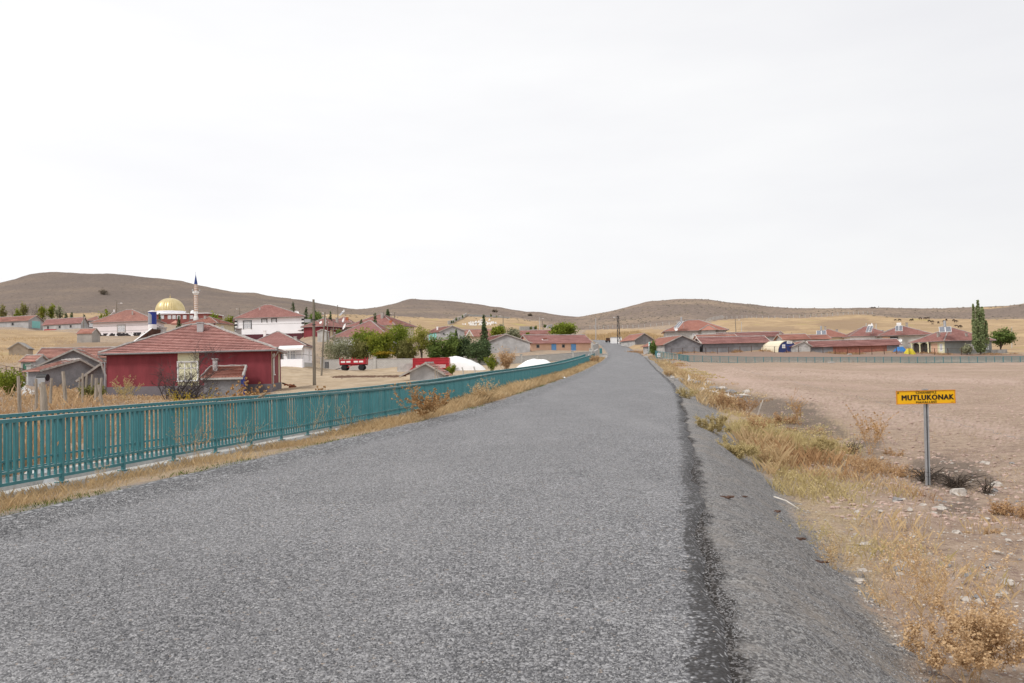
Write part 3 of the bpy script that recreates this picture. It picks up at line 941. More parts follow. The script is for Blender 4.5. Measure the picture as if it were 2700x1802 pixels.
def sub_sheet(name, sel, m):
    fc = FQ[sel]
    used = np.unique(fc)
    remap = np.full(len(GV), -1)
    remap[used] = np.arange(len(used))
    o = obj_np(name, GV[used], remap[fc], m, smooth=True)
    for k, a in Z.items():
        at = o.data.attributes.new('z_' + k, 'FLOAT', 'POINT')
        at.data.foreach_set('value', np.asarray(a, np.float32)[used])
    return tag(o, kind='structure')


def ground_mat():
    t = NT('ground')
    P = t.coord('Pos')
    n1 = t.noise(P, .55, 6, .62)
    n2 = t.noise(P, 4.0, 5, .65)
    n3 = t.noise(P, 28.0, 4, .7)
    n0 = t.noise(P, .045, 5, .6)
    jit = t.math('ADD', t.math('MULTIPLY', t.math('SUBTRACT', n2, .5), .9), t.math('MULTIPLY', t.math('SUBTRACT', n3, .5), .7))

    def zn(k, w=.22):
        return t.step(t.math('ADD', t.attr('z_' + k), jit), .5 - w, .5 + w)
    # dry earth with straw litter
    dirt = t.mix(t.step(n2, .3, .7), (.25, .185, .14), (.40, .315, .25))
    dirt = t.mix(t.step(n3, .5, .7), dirt, (.50, .42, .34))
    dirt = t.mix(t.math('MULTIPLY', t.step(t.noise(P, 11, 5, .8), .52, .62), .75), dirt, (.13, .10, .078))  # dark specks: litter, plus shade of small hollows put into the colour
    straw = t.mix(t.step(n3, .35, .65), (.30, .215, .14), (.56, .445, .30))
    straw = t.mix(t.math('MULTIPLY', t.step(t.noise(P, 13, 5, .8), .53, .63), .6), straw, (.19, .14, .09))
    straw = t.mix(t.step(n2, .48, .66), straw, (.38, .295, .225))
    straw = t.mix(t.math('MULTIPLY', t.step(n1, .5, .65), .6), straw, (.40, .295, .235))
    col = t.mix(t.step(t.math('ADD', n1, t.math('MULTIPLY', jit, .35)), .42, .62), dirt, straw)
    col = t.mix(zn('straw', .3), col, straw)
    # dry grass and stubble fields
    fl = t.scaled(P, (.6, 1.4, 1))
    fld = t.mix(t.step(t.noise(fl, .16, 5, .65), .35, .65), (.31, .212, .13), (.48, .345, .205))
    fld = t.mix(t.math('MULTIPLY', t.step(t.noise(P, .022, 6, .7), .44, .60), .7), fld, (.31, .215, .13))
    fld = t.mix(t.step(t.noise(P, .07, 4), .60, .72), fld, (.38, .31, .12))
    fld = t.mix(t.step(n2, .45, .8), fld, (.58, .44, .26))
    col = t.mix(zn('field'), col, fld)
    col = t.mix(t.math('MULTIPLY', zn('brown', .4), .75), col, (.29, .205, .135))
    # heath on the hills
    heath = t.mix(t.step(t.noise(P, .012, 5, .6), .4, .62), (.255, .20, .168), (.345, .262, .20))
    tuft = t.step(t.noise(t.scaled(P, (1, 1, 2.2)), .33, 6, .72), .42, .62)
    heath = t.mix(t.math('MULTIPLY', tuft, .55), heath, (.13, .108, .092))
    tf2 = t.step(t.noise(t.scaled(P, (1, 1, 2.2)), .8, 5, .75), .5, .66)
    heath = t.mix(t.math('MULTIPLY', tf2, .5), heath, (.12, .098, .082))
    heath = t.mix(t.math('MULTIPLY', t.step(t.noise(P, .012, 6, .65), .54, .70), .45), heath, (.38, .29, .20))
    heath = t.mix(t.math('MULTIPLY', t.attr('z_dark_heath'), .45), heath, (.15, .125, .112))
    col = t.mix(t.step(t.math('ADD', t.attr('z_hill'), t.math('MULTIPLY', t.math('SUBTRACT', n0, .5), .8)), .3, .7), col, heath)
    # ploughed pink earth
    tl = t.noise(t.scaled(P, (.55, 1.7, 1)), 1.3, 6, .75)
    soil = t.mix(t.step(tl, .3, .7), (.335, .248, .183), (.46, .352, .272))
    soil = t.mix(t.math('MULTIPLY', t.step(t.noise(P, 6, 6, .8), .49, .62), .8), soil, (.20, .14, .115))  # dark specks: shade between clods put into the soil colour, with some litter
    soil = t.mix(t.math('MULTIPLY', t.step(t.noise(t.scaled(P, (.35, 1.2, 1)), .6, 5, .7), .5, .66), .35), soil, (.28, .20, .165))
    soil = t.mix(t.step(t.noise(P, 19, 4, .7), .60, .68), soil, (.60, .49, .42))
    soil = t.mix(t.math('MULTIPLY', t.step(t.noise(t.scaled(P, (.5, 1, 1)), .09, 4), .45, .65), .5), soil, (.49, .355, .30))
    soil = t.mix(t.math('MULTIPLY', zn('track', .35), .65), soil, (.54, .405, .345))
    col = t.mix(zn('soil', .4), col, soil)
    yard = t.mix(t.step(n1, .35, .65), (.40, .305, .205), (.51, .41, .295))
    yard = t.mix(t.step(n2, .55, .75), yard, (.36, .29, .22))
    col = t.mix(t.math('MULTIPLY', zn('tilled', .2), .85), col, t.mix(n2, (.21, .145, .115), (.32, .23, .185)))
    yard = t.mix(t.math('MULTIPLY', t.step(t.noise(P, .25, 5, .7), .48, .62), .7), yard, (.34, .265, .19))
    col = t.mix(zn('yard', .3), col, yard)
    col = t.mix(zn('manure', .15), col, (.13, .075, .05))
    col = t.mix(zn('path', .12), col, t.mix(n2, (.50, .49, .47), (.66, .65, .63)))
    burnt = t.mix(t.step(n3, .4, .7), (.10, .082, .07), (.25, .20, .165))
    col = t.mix(t.math('MULTIPLY', zn("burnt", .45), .72), col, burnt)
    vo = t.new('ShaderNodeTexVoronoi')
    vo.inputs['Scale'].default_value = 52
    t.l.new(P, vo.inputs['Vector'])
    sp = t.new('ShaderNodeSeparateXYZ')
    t.l.new(vo.outputs['Color'], sp.inputs[0])
    grav = t.mix(t.step(sp.outputs[0], .1, .95), (.14, .135, .134), (.37, .36, .352))
    grav = t.mix(t.math('MULTIPLY', t.step(t.noise(P, 14, 5, .8), .52, .64), .55), grav, (.085, .08, .077))
    grav = t.mix(t.step(n2, .45, .7), grav, (.29, .27, .255))
    grav = t.mix(t.math('MULTIPLY', t.step(n1, .5, .66), .55), grav, (.33, .29, .25))
    la, ll = t.attr('z_lat'), t.attr('z_latl')
    wob = t.math('ADD', t.math('MULTIPLY', t.math('SUBTRACT', n1, .5), 1.5), t.math('MULTIPLY', jit, .55))
    gr = t.math('SUBTRACT', 1.0, t.step(t.math('ADD', la, wob), 1.35, 1.8))
    gl = t.math('MULTIPLY', t.step(ll, -3, -2.5), t.math('SUBTRACT', 1.0, t.step(t.math('ADD', ll, wob), .25, .7)))
    gall = t.math('MAXIMUM', t.math('MULTIPLY', gr, t.step(la, -3, -2.5)), t.math('MAXIMUM', gl, zn('gravel', .12)))
    col = t.mix(gall, col, grav)
    bt = t.math('MULTIPLY', t.step(la, -3, -2.5), t.math('SUBTRACT', 1.0, t.step(t.math('ADD', la, t.math('MULTIPLY', wob, .42)), .02, .14)))
    col = t.mix(t.math('MULTIPLY', bt, .9), col, t.mix(t.step(sp.outputs[1], .7, .8), (.026, .022, .02), (.2, .19, .19)))
    hh = t.math('ADD', t.math('MULTIPLY', n2, .7), t.math('ADD', t.math('MULTIPLY', n3, .35), t.math('MULTIPLY', tuft, .0)))
    b1 = t.new('ShaderNodeBump')
    b1.inputs['Strength'].default_value = .9
    b1.inputs['Distance'].default_value = .14
    t.l.new(hh, b1.inputs['Height'])
    b2 = t.new('ShaderNodeBump')
    b2.inputs['Distance'].default_value = 1.6
    t.l.new(t.math('MULTIPLY', t.attr('z_hill'), .38), b2.inputs['Strength'])
    t.l.new(t.math('ADD', tuft, tf2), b2.inputs['Height'])
    t.l.new(b1.outputs[0], b2.inputs['Normal'])
    return t.done(col, .95, .1, b2.outputs[0])


GM = ground_mat()
o_ground = sub_sheet('ground', fr < 380, GM)
az_f = np.degrees(_A.ravel()[FQ].mean(1))
o_hill = sub_sheet('hills', fr >= 380, GM)

# ------------------------------------------------------------------ the road
NX = 26


def road_mesh():
    ys = np.concatenate([np.arange(-25, 60, .5), np.arange(60, 335, 1.5)])
    V, UVs = [], []
    x, z, h, d = road(ys)
    n = np.sqrt(1 + d * d)
    lo, hi = -1.0, 1.0
    fs = np.concatenate([[-1, -.985], np.linspace(-.95, .95, NX - 3), [.985, 1]])
    for j in range(NX + 1):
        f = fs[j]
        s = f * h
        if j <= 1:
            s = s - .25 * (fbm(ys * .7, ys * 0 + 3.3, 51) - .3) - .05
        if j >= NX - 1:
            s = s + .35 * (fbm(ys * 1.1, ys * 0 + 1.3, 53) - .40)
        V.append(np.stack([x + s / n, ys - s * d / n, z + .045 * (1 - f * f) + (0 if 0 < j < NX else -.05)], -1))
    V = np.stack(V, 1)
    k = len(ys)
    idx = np.arange(k * (NX + 1)).reshape(k, NX + 1)
    Fc = np.stack([idx[:-1, :-1], idx[:-1, 1:], idx[1:, 1:], idx[1:, :-1]], -1).reshape(-1, 4)
    o = obj_np('road', V.reshape(-1, 3), Fc, None, smooth=True)
    lt = np.tile(fs, (k, 1)) * h[:, None]
    at = o.data.attributes.new('lat', 'FLOAT', 'POINT')
    at.data.foreach_set('value', lt.astype(np.float32).ravel())
    at = o.data.attributes.new('edge', 'FLOAT', 'POINT')
    at.data.foreach_set('value', (h[:, None] - lt).astype(np.float32).ravel())
    return o


def road_mat():
    t = NT('chip_seal')
    P = t.coord('Pos')
    vo = t.new('ShaderNodeTexVoronoi')
    vo.inputs['Scale'].default_value = 42
    vo.inputs['Randomness'].default_value = 1
    t.l.new(P, vo.inputs['Vector'])
    vb = t.new('ShaderNodeTexVoronoi')
    vb.inputs['Scale'].default_value = 21
    t.l.new(P, vb.inputs['Vector'])
    sb = t.new('ShaderNodeSeparateXYZ')
    t.l.new(vb.outputs['Color'], sb.inputs[0])
    sp = t.new('ShaderNodeSeparateXYZ')
    t.l.new(vo.outputs['Color'], sp.inputs[0])
    r = t.new('ShaderNodeValToRGB')
    e = r.color_ramp.elements
    e[0].position, e[0].color = 0.0, (.06, .06, .064, 1)
    e[1].position, e[1].color = 1.0, (.47, .465, .47, 1)
    for p, c in ((.3, (.165, .164, .173)), (.65, (.285, .282, .294)), (.9, (.40, .396, .405))):
        q = e.new(p)
        q.color = (*c, 1)
    t.l.new(sp.outputs[0], r.inputs[0])
    c = r.outputs[0]
    c = t.mix(t.step(sp.outputs[1], .975, .985), c, (.36, .29, .23))
    gap = t.step(vo.outputs['Distance'], .48, .74)
    c = t.mix(t.math('MULTIPLY', gap, .85), c, (.035, .034, .037))
    c = t.mix(t.math('MULTIPLY', sb.outputs[1], .22), c, (.10, .10, .105))
    n = t.noise(P, .5, 5, .6)
    n2 = t.noise(P, 3.5, 4, .65)
    lat_ = t.attr('lat')
    c = t.mix(t.math('MULTIPLY', t.step(n, .35, .65), .25), c, (.09, .09, .095))
    c = t.mix(t.math('MULTIPLY', t.step(t.noise(t.scaled(P, (1.2, .12, 1)), .55, 4, .6), .45, .7), .3), c, (.26, .255, .26))
    # polished wheel paths, loose dark chippings by the left edge, bitumen bleeding out on the right
    edge = t.attr('edge')
    j = t.math('MULTIPLY', t.math('SUBTRACT', n2, .5), 1.1)
    j2 = t.math('MULTIPLY', t.math('SUBTRACT', t.noise(P, 14, 4, .7), .5), .8)
    e1 = t.math('ADD', edge, t.math('ADD', t.math('MULTIPLY', j, .45), t.math('MULTIPLY', j2, .5)))
    bit = t.math('MULTIPLY', t.math('SUBTRACT', 1.0, t.step(e1, .13, .20)), t.math('SUBTRACT', 1.0, t.math('MULTIPLY', t.step(sp.outputs[2], .72, .78), .8)))
    c = t.mix(t.math('MULTIPLY', bit, .92), c, (.022, .019, .018))
    lft = t.math('SUBTRACT', 1.0, t.step(t.math('ADD', t.math('ADD', lat_, 4.0), j), .8, 1.4))
    c = t.mix(t.math('MULTIPLY', lft, t.math('MULTIPLY', t.step(sb.outputs[2], .2, .6), .75)), c, (.085, .085, .092))
    c = t.mix(t.math('MULTIPLY', lft, t.math('MULTIPLY', t.step(vb.outputs['Distance'], .42, .66), .9)), c, (.03, .03, .032))
    c = t.mix(t.math('MULTIPLY', lft, t.step(sb.outputs[0], .74, .84)), c, (.33, .33, .34))
    h = t.math('SUBTRACT', 1.0, vo.outputs['Distance'])
    return t.done(c, .62, .35, t.bump(h, .75, .012))


o_road = road_mesh()
o_road.data.materials.append(road_mat())
tag(o_road, kind='structure')

# ------------------------------------------------------------------ building the houses
def lerp(a, b, t):
    return a + (b - a) * t


def roof_plane(mb, e0, e1, t1, t0, step=.36, lift=.065, seg=1.4, jit=.012):
    """tile courses on the quad e0-e1 (eave) .. t1-t0 (top); each course overlaps the next one below"""
    e0, e1, t0, t1 = map(Vector, (e0, e1, t0, t1))
    L = (lerp(t0, t1, .5) - lerp(e0, e1, .5)).length
    nrm = (e1 - e0).cross(t0 - e0 if (t0 - e0).length > .1 else t1 - e0).normalized()
    if nrm.z < 0:
        nrm = -nrm
    n = max(2, round(L / step))
    W = (e1 - e0).length
    m = max(1, round(W / seg))
    prev = None
    for i in range(n):
        a, b = i / n, (i + 1) / n
        lo0, lo1, hi0, hi1 = lerp(e0, t0, a), lerp(e1, t1, a), lerp(e0, t0, b), lerp(e1, t1, b)
        js = [random.uniform(-jit, jit) for _ in range(m + 1)]
        for k in range(m):
            s, q = k / m, (k + 1) / m
            dn = -(t0 - e0).normalized() * .05 if (t0 - e0).length > .1 else Vector((0, 0, 0))
            A, Bq = lerp(lo0, lo1, s) + dn, lerp(lo0, lo1, q) + dn
            C, D = lerp(hi0, hi1, q), lerp(hi0, hi1, s)
            ja, jb = nrm * (lift + js[k]), nrm * (lift + js[k + 1])
            ex = (e1 - e0) / W
            us = [(p_ - e0).dot(ex) for p_ in (A, Bq, C, D)]
            mb.quad(A + ja, Bq + jb, C, D, [(us[0], (i + .02) * .36), (us[1], (i + .02) * .36), (us[2], (i + .98) * .36), (us[3], (i + .98) * .36)])
            if i:
                gA, gB = A - dn * 1.6 - nrm * .01, Bq - dn * 1.6 - nrm * .01
                mb.quad(gA, gB, gB + jb * .9, gA + ja * .9, [(us[0], (i + .05) * .36), (us[1], (i + .05) * .36), (us[1], (i + .1) * .36), (us[0], (i + .1) * .36)])
            else:
                mb.quad(A - nrm * .03, Bq - nrm * .03, Bq + jb, A + ja, [(us[0], .02), (us[1], .02), (us[1], .04), (us[0], .04)])


def lumpy(mb, p, q, r, n=5):
    p, q = Vector(p), Vector(q)
    k = max(2, int((q - p).length / .45))
    pts = [lerp(p, q, i / k) + Vector((0, 0, random.uniform(-.02, .03))) for i in range(k + 1)]
    mb.tube(pts, [r * random.uniform(.75, 1.25) for _ in pts], n)


def make_house(d):
    P, Q, V, z, h = d['P'], d['Q'], d['V'], d['z'], d['h']
    ctr = (P + Q + V) / 2 if False else P + (Q - P) / 2 + V / 2
    root = thing(d['name'], d['label'], d['name'].replace('_', ' ').split()[-1] if d['name'].split('_')[-1] in ('house', 'barn', 'shed', 'hut') else 'farm building',
                 (ctr.x, ctr.y, z), d['group'])
    d['root'] = root
    L, D = (Q - P).length, V.length
    u, v = (Q - P) / L, V / D
    X, N = d['roof'], Vector((0, 0, 1))

    def pt(a, b, c):
        return Vector((P.x + u.x * a + v.x * b, P.y + u.y * a + v.y * b, z + c))
    d['pt'], d['L'], d['D'] = pt, L, D
    rise, o, rf = d['rise'], d['ov'], d.get('rf', .5)
    # walls with their gable heads
    w = MB()
    lo = -1.6
    th = h

    def face(a, b, top):
        pts = [pt(*a, lo), pt(*b, lo), pt(*b, top[0])]
        if len(top) == 3:
            pts.append(pt(a[0] + (b[0] - a[0]) * top[2], a[1] + (b[1] - a[1]) * top[2], top[1]))
            pts.append(pt(*a, top[0]))
        elif len(top) == 2:
            pts.append(pt(*a, top[1]))
        else:
            pts.append(pt(*a, top[0]))
        w.poly(pts)
    c0, c1, c2, c3 = (0, 0), (L, 0), (L, D), (0, D)
    if X == 'hip':
        for a, b in ((c0, c1), (c1, c2), (c2, c3), (c3, c0)):
            face(a, b, (h,))
    elif X == 'gv':
        face(c0, c1, (h, h + rise, rf))
        face(c1, c2, (h,))
        face(c2, c3, (h, h + rise, 1 - rf))
        face(c3, c0, (h,))
    elif X == 'gu':
        face(c0, c1, (h,))
        face(c1, c2, (h, h + rise, .5))
        face(c2, c3, (h,))
        face(c3, c0, (h, h + rise, .5))
    elif X == 'mono':
        face(c0, c1, (h,))
        face(c1, c2, (h + rise, h))
        face(c2, c3, (h + rise,))
        face(c3, c0, (h, h + rise))
    wall = obj('wall', w, M[d['wall']], root)
    # roof
    r, cap = MB(), MB()
    tile = d['tile']
    st = .36
    e = -.02
    if X == 'hip':
        rl = d.get('rl', max(.3, L - D))
        ax, bx = L / 2 - rl / 2, L / 2 + rl / 2
        sl = rise / (D / 2)
        E = [pt(-o, -o, h + e), pt(L + o, -o, h + e), pt(L + o, D + o, h + e), pt(-o, D + o, h + e)]
        T0, T1 = pt(ax, D / 2, h + rise), pt(bx, D / 2, h + rise)
        roof_plane(r, E[0], E[1], T1, T0)
        roof_plane(r, E[1], E[2], T1, T1)
        roof_plane(r, E[2], E[3], T0, T1)
        roof_plane(r, E[3], E[0], T0, T0)
        r.quad(E[3] - N * .03, E[2] - N * .03, E[1] - N * .03, E[0] - N * .03, [(0, 0)] * 4)
        cr = .078 if d['name'] != 'red_house' or L < 8 else .10
        for a, b in ((E[0], T0), (E[3], T0), (E[1], T1), (E[2], T1), (T0, T1)):
            lumpy(cap, a + N * .06, b + N * .07, cr)
        d['top'] = (T0, T1)
        eaves = [(E[0], E[1]), (E[1], E[2]), (E[3], E[0])]
    elif X == 'gv':
        m = rf * L
        s0, s1 = rise / m, rise / (L - m)
        eh0, eh1 = h - s0 * o, h - s1 * o
        A0, A1 = pt(-o, -o, eh0), pt(-o, D + o, eh0)
        B0, B1 = pt(L + o, -o, eh1), pt(L + o, D + o, eh1)
        T0, T1 = pt(m, -o, h + rise + .02), pt(m, D + o, h + rise + .02)
        if tile.startswith('roof'):
            roof_plane(r, A1, A0, T0, T1)
            roof_plane(r, B0, B1, T1, T0)
        else:
            for a, b, t1, t0 in ((A1, A0, T0, T1), (B0, B1, T1, T0)):
                r.quad(a + N * .06, b + N * .06, t1 + N * .06, t0 + N * .06)
        for a, b, t1, t0 in ((A1, A0, T0, T1), (B0, B1, T1, T0)):
            r.quad(t0 - N * .05, t1 - N * .05, b - N * .05, a - N * .05, [(0, 0)] * 4 if tile.startswith('roof') else None)
        lumpy(cap, T0 + N * .06, T1 + N * .06, .09)
        for a, t in ((A0, T0), (B0, T0), (A1, T1), (B1, T1)):
            vb = MB()
            vb.bar(a, t, .07, .16)
            obj('verge_board', vb, M[d.get('verge', 'barge')], root)
        d['top'] = (T0, T1)
        eaves = [(A0, A1), (B0, B1)]
    elif X == 'gu':
        s0 = rise / (D / 2)
        eh = h - s0 * o
        A0, A1 = pt(-o, -o, eh), pt(L + o, -o, eh)
        B0, B1 = pt(-o, D + o, eh), pt(L + o, D + o, eh)
        T0, T1 = pt(-o, D / 2, h + rise + .02), pt(L + o, D / 2, h + rise + .02)
        roof_plane(r, A0, A1, T1, T0, jit=.03)
        roof_plane(r, B1, B0, T0, T1)
        for a, b, t1, t0 in ((A0, A1, T1, T0), (B1, B0, T0, T1)):
            r.quad(t0 - N * .05, t1 - N * .05, b - N * .05, a - N * .05, [(0, 0)] * 4)
        lumpy(cap, T0 + N * .05, T1 + N * .05, .09)
        for a, t in ((A0, T0), (B0, T0), (A1, T1), (B1, T1)):
            vb = MB()
            vb.bar(a, t, .07, .16)
            obj('verge_board', vb, M[d.get('verge', 'barge')], root)
        d['top'] = (T0, T1)
        eaves = [(A0, A1)]
    else:
        s0 = rise / D
        A0, A1, T0, T1 = pt(-o, -o, h - s0 * o), pt(L + o, -o, h - s0 * o), pt(-o * .3, D, h + rise), pt(L + o * .3, D, h + rise)
        roof_plane(r, A0, A1, T1, T0, step=.3)
        r.quad(T0 - N * .05, T1 - N * .05, A1 - N * .05, A0 - N * .05, [(0, 0)] * 4)
        lumpy(cap, T0 + N * .05, T1 + N * .05, .06)
        lumpy(cap, A0 + N * .04, T0 + N * .05, .05)
        lumpy(cap, A1 + N * .04, T1 + N * .05, .10)
        vb = MB()
        vb.bar(A0 - N * .08, A1 - N * .08, .08, .2)
        obj('fascia', vb, M['conc'], root)
        d['top'] = (T0, T1)
        eaves = []
    ro = obj('roof', r, M[tile], root)
    if tile.startswith('roof') or X == 'hip':
        obj('ridge_cap', cap, M['mortar'], ro)
    if X == 'hip' or d.get('gutter'):
        g = MB()
        for a, b in eaves:
            g.tube([a - N * .05, b - N * .05], .075, 8)
        obj('gutter', g, M['gutter'], ro)
    if d.get('patch'):
        k = MB()
        for i in range(5):
            p = lerp(lerp(d['top'][0], d['top'][1], random.uniform(.0, .5)), pt(random.choice((0, L)), 1, h), random.uniform(.1, .6))
            k.blob((p.x, p.y, p.z + .05), (.35, .3, .05), i)
        obj('mortar_patch', k, M['mortar'], ro)
    # foot, bands, corner blocks
    cs = [pt(0, 0, 0), pt(L, 0, 0), pt(L, D, 0), pt(0, D, 0)]
    if d.get('plinth'):
        ph, pm = d['plinth']
        k = MB()
        for a, b in ((cs[0], cs[1]), (cs[1], cs[2]), (cs[3], cs[0])):
            t = (b - a).normalized()
            k.bar(a + N * (ph / 2 - .6) - t * .045, b + N * (ph / 2 - .6) + t * .045, .09, ph + 1.2)
        obj('plinth', k, M[pm], root)
    for bz in d.get('bands', ()):
        k = MB()
        k.bar(pt(.02, -.0, bz), pt(L - .02, -.0, bz), .04, .06)
        k.bar(pt(L, .02, bz), pt(L, D - .02, bz), .04, .06)
        obj('string_course', k, M['conc_dark'], root)
    if d.get('quoins'):
        for cx in (0, L):
            kb, kw = MB(), MB()
            n = int((h - .9) / .42)
            for i in range(n):
                c = pt(cx, 0, .9 + .42 * (i + .5))
                (kb if i % 2 else kw).box(c, ((.66 if i % 2 else .5), (.66 if i % 2 else .5), .4), Matrix((u, v, N)).transposed())
            q = obj('corner_blocks', kb, M['black_paint'], root)
            obj('white_blocks', kw, M['white_paint'], q)
    fr = {'F': (pt(0, 0, 0), u, -v, L), 'R': (pt(L, 0, 0), v, u, D), 'L': (pt(0, D, 0), -v, -u, D)}
    for (fc, fu, z0, ww, hh, stl) in d.get('wins', ()):
        o_, t, nn, ln = fr[fc]
        nn = t.cross(N)
        ax = Matrix((t, nn, N)).transposed()
        c = o_ + t * (fu * ln) + N * (z0 + hh / 2)
        if stl == 'dark':
            k = MB()
            for s in (-1, 1):
                k.box(c + t * (s * (ww / 2 + .03)) + nn * .02, (.07, .07, hh + .14), ax)
                k.box(c + N * (s * (hh / 2 + .035)) + nn * .025, (ww + .02, .08, .07), ax)
            f = obj('window', k, M['conc_dark'], root)
            k = MB()
            k.box(c + nn * .005, (ww, .03, hh), ax)
            obj('opening', k, M['dark_glass'], f)
        elif stl.startswith('door:') or stl.startswith('plain:'):
            k = MB()
            k.box(c + nn * .015, (ww, .06, hh), ax)
            nm = 'door' if stl[0] == 'd' or ww > 1.5 else 'panel'
            f = obj(nm, k, M[stl.split(':')[1]], root)
            if stl[0] == 'd':
                k = MB()
                for s in (-1, 1):
                    k.box(c + t * (s * (ww / 2 + .05)) + nn * .03, (.09, .12, hh + .02), ax)
                k.box(c + N * (hh / 2 + .06) + nn * .03, (ww + .2, .12, .1), ax)
                k.bar(c + nn * .06 - t * ww * .4 - N * hh * .3, c + nn * .06 + t * ww * .4 + N * hh * .1, .02, .05)
                obj('door_frame', k, M['conc_dark'] if 'blue_door' not in stl else M['blue_door'], f)
            elif ww > 1.5:
                k = MB()
                for q in range(1, 5):
                    k.box(c + t * (ww * (q / 5 - .5)) + nn * .05, (.05, .02, hh - .06), ax)
                obj('door_seam', k, M[stl.split(':')[1]], f)
        elif stl == 'arch':
            k = MB()
            pts = []
            for i in range(13):
                a = PI * i / 12
                pts.append(c + t * (ww / 2 * math.cos(a)) + N * (hh / 2 - ww / 2 + ww / 2 * math.sin(a)) + nn * .03)
            pts = [c + t * (ww / 2) - N * (hh / 2) + nn * .03] + pts + [c - t * (ww / 2) - N * (hh / 2) + nn * .03]
            for i in range(len(pts) - 1):
                k.bar(pts[i], pts[i + 1], .12, .12)
            f = obj('arched_opening', k, M['white_paint'], root)
            k = MB()
            k.poly([p - nn * .015 for p in pts])
            obj('opening', k, M['dark_glass'], f)
        else:
            fm = {'white': 'white_paint', 'stone': 'warm_grey', 'black': 'black_paint'}[stl]
            k = MB()
            bw = .15 if stl != 'white' else .08
            for s in (-1, 1):
                k.box(c + t * (s * (ww / 2 + bw / 2)) + nn * .04, (bw, .12, hh + 2 * bw), ax)
            k.box(c + N * (hh / 2 + bw / 2) + nn * .05, (ww + 2 * bw + (.15 if stl == 'black' else 0), .15, bw), ax)
            if stl != 'black':
                k.box(c - N * (hh / 2 + .05) + nn * .07, (ww + 2 * bw + .06, .2, .08), ax)
            f = obj('window', k, M[fm], root)
            k = MB()
            k.box(c + nn * .0, (ww, .04, hh), ax)
            obj('pane', k, M['curtain'], f)
            k = MB()
            nb = 3 if ww > 1 else 2
            for i in range(nb + 1):
                k.box(c + t * (ww * (i / nb - .5)) + nn * .04, (.07, .05, hh), ax)
            for s in (-.5, .18, .5):
                k.box(c + N * (hh * s * .97) + nn * .043, (ww, .05, .07), ax)
            obj('sash', k, M['white_paint'], f)
    for (fu, fv, cw, ch, cm) in d.get('chim', ()):
        a, b = fu * L, fv * D
        if X == 'hip':
            rl = d.get('rl', max(.3, L - D))
            hx = (L - rl) / 2
            rz = rise * min(min(a, L - a) / hx, min(b, D - b) / (D / 2), 1)
        elif X == 'gv':
            rz = rise * (a / (rf * L) if a < rf * L else (L - a) / (L - rf * L))
        elif X == 'gu':
            rz = rise * min(b, D - b) / (D / 2)
        else:
            rz = rise * b / D
        k = MB()
        k.box(pt(a, b, h + rz + ch / 2 - .25), (cw, cw, ch + .5), Matrix((u, v, N)).transposed())
        k.box(pt(a, b, h + rz + ch + .03), (cw + .12, cw + .12, .07), Matrix((u, v, N)).transposed())
        c = obj('chimney', k, M[cm], ro)


for d in BLD:
    make_house(d)


def child_box(name, m, root, *boxes):
    k = MB()
    for c, s, ax in boxes:
        k.box(c, s, ax)
    return obj(name, k, M[m], root)


def axes(d):
    u = (d['Q'] - d['P']).normalized()
    v = d['V'].normalized()
    return Matrix((u, v, Vector((0, 0, 1)))).transposed()


# the red house: pale strip round the window, right hand trim, downpipes
pt, L, ax = H1['pt'], H1['L'], axes(H1)
k = MB()
k.box(pt(.4365 * L + .84, -.012, 1.85), (1.68, .05, 2.45), ax)
obj('window_surround', k, M['panel_cream'], H1['root'])
k = MB()
k.box(pt(L - .015, .25, 1.85), (.05, .28, 2.45), ax)
k.box(pt(L - .015, 8.2, 1.85), (.05, 1.2, 2.45), ax)
obj('corner_strip', k, M['panel_cream'], H1['root'])
for a, b in ((L + .06, .8), (-.1, -.1)):
    k = MB()
    k.tube([pt(a + .42 if a > 1 else a - .4, b - .5 if a > 1 else -.5, 3.0), pt(a + .2 if a > 1 else -.25, b - .2 if a > 1 else -.3, 2.75), pt(a, b, 2.55), pt(a, b, .3)], .05, 8)
    obj('downpipe', k, M['conc'] if a > 1 else M['steel'], H1['root'])
# porch and awning of the low white house
pt, L, ax = WH3['pt'], WH3['L'], axes(WH3)
k = MB()
k.box(pt(L - 1.9, -1.0, 2.58), (3.7, 1.5, .1), ax @ Matrix.Rotation(.28, 3, 'X'))
k.box(pt(L - 1.9, -1.7, 2.30), (3.7, .06, .26), ax)
obj('awning', k, M['white_paint'], WH3['root'])
k = MB()
k.box(pt(L - 1.9, -1.65, -.1), (3.7, .14, 2.2), ax)
k.box(pt(L - .08, -.85, -.1), (.14, 1.6, 2.2), ax)
obj('porch_wall', k, M['white_wall'], WH3['root'])
for a in (L - 3.6, L - 1.9, L - .12):
    k = MB()
    k.box(pt(a, -1.66, 1.3), (.09, .09, 2.2), ax)
    obj('porch_post', k, M['conc'], WH3['root'])
# hatch on the salmon building, left over render lines
pt, ax = OW['pt'], axes(OW)
k = MB()
k.box(pt(.27 * OW['L'], 1.5, 2.85), (1.0, .8, .55), ax)
hb = obj('roof_hatch', k, M['brick_red'], OW['root'])
k = MB()
k.box(pt(.27 * OW['L'], 1.05, 2.62), (1.4, .12, .14), ax)
k.box(pt(.27 * OW['L'] - .62, 1.3, 2.75), (.14, .7, .3), ax)
obj('hatch_kerb', k, M['white_paint'], hb)
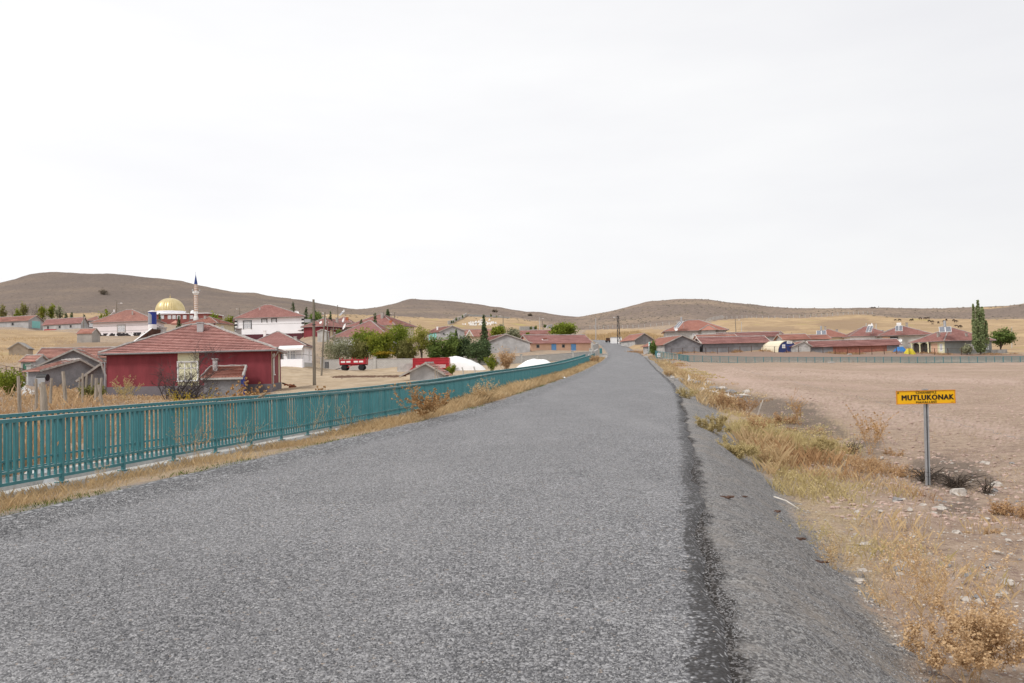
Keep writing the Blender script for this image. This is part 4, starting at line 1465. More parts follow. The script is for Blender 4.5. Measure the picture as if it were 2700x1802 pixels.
# porch gable and arch on the roadside grey house
pt, ax = R1['pt'], axes(R1)
L = R1['L']
k = MB()
k.box(pt(.70 * L, -.75, 1.3), (3.2, 1.5, 3.2), ax)
pw = obj('porch', k, M['conc'], R1['root'])
k = MB()
hR = 2.95
a0, a1, m0 = pt(.70 * L - 2.1, -1.9, hR - .05), pt(.70 * L + 2.1, -1.9, hR - .05), pt(.70 * L, -1.6, hR + 1.2)
b0, b1, m1 = pt(.70 * L - 2.1, .3, hR + .05), pt(.70 * L + 2.1, .3, hR + .05), pt(.70 * L, 2.6, hR + 1.25)
roof_plane(k, b0, a0, m0, m1)
roof_plane(k, a1, b1, m1, m0)
k.poly([a0, a1, m0])
k.uv += [(0, 0)] * 3
pr = obj('porch_roof', k, M['roof_orange'], pw)
k = MB()
lumpy(k, a0, m0, .1)
lumpy(k, a1, m0, .1)
obj('porch_ridge', k, M['mortar'], pw)
# open arch at its right end
k = MB()
ar = [pt(L + 1.4, -.4 + 1.6 * 0, -1.0), pt(L + 1.4, -.4, 1.9)]
for i in range(9):
    a = PI * i / 8
    ar.append(pt(L + .75 + .65 * math.cos(a), -.4, 1.7 + .65 * math.sin(a)))
for i in range(len(ar) - 1):
    k.bar(ar[i], ar[i + 1], .18, .22)
obj('porch_arch', k, M['cream_wall'], R1['root'])
# brick stretch in the long barn
pt, ax, L = BB['pt'], axes(BB), BB['L']
k = MB()
f0, f1 = BB['brick']
k.box(pt((f0 + f1) / 2 * L, -.01, -.2), ((f1 - f0) * L, .06, 3.0), ax)
obj('brick_facing', k, M['brick_red'], BB['root'])
for d in BLD:
    if d['name'] == 'roadside_barn':
        pt, ax, D = d['pt'], axes(d), d['D']
        v_ = d['V'].normalized()
        k = MB()
        k.bar(pt(0, .1, d['h'] / 2 - .3), pt(0, D - .1, d['h'] / 2 - .3), .05, d['h'] + .4)
        obj('whitewashed_wall', k, M['stone_wall'], d['root'])
# little gable on the tiled house behind the spruce
for d in BLD:
    if d.get('dormer'):
        pt, ax = d['pt'], axes(d)
        c = .25 * d['L']
        k = MB()
        k.poly([pt(c - .8, -.55, 1.5), pt(c + .8, -.55, 1.5), pt(c, -.55, 3.0)])
        w_ = obj('gable', k, M['cream_wall'], d['root'])
        k = MB()
        roof_plane(k, pt(c - 1, 2.5, 1.5), pt(c - 1, -.7, 1.4), pt(c, -.7, 3.1), pt(c, 3, 3.1))
        roof_plane(k, pt(c + 1, -.7, 1.4), pt(c + 1, 2.5, 1.5), pt(c, 3, 3.1), pt(c, -.7, 3.1))
        obj('gable_roof', k, M['roof_old'], w_)
        k = MB()
        k.bar(pt(c - 1, -.72, 1.4), pt(c, -.72, 3.1), .08, .2)
        k.bar(pt(c + 1, -.72, 1.4), pt(c, -.72, 3.1), .08, .2)
        obj('gable_verge', k, M['white_paint'], w_)
# loggia on the left flank of the grey house by the poplar
pt, ax, D = R5['pt'], axes(R5), R5['D']
k = MB()
k.box(pt(-.03, .9, 1.0), (.08, 1.75, 2.9), ax)
k.box(pt(-.03, 3.0, 1.35), (.06, 2.3, 2.2), ax)
yw = obj('painted_wall', k, M['panel_cream'], R5['root'])
k = MB()
k.box(pt(-.07, 3.0, 1.05), (.06, 1.9, 2.0), ax)
obj('shutter', k, M['orange_wall'], yw)
k = MB()
k.box(pt(-.07, .95, 1.25), (.08, .8, 1.35), ax)
f = obj('window', k, M['white_paint'], R5['root'])
k = MB()
k.box(pt(-.10, .95, 1.3), (.05, .6, 1.05), ax)
obj('pane', k, M['curtain'], f)
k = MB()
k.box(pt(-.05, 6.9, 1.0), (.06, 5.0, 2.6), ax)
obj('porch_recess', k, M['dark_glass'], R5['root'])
for b in (4.3, 6.9, 9.5):
    k = MB()
    k.lathe(pt(-.5, b, 0), [(.2, -1), (.2, .1), (.13, .2), (.12, 2.0), (.2, 2.2), (.22, 2.42)], 12)
    obj('column', k, M['panel_cream'], R5['root'])
for a, b in ((4.3, 6.9), (6.9, 9.5)):
    k = MB()
    for i in range(10):
        t0, t1 = PI * i / 10, PI * (i + 1) / 10
        m_ = (a + b) / 2
        k.bar(pt(-.5, m_ - 1.25 * math.cos(t0), 1.85 + .5 * math.sin(t0)), pt(-.5, m_ - 1.25 * math.cos(t1), 1.85 + .5 * math.sin(t1)), .12, .12)
    obj('arch', k, M['panel_cream'], R5['root'])

# ------------------------------------------------------------------ railings and the channel between them
def road_path(y0, y1, off, step=.5):
    """points along the verge at a distance off from the road's left edge, equally spaced"""
    ys = np.arange(y0, y1, .1)
    x, z, h, dd = road(ys)
    n = np.sqrt(1 + dd * dd)
    s = -(h + off)
    P = np.stack([x + s / n, ys - s * dd / n, z], -1)
    L = np.concatenate([[0], np.cumsum(np.linalg.norm(np.diff(P[:, :2], axis=0), axis=1))])
    t = np.arange(0, L[-1], step)
    return np.stack([np.interp(t, L, P[:, i]) for i in range(3)], -1)


def railing(off, label, y0, y1, lift=0.0):
    bw = .036 if off < 3 else .030
    pts = road_path(y0, y1, off, .1364)
    pts[:, 2] += lift
    c = Vector(pts[0])
    root = thing('green_railing', label, 'railing', c, 'railings along the channel')
    bars = MB()
    for i in range(len(pts)):
        if i % 11 == 0:
            continue
        j = min(i + 1, len(pts) - 1)
        t = Vector(pts[j] - pts[j - 1])
        t.z = 0
        t.normalize()
        ax = Matrix((t, Vector((-t.y, t.x, 0)), Vector((0, 0, 1)))).transposed()
        bars.box(Vector(pts[i]) + Vector((0, 0, .56)), (bw, bw, .96), ax)
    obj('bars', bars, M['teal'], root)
    k15 = pts[::11]
    for nm, zz, w, h in (('top_rail', 1.065, .085, .06), ('lower_rail', .10, .045, .05), ('middle_rail', .27, .035, .04)):
        k = MB()
        for i in range(len(k15) - 1):
            a, b = Vector(k15[i]), Vector(k15[i + 1])
            dz = Vector((0, 0, zz + random.uniform(-.006, .006)))
            k.bar(a + dz, b + dz, w, h)
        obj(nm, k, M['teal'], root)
    me = None
    for p in k15[:98]:
        if me is None:
            k = MB()
            k.box((c.x, c.y, c.z + .50), (.06, .06, 1.08))
            k.box((c.x, c.y, c.z - .015), (.16, .16, .015))
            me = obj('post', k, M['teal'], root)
            continue
        o = me.copy()
        COL.objects.link(o)
        o.parent = root
        o.location = Vector(p) - c
    return root


railing(2.30, 'long teal railing of upright bars nearest the road, its foot on a concrete ledge', 4.62, 146.0, -.10)
railing(3.72, 'second teal railing on the far side of the concrete channel', 4.0, 143.0, -.10)
chn = thing('concrete_channel', 'concrete drainage channel running between the two teal railings', 'channel', off_road(5, -6.9))


def ribbon(name, prof, y0, y1, m, root, step=1.0):
    """extrude a (offset, z) profile along the road's left side"""
    ring = [road_path(y0, y1, o_, step) for o_, _ in prof]
    n = min(len(r) for r in ring)
    V, k = [], len(prof)
    for i in range(n):
        for (o_, z_), r in zip(prof, ring):
            V.append((r[i, 0], r[i, 1], r[i, 2] + z_))
    idx = np.arange(n * k).reshape(n, k)
    Fq = np.stack([idx[:-1], np.roll(idx, -1, 1)[:-1], np.roll(idx, -1, 1)[1:], idx[1:]], -1).reshape(-1, 4)
    return obj_np(name, np.array(V), Fq[:, ::-1], m, root)


ribbon('channel_wall', [(2.12, -.6), (2.12, -.135), (2.52, -.125), (2.52, -1.2)], 2, 146, M['conc'], chn)
ribbon('channel_wall', [(3.55, -1.2), (3.55, -.12), (3.92, -.12), (3.92, -.7)], 2, 144, M['conc'], chn)
ribbon('channel_floor', [(2.45, -1.25), (2.45, -.98), (3.62, -.98), (3.62, -1.25)], 2, 145, M['conc_dark'], chn)

# thin mesh fence along the stream on the right
mesh_px = [(1717, 936, 160), (1735, 941, 143), (1784, 950, 127), (1818, 955, 123), (1989, 959, 122), (2180, 959.5, 122), (2400, 958.5, 122), (2560, 958, 122), (2760, 957, 122)]
mp = [U(*p) for p in mesh_px]
dl = [0]
for a, b in zip(mp, mp[1:]):
    dl.append(dl[-1] + (b - a).length)


def on_mesh(t):
    return Vector([np.interp(t, dl, [p[i] for p in mp]) for i in range(3)])


root = thing('mesh_fence', 'low see-through teal fence of thin bars crossing behind the pink field', 'fence', mp[0])
N_ = Vector((0, 0, 1))
k, kr = MB(), MB()
t = 0.0
while t < dl[-1] - .2:
    p = on_mesh(t)
    k.box(p + N_ * .53, (.024, .024, .9))
    t += .085 if t > dl[2] else .55
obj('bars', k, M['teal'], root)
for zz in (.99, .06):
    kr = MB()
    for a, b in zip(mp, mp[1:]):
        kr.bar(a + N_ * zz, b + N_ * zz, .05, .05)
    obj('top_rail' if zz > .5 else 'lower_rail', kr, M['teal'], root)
t, proto = 0.0, None
while t < dl[-1]:
    p = on_mesh(t)
    if proto is None:
        k = MB()
        k.box(p + N_ * .35, (.07, .07, 1.34))
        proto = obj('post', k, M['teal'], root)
    else:
        o = proto.copy()
        COL.objects.link(o)
        o.parent = root
        o.location = p - mp[0]
    t += 1.31

# culvert end: bin-like teal box on the left, teal frame with notice on the right
p = U(1584.5, 936, 150)
root = thing('railing_end_panel', 'narrow teal panel standing at the end of the railing by the bend', 'panel', p)
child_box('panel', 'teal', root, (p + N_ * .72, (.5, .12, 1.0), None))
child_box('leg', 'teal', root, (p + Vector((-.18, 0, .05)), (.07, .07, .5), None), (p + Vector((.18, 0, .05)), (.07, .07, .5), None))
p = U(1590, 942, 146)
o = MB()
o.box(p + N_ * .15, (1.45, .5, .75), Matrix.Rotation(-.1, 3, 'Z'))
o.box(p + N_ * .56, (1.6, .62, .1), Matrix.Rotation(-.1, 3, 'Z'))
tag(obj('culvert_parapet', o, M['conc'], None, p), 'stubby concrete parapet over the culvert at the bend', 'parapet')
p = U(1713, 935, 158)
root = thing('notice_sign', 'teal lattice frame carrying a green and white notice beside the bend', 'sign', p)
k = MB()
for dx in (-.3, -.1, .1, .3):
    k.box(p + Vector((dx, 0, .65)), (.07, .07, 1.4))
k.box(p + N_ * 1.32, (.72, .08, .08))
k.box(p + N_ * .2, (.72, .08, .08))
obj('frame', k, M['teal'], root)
child_box('post', 'white_paint', root, (p + Vector((-.14, -.05, 1.6)), (.06, .06, 1.6), None), (p + Vector((.22, -.05, 1.6)), (.06, .06, 1.6), None))
pn = child_box('panel', 'white_paint', root, (p + Vector((.04, -.1, 2.05)), (.52, .04, .84), None))
child_box('printed_field', 'turq', pn, (p + Vector((.04, -.125, 2.2)), (.40, .02, .40), None), (p + Vector((.04, -.125, 1.78)), (.40, .02, .10), None))
p = U(1737, 943, 140)
root = thing('notice_board', 'small white notice with a blue mark standing before the mesh fence', 'sign', p)
child_box('post', 'steel', root, (p + N_ * .2, (.06, .06, .9), None))
pn = child_box('panel', 'white_paint', root, (p + Vector((0, -.05, .42)), (.54, .03, .62), None))
child_box('printed_mark', 'blue_door', pn, (p + Vector((.02, -.07, .58)), (.28, .02, .12), None))
child_box('printed_lines', 'ink', pn, (p + Vector((0, -.07, .36)), (.40, .02, .045), None), (p + Vector((0, -.07, .26)), (.34, .02, .045), None))

# ------------------------------------------------------------------ the yellow village sign
SD = 16.3
p0 = U(2445.3, 1277, SD)
top = U(2439.2, 1026, SD)
sroot = thing('village_sign', 'yellow village name sign on a grey steel post at the field edge', 'sign', p0)
up = (top - p0).normalized()
k = MB()
# open C-section post with holes on its face
a, b = p0 - up * .4, top
wv, tk = .078, .016
dirx = Vector((1, 0, 0))
k.bar(a, b, wv, .006, up=(0, 1, 0))
for s in (-1, 1):
    k.bar(a + dirx * s * wv / 2 + Vector((0, -.02, 0)), b + dirx * s * wv / 2 + Vector((0, -.02, 0)), .006, .045, up=(0, 1, 0))
    k.bar(a + dirx * s * (wv / 2 - .012) + Vector((0, -.042, 0)), b + dirx * s * (wv / 2 - .012) + Vector((0, -.042, 0)), .024, .006, up=(0, 1, 0))
post = obj('post', k, M['steel'], sroot)
k = MB()
n = int((b - a).length / .05)
for i in range(n):
    c = lerp(a, b, (i + .5) / n)
    k.box(c + Vector((0, -.006, 0)), (.012, .004, .018))
obj('punched_holes', k, M['dark_steel'], post)
e0, e1, e2, e3 = U(2363.5, 1067, SD - .07), U(2518.5, 1064, SD - .07), U(2517.5, 1027.5, SD - .07), U(2362.5, 1031.5, SD - .07)
sx = (e1 - e0 + e2 - e3).normalized()
sz = (e3 - e0 + e2 - e1).normalized()
sz = (sz - sx * sz.dot(sx)).normalized()
sy = sz.cross(sx)
SW, SH = (e1 - e0).length, (e3 - e0).length
sc_ = (e0 + e1 + e2 + e3) / 4
SAX = Matrix((sx, sy, sz)).transposed()
k = MB()
k.box(sc_, (SW, .012, SH), SAX)
panel = obj('panel', k, M['sign_yellow'], sroot)
k = MB()
for s in (-1, 1):
    k.box(sc_ + sz * (s * (SH / 2 - .004)) - sy * .006, (SW + .012, .022, .013), SAX)
    k.box(sc_ + sx * (s * (SW / 2 - .004)) - sy * .006, (.013, .022, SH - .014), SAX)
obj('rim', k, M['sign_edge'], panel)
k = MB()
k.box(sc_ + sz * (SH / 2 + .012) + sy * .02, (.11, .03, .03), SAX)
k.box(sc_ + sz * (SH / 2 + .02) - sy * .0, (.06, .05, .012), SAX)
obj('clamp', k, M['steel'], sroot)


def lettering(txt, cx, cz, size, width, m, parent, root_org, bold=.02):
    cu = bpy.data.curves.new('lettering', 'FONT')
    cu.body = txt
    cu.size = 1.0
    cu.align_x = 'CENTER'
    cu.align_y = 'CENTER'
    cu.space_character = 1.14
    cu.extrude = .002
    cu.resolution_u = 3
    ob = bpy.data.objects.new('lettering', cu)
    COL.objects.link(ob)
    bpy.context.view_layer.update()
    me = bpy.data.meshes.new_from_object(ob.evaluated_get(bpy.context.evaluated_depsgraph_get()))
    bpy.data.objects.remove(ob)
    co = np.array([v.co[:] for v in me.vertices])
    mn, mx = co.min(0), co.max(0)
    co[:, 0] = (co[:, 0] - (mn[0] + mx[0]) / 2) * width / (mx[0] - mn[0])
    co[:, 1] = (co[:, 1] - (mn[1] + mx[1]) / 2) * size / (mx[1] - mn[1])
    fl = [list(p.vertices) for p in me.polygons]
    nv, sh = len(co), [(-bold, 0), (bold, 0), (0, -bold), (0, bold), (0, 0)]
    big = np.concatenate([co + np.array([a_ * size, b_ * size * .6, .0004 * i_]) for i_, (a_, b_) in enumerate(sh)])
    me = bpy.data.meshes.new('lettering')
    me.from_pydata(big.tolist(), [], [[v_ + nv * i_ for v_ in f_] for i_ in range(len(sh)) for f_ in fl])
    co = big
    W = np.array(sc_ - sy * .010)[None] + np.outer(co[:, 0] + cx, np.array(sx)) + np.outer(co[:, 1] + cz, np.array(sz)) - np.outer(co[:, 2], np.array(sy))
    W -= np.array(root_org)
    me.vertices.foreach_set('co', W.astype(np.float32).ravel())
    me.materials.clear()
    me.materials.append(M[m])
    me.update()
    ob = bpy.data.objects.new('lettering', me)
    COL.objects.link(ob)
    ob.parent = parent
    return ob


q = SW / 155.0            # metres per photo pixel on the sign
lettering('MUTLUKONAK', 5.0 * q, -.6 * q, 13.0 * q, 136 * q, 'ink', panel, p0, .07)
lettering('CİHANBEYLİ', .8 * q, 12.9 * q, 7.2 * q, 54 * q, 'ink', panel, p0, .02)
lettering('MAHALLESİ', .8 * q, -12.2 * q, 7.2 * q, 54 * q, 'ink', panel, p0, .02)
k = MB()
cc = sc_ - sy * .008
for i, (a_, z_, w_) in enumerate(((-72.5, 12.8, 4.2), (-72.5, 10.8, 5.2), (-71.8, 14.4, 1.6))):
    k.box(cc + sx * (a_ * q) + sz * (z_ * q), (w_ * q, .004, .9 * q), SAX)
for a_ in (67.5, 69.5, 71.8):
    k.box(cc + sx * (a_ * q) - sz * (14.6 * q), (1.7 * q, .004, .9 * q), SAX)
obj('printed_marks', k, M['ink'], panel)


# ------------------------------------------------------------------ trailers
def wheel(name, c, r, w, root, yax):
    """tyre and rim, axle along yax"""
    yax = Vector(yax).normalized()
    xa = Vector((0, 0, 1)).cross(yax).normalized()
    ax = Matrix((xa, Vector((0, 0, 1)), yax)).transposed()
    k = MB()
    k.lathe(c, [(r * .55, -w / 2), (r * .9, -w / 2), (r, -w * .3), (r, w * .3), (r * .9, w / 2), (r * .55, w / 2)], 20, ax)
    o = obj(name, k, M['tyre'], root, smooth=False)
    k = MB()
    k.lathe(c, [(r * .56, -w * .4), (r * .5, -w * .42), (r * .2, -w * .30), (r * .2, w * .3), (r * .5, w * .42), (r * .56, w * .4)], 16, ax)
    obj('rim', k, M['dark_steel'], o)
    return o


a, b = U(893.5, 978, 115), U(966, 979, 115)
gzt = gz((a.x + b.x) / 2, 116) + .06
root = thing('flat_trailer', 'low red farm trailer with four white panels and drawbar on the ground', 'trailer', ((a.x + b.x) / 2, 115.9, gzt))
x0, x1 = a.x + .1, b.x - .1
y0, y1 = 115, 117
k = MB()
zb, zt = gzt + .92, gzt + 1.60
k.box(((x0 + x1) / 2, (y0 + y1) / 2, zb), (x1 - x0, y1 - y0, .12))
for y in (y0, y1):
    k.box(((x0 + x1) / 2, y, (zb + zt) / 2), (x1 - x0, .05, zt - zb))
    for x in (x0 + .05, (x0 + x1) / 2, x1 - .05):
        k.box((x, y - .03, (zb + zt) / 2 + .12), (.10, .09, zt - zb + .3))
    k.box(((x0 + x1) / 2, y - .03, zt - .02), (x1 - x0, .06, .07))
for x in (x0, x1):
    k.box((x, (y0 + y1) / 2, (zb + zt) / 2), (.05, y1 - y0 - .1, zt - zb))
obj('body', k, M['trailer_red'], root)
W4 = (x1 - x0)
for f in (.14, .345, .63, .83):
    k = MB()
    k.box((x0 + f * W4, y0 - .035, zb + .33), (.60, .03, .24))
    obj('white_panel', k, M['white_paint'], root)
k = MB()
for y in (y0 + .3, y1 - .3):
    k.box(((x0 + x1) / 2, y, zb - .12), (x1 - x0, .1, .14))
for x in (x0 + .65, x1 - .65):
    k.box((x, (y0 + y1) / 2, gzt + .62), (.5, .3, .35))
    k.bar((x, y0, gzt + .42), (x, y1, gzt + .42), .1, .1)
obj('chassis', k, M['dark_steel'], root)
k = MB()
k.bar((x0 + 1.15, y0 + .1, gzt + .45), (x0 + 2.0, y0 + .1, zb - .1), .08, .08)
k.bar((x0 + 1.6, y0 + .15, zb - .2), (x1 - 1.2, y0 + .15, zb - .2), .07, .07)
obj('brace', k, M['trailer_red'], root)
for x in (x0 + .62, x1 - .68):
    for y in (y0 + .1, y1 - .1):
        wheel('wheel', (x, y, gzt + .40), .41, .26, root, (0, 1, 0))
k = MB()
k.bar((x0 + .3, 116, gzt + .45), (x0 - 1.15, 115.4, gzt + .06), .09, .09)
k.bar((x0 + .3, 115.5, gzt + .45), (x0 - 1.15, 115.4, gzt + .06), .07, .07)
obj('drawbar', k, M['dark_steel'], root)

a, b = U(1089, 974, 104), U(1184, 974, 104)
zf = gz((a.x + b.x) / 2, 105)
root = thing('tipping_trailer', 'high sided red tipping trailer with white stripes beside a white tarpaulin heap', 'trailer', ((a.x + b.x) / 2, 105, zf))
x0, x1, y0, y1 = a.x, b.x, 104, 106.2
zb, zt = a.z + .02, U(1140, 944, 104).z
k = MB()
for y in (y0, y1):
    k.box(((x0 + x1) / 2, y, (zb + zt) / 2), (x1 - x0, .06, zt - zb))
    for zz in (zb + .05, zb + .38 * (zt - zb), zb + .52 * (zt - zb), zb + .76 * (zt - zb), zt - .04):
        k.box(((x0 + x1) / 2, y - .05, zz), (x1 - x0 - .02, .08, .07))
    for f in (0.005, .5, .995):
        k.box((x0 + f * (x1 - x0), y - .055, (zb + zt) / 2), (.09, .1, zt - zb))
for x in (x0, x1):
    k.box((x, (y0 + y1) / 2, (zb + zt) / 2), (.06, y1 - y0 - .12, zt - zb))
k.box(((x0 + x1) / 2, (y0 + y1) / 2, zb), (x1 - x0, y1 - y0, .1))
obj('body', k, M['trailer_red'], root)
for f in (.16, .33, .66, .83):
    k = MB()
    for i in range(3):
        k.box((x0 + f * (x1 - x0), y0 - .06, zb + .16 + .16 * i), (.78, .03, .075))
    obj('white_stripes', k, M['white_paint'], root)
k = MB()
k.box(((x0 + x1) / 2, (y0 + y1) / 2, zb - .18), (x1 - x0 - .3, .9, .2))
for y in (y0 + .3, y1 - .3):
    k.bar((x1 - .45, y, zb - .1), (x1 - .45, y, zf + .02), .12)
    k.bar((x1 - .85, y, zb - .1), (x1 - .5, y, zf + .3), .08)
obj('chassis', k, M['dark_steel'], root)
for x in (x0 + 1.0,):
    for y in (y0 + .25, y1 - .25):
        wheel('wheel', (x, y, zf + .42), .42, .28, root, (0, 1, 0))
k = MB()
k.bar((x0 - .1, y0 + 1, zb + .1), (x0 - .5, y0 + 1, zb - .25), .3, .3)
obj('hitch', k, M['trailer_red'], root)

# ------------------------------------------------------------------ garden wall, stone screen, small walls
def block_wall(name, label, pts, h, m, pil=None, thick=.22, coping=True, group=None, down=1.2):
    """pts: world points on the ground"""
    root = thing(name, label, 'wall', pts[0], group)
    root['kind'] = 'thing'
    k, kc = MB(), MB()
    for a, b in zip(pts, pts[1:]):
        a, b = Vector(a), Vector(b)
        k.bar(a + N_ * (h / 2 - down / 2), b + N_ * (h / 2 - down / 2), thick, h + down)
        kc.bar(a + N_ * (h + .03), b + N_ * (h + .03), thick + .1, .07)
    obj('wall_body', k, M[m], root)
    if coping:
        obj('coping', kc, M['conc'], root)
    for f, ph in pil or ():
        n = len(pts) - 1
        i = min(int(f * n), n - 1)
        c = lerp(Vector(pts[i]), Vector(pts[i + 1]), f * n - i)
        kp = MB()
        kp.box(c + N_ * ((h + ph) / 2 - down / 2), (.42, .42, h + ph + down))
        kp.box(c + N_ * (h + ph + .04), (.56, .56, .09))
        obj('pillar', kp, M['conc'], root)
    return root


gw = [U(845, 972, 124), U(1090, 968.5, 126), U(1290, 966, 129), U(1420, 958, 135), U(1566, 947, 143)]
block_wall('garden_wall', 'long grey block wall with square pillars below the orchard trees', gw, 1.32, 'block', [(.005, .35), (.145, .3), (.25, .0), (.42, .25), (.50, .0), (.66, .3), (.74, .0), (.90, .3), (.985, .5)])
p, q_ = U(1048, 981, 106), U(1089, 982, 106)
block_wall('stone_screen', 'short panel of crazy-paved stones beside the tipping trailer', [p, q_], 1.15, 'stone_wall', coping=False, thick=.25, down=.4)
block_wall('yard_wall', 'low grey yard wall beside the crooked barn', [U(78, 996, 76), U(118, 994, 78)], 1.05, 'conc_dark', [(.02, .1)], coping=False)
block_wall('gate_wall', 'short grey wall with gate pillars at the end of the salmon farm building', [U(1562, 930, 160), U(1576, 925, 172)], 1.5, 'conc', [(.02, .5), (.98, .3)], coping=True)
block_wall('side_wall', 'low concrete wall following the bend behind the railing', [U(1552, 950, 140), U(1577, 933, 158)], .95, 'conc', [], coping=False)
block_wall('block_wall', 'dark block wall below the round tree at the village edge', [U(2615, 937, 146), U(2655, 936, 147)], 1.0, 'conc_dark', [], coping=False)
block_wall('graveyard_wall', 'white graveyard wall climbing the slope behind the roofs', [G(1181, 320, 860), G(1193, 345, 855), G(1205, 370, 849), G(1218, 400, 843), G(1230, 430, 837)], 1.5, 'conc', [], coping=False)
block_wall('graveyard_wall', 'long pale graveyard wall running level along the foot of the hill', [G(x_, 430, 838) for x_ in range(1232, 1350, 14)], 1.0, 'conc_dark', [], coping=False)
block_wall('graveyard_wall', 'grey wall stepping down the slope under a row of tiny trees', [G(1370, 300, 869), G(1390, 309, 866), G(1410, 319, 863), G(1430, 332, 860), G(1443, 352, 855), G(1456, 380, 851)], 1.3, 'conc', [], coping=False)

# grey roof shed close behind the railings
sp = U(1081, 1004, 77.5)
eq = U(1169, 1004, 78)
root = thing('gabled_shed', 'tiny grey shed with drooping gable roof close behind the railing', 'shed', (lerp(sp, eq, .5).x, 79, sp.z), 'farm buildings of the village')
W_ = (eq - sp).length
hh = 1.15
rz = 1.62
dv = Vector((.35, 2.4, 0))
ap = U(1126, 957, 77.5) - U(1126, 1004, 77.5)
k = MB()
A0, A1, T = sp - N_ * 1, eq - N_ * 1, None
m_ = lerp(sp, eq, .5)
for off in (Vector((0, 0, 0)), dv):
    k.poly([sp + off - N_, eq + off - N_, eq + off + N_ * (hh - .3), m_ + off + N_ * rz, sp + off + N_ * (hh - .2)])
k.quad(sp - N_, sp + dv - N_, sp + dv + N_ * (hh - .2), sp + N_ * (hh - .2))
k.quad(eq - N_, eq + dv - N_, eq + dv + N_ * (hh - .3), eq + N_ * (hh - .3))
obj('wall', k, M['grey_wall'], root)
k = MB()
vv = dv.normalized()
ux = (eq - sp).normalized()
tA, tB = m_ - vv * .35 + N_ * (rz + .08), m_ + dv + vv * .2 + N_ * (rz + .08)
lA, lB = sp - ux * .95 - vv * .35 + N_ * .42, sp - ux * .95 + dv + N_ * .42
rA, rB = eq + ux * .3 - vv * .35 + N_ * .55, eq + ux * .3 + dv + N_ * .55
roof_plane(k, lB, lA, tA, tB, step=.34)
roof_plane(k, rA, rB, tB, tA, step=.34)
ro = obj('roof', k, M['roof_old'], root)
k = MB()
k.bar(lA - N_ * .02, tA - N_ * .02, .08, .16)
k.bar(rA - N_ * .02, tA - N_ * .02, .08, .16)
obj('verge_board', k, M['barge'], root)
k = MB()
lumpy(k, tA + N_ * .03, tB + N_ * .03, .1)
obj('ridge_cap', k, M['mortar'], ro)

# tarpaulin heaps
def heap(name, label, ctr, sx_, sy_, h, m, seed, n=34, lean=0.0, po=2.2):
    V, Fc = [], []
    for i in range(n + 1):
        for j in range(n + 1):
            a, b = 2 * i / n - 1, 2 * j / n - 1
            r = (abs(a) ** po + abs(b) ** po) ** (1 / po)
            hz = max(0, 1 - min(1, r) ** 2.2) ** .75
            hz *= 1 - .10 * abs(mnoise.noise(Vector((a * 4.2 + b, b * 3, seed + 7)))) - .05 * abs(mnoise.noise(Vector((a * 11, b * 9 + a * 5, seed + 3))))
            hz *= 1 + .16 * mnoise.noise(Vector((a * 2.1, b * 2.1, seed))) + .07 * mnoise.noise(Vector((a * 6, b * 6, seed)))
            hz *= 1 + lean * a
            V.append((ctr.x + a * sx_, ctr.y + b * sy_, ctr.z + h * hz - .15))
    idx = np.arange((n + 1) ** 2).reshape(n + 1, n + 1)
    Fc = np.stack([idx[:-1, :-1], idx[1:, :-1], idx[1:, 1:], idx[:-1, 1:]], -1).reshape(-1, 4)
    o = obj_np(name, np.array(V), Fc, M[m], None, ctr, smooth=True)
    return tag(o, label, 'tarpaulin')


c = U(1220, 984, 95)
c = U(1194, 984, 109)
heap('tarpaulin_heap', 'large heap under white sheeting sloping down from the red tipping trailer', Vector((c.x, 109, gz(c.x, 108))), 4.6, 2.2, 2.0, 'tarp', 3, lean=-.1, n=44)
c = U(1413, 970, 113)
heap('tarpaulin_heap', 'flat topped heap under white sheeting half hidden by the far railing', Vector((c.x, 115, c.z - .35)), 3.2, 2.5, 1.75, 'tarp', 8, po=3.2, lean=.1)
c = U(2390, 933, 143)
heap('tarpaulin_heap', 'blue tarpaulin tent between the brick barn and the porch', Vector((c.x - .4, 144.5, c.z - .1)), 1.25, 1.4, 1.55, 'tarp_blue', 5, po=3)
c = U(2405, 933, 141)
heap('tarpaulin_heap', 'yellow tarpaulin mound leaning against the blue one', Vector((c.x + .05, 142, c.z - .1)), 1.05, .9, 1.2, 'tarp_yellow', 6)

# ------------------------------------------------------------------ tunnel shed
p, q_ = U(2052, 929, 148), U(2102, 929, 148)
root = thing('tunnel_shed', 'cream round-roofed tunnel shed with a dark blue end wall', 'shed', (lerp(p, q_, .5).x, 150, p.z), 'farm buildings of the village')
cx, rad = lerp(p, q_, .5), (q_ - p).length / 2
dv = Vector((-3.0, 9.5, 0))
k = MB()
n = 22
hz = 2.25
arc = [Vector((cx.x - (rad + .12) * math.cos(PI * i / n), cx.y - .15, p.z - .1 + hz * math.sin(PI * i / n) ** .9)) for i in range(n + 1)]
for i in range(n):
    k.quad(arc[i], arc[i + 1], arc[i + 1] + dv, arc[i] + dv)
    k.quad(arc[i] - (arc[i] - cx) * .045, arc[i + 1] - (arc[i + 1] - cx) * .045, arc[i + 1], arc[i])
obj('cover', k, M['quonset'], root, smooth=False)
k = MB()
k.poly([a * 1.0 - (a - cx) * .05 + Vector((0, .1, 0)) for a in arc])
ew = obj('end_wall', k, M['navy'], root)
for x_, z_, w_, h_ in ((-.75, 1.05, .56, .68), (.35, 1.78, .98, .5)):
    k = MB()
    c = Vector((cx.x + x_, cx.y - .10, p.z + z_))
    k.box(c, (w_, .05, h_))
    b_ = obj('white_board', k, M['white_paint'], ew)
    k = MB()
    for i in range(3):
        k.box(c + Vector((0, -.035, h_ * (.22 - .22 * i))), (w_ * .7, .02, .05))
    obj('printed_lines', k, M['steel'], b_)
k = MB()
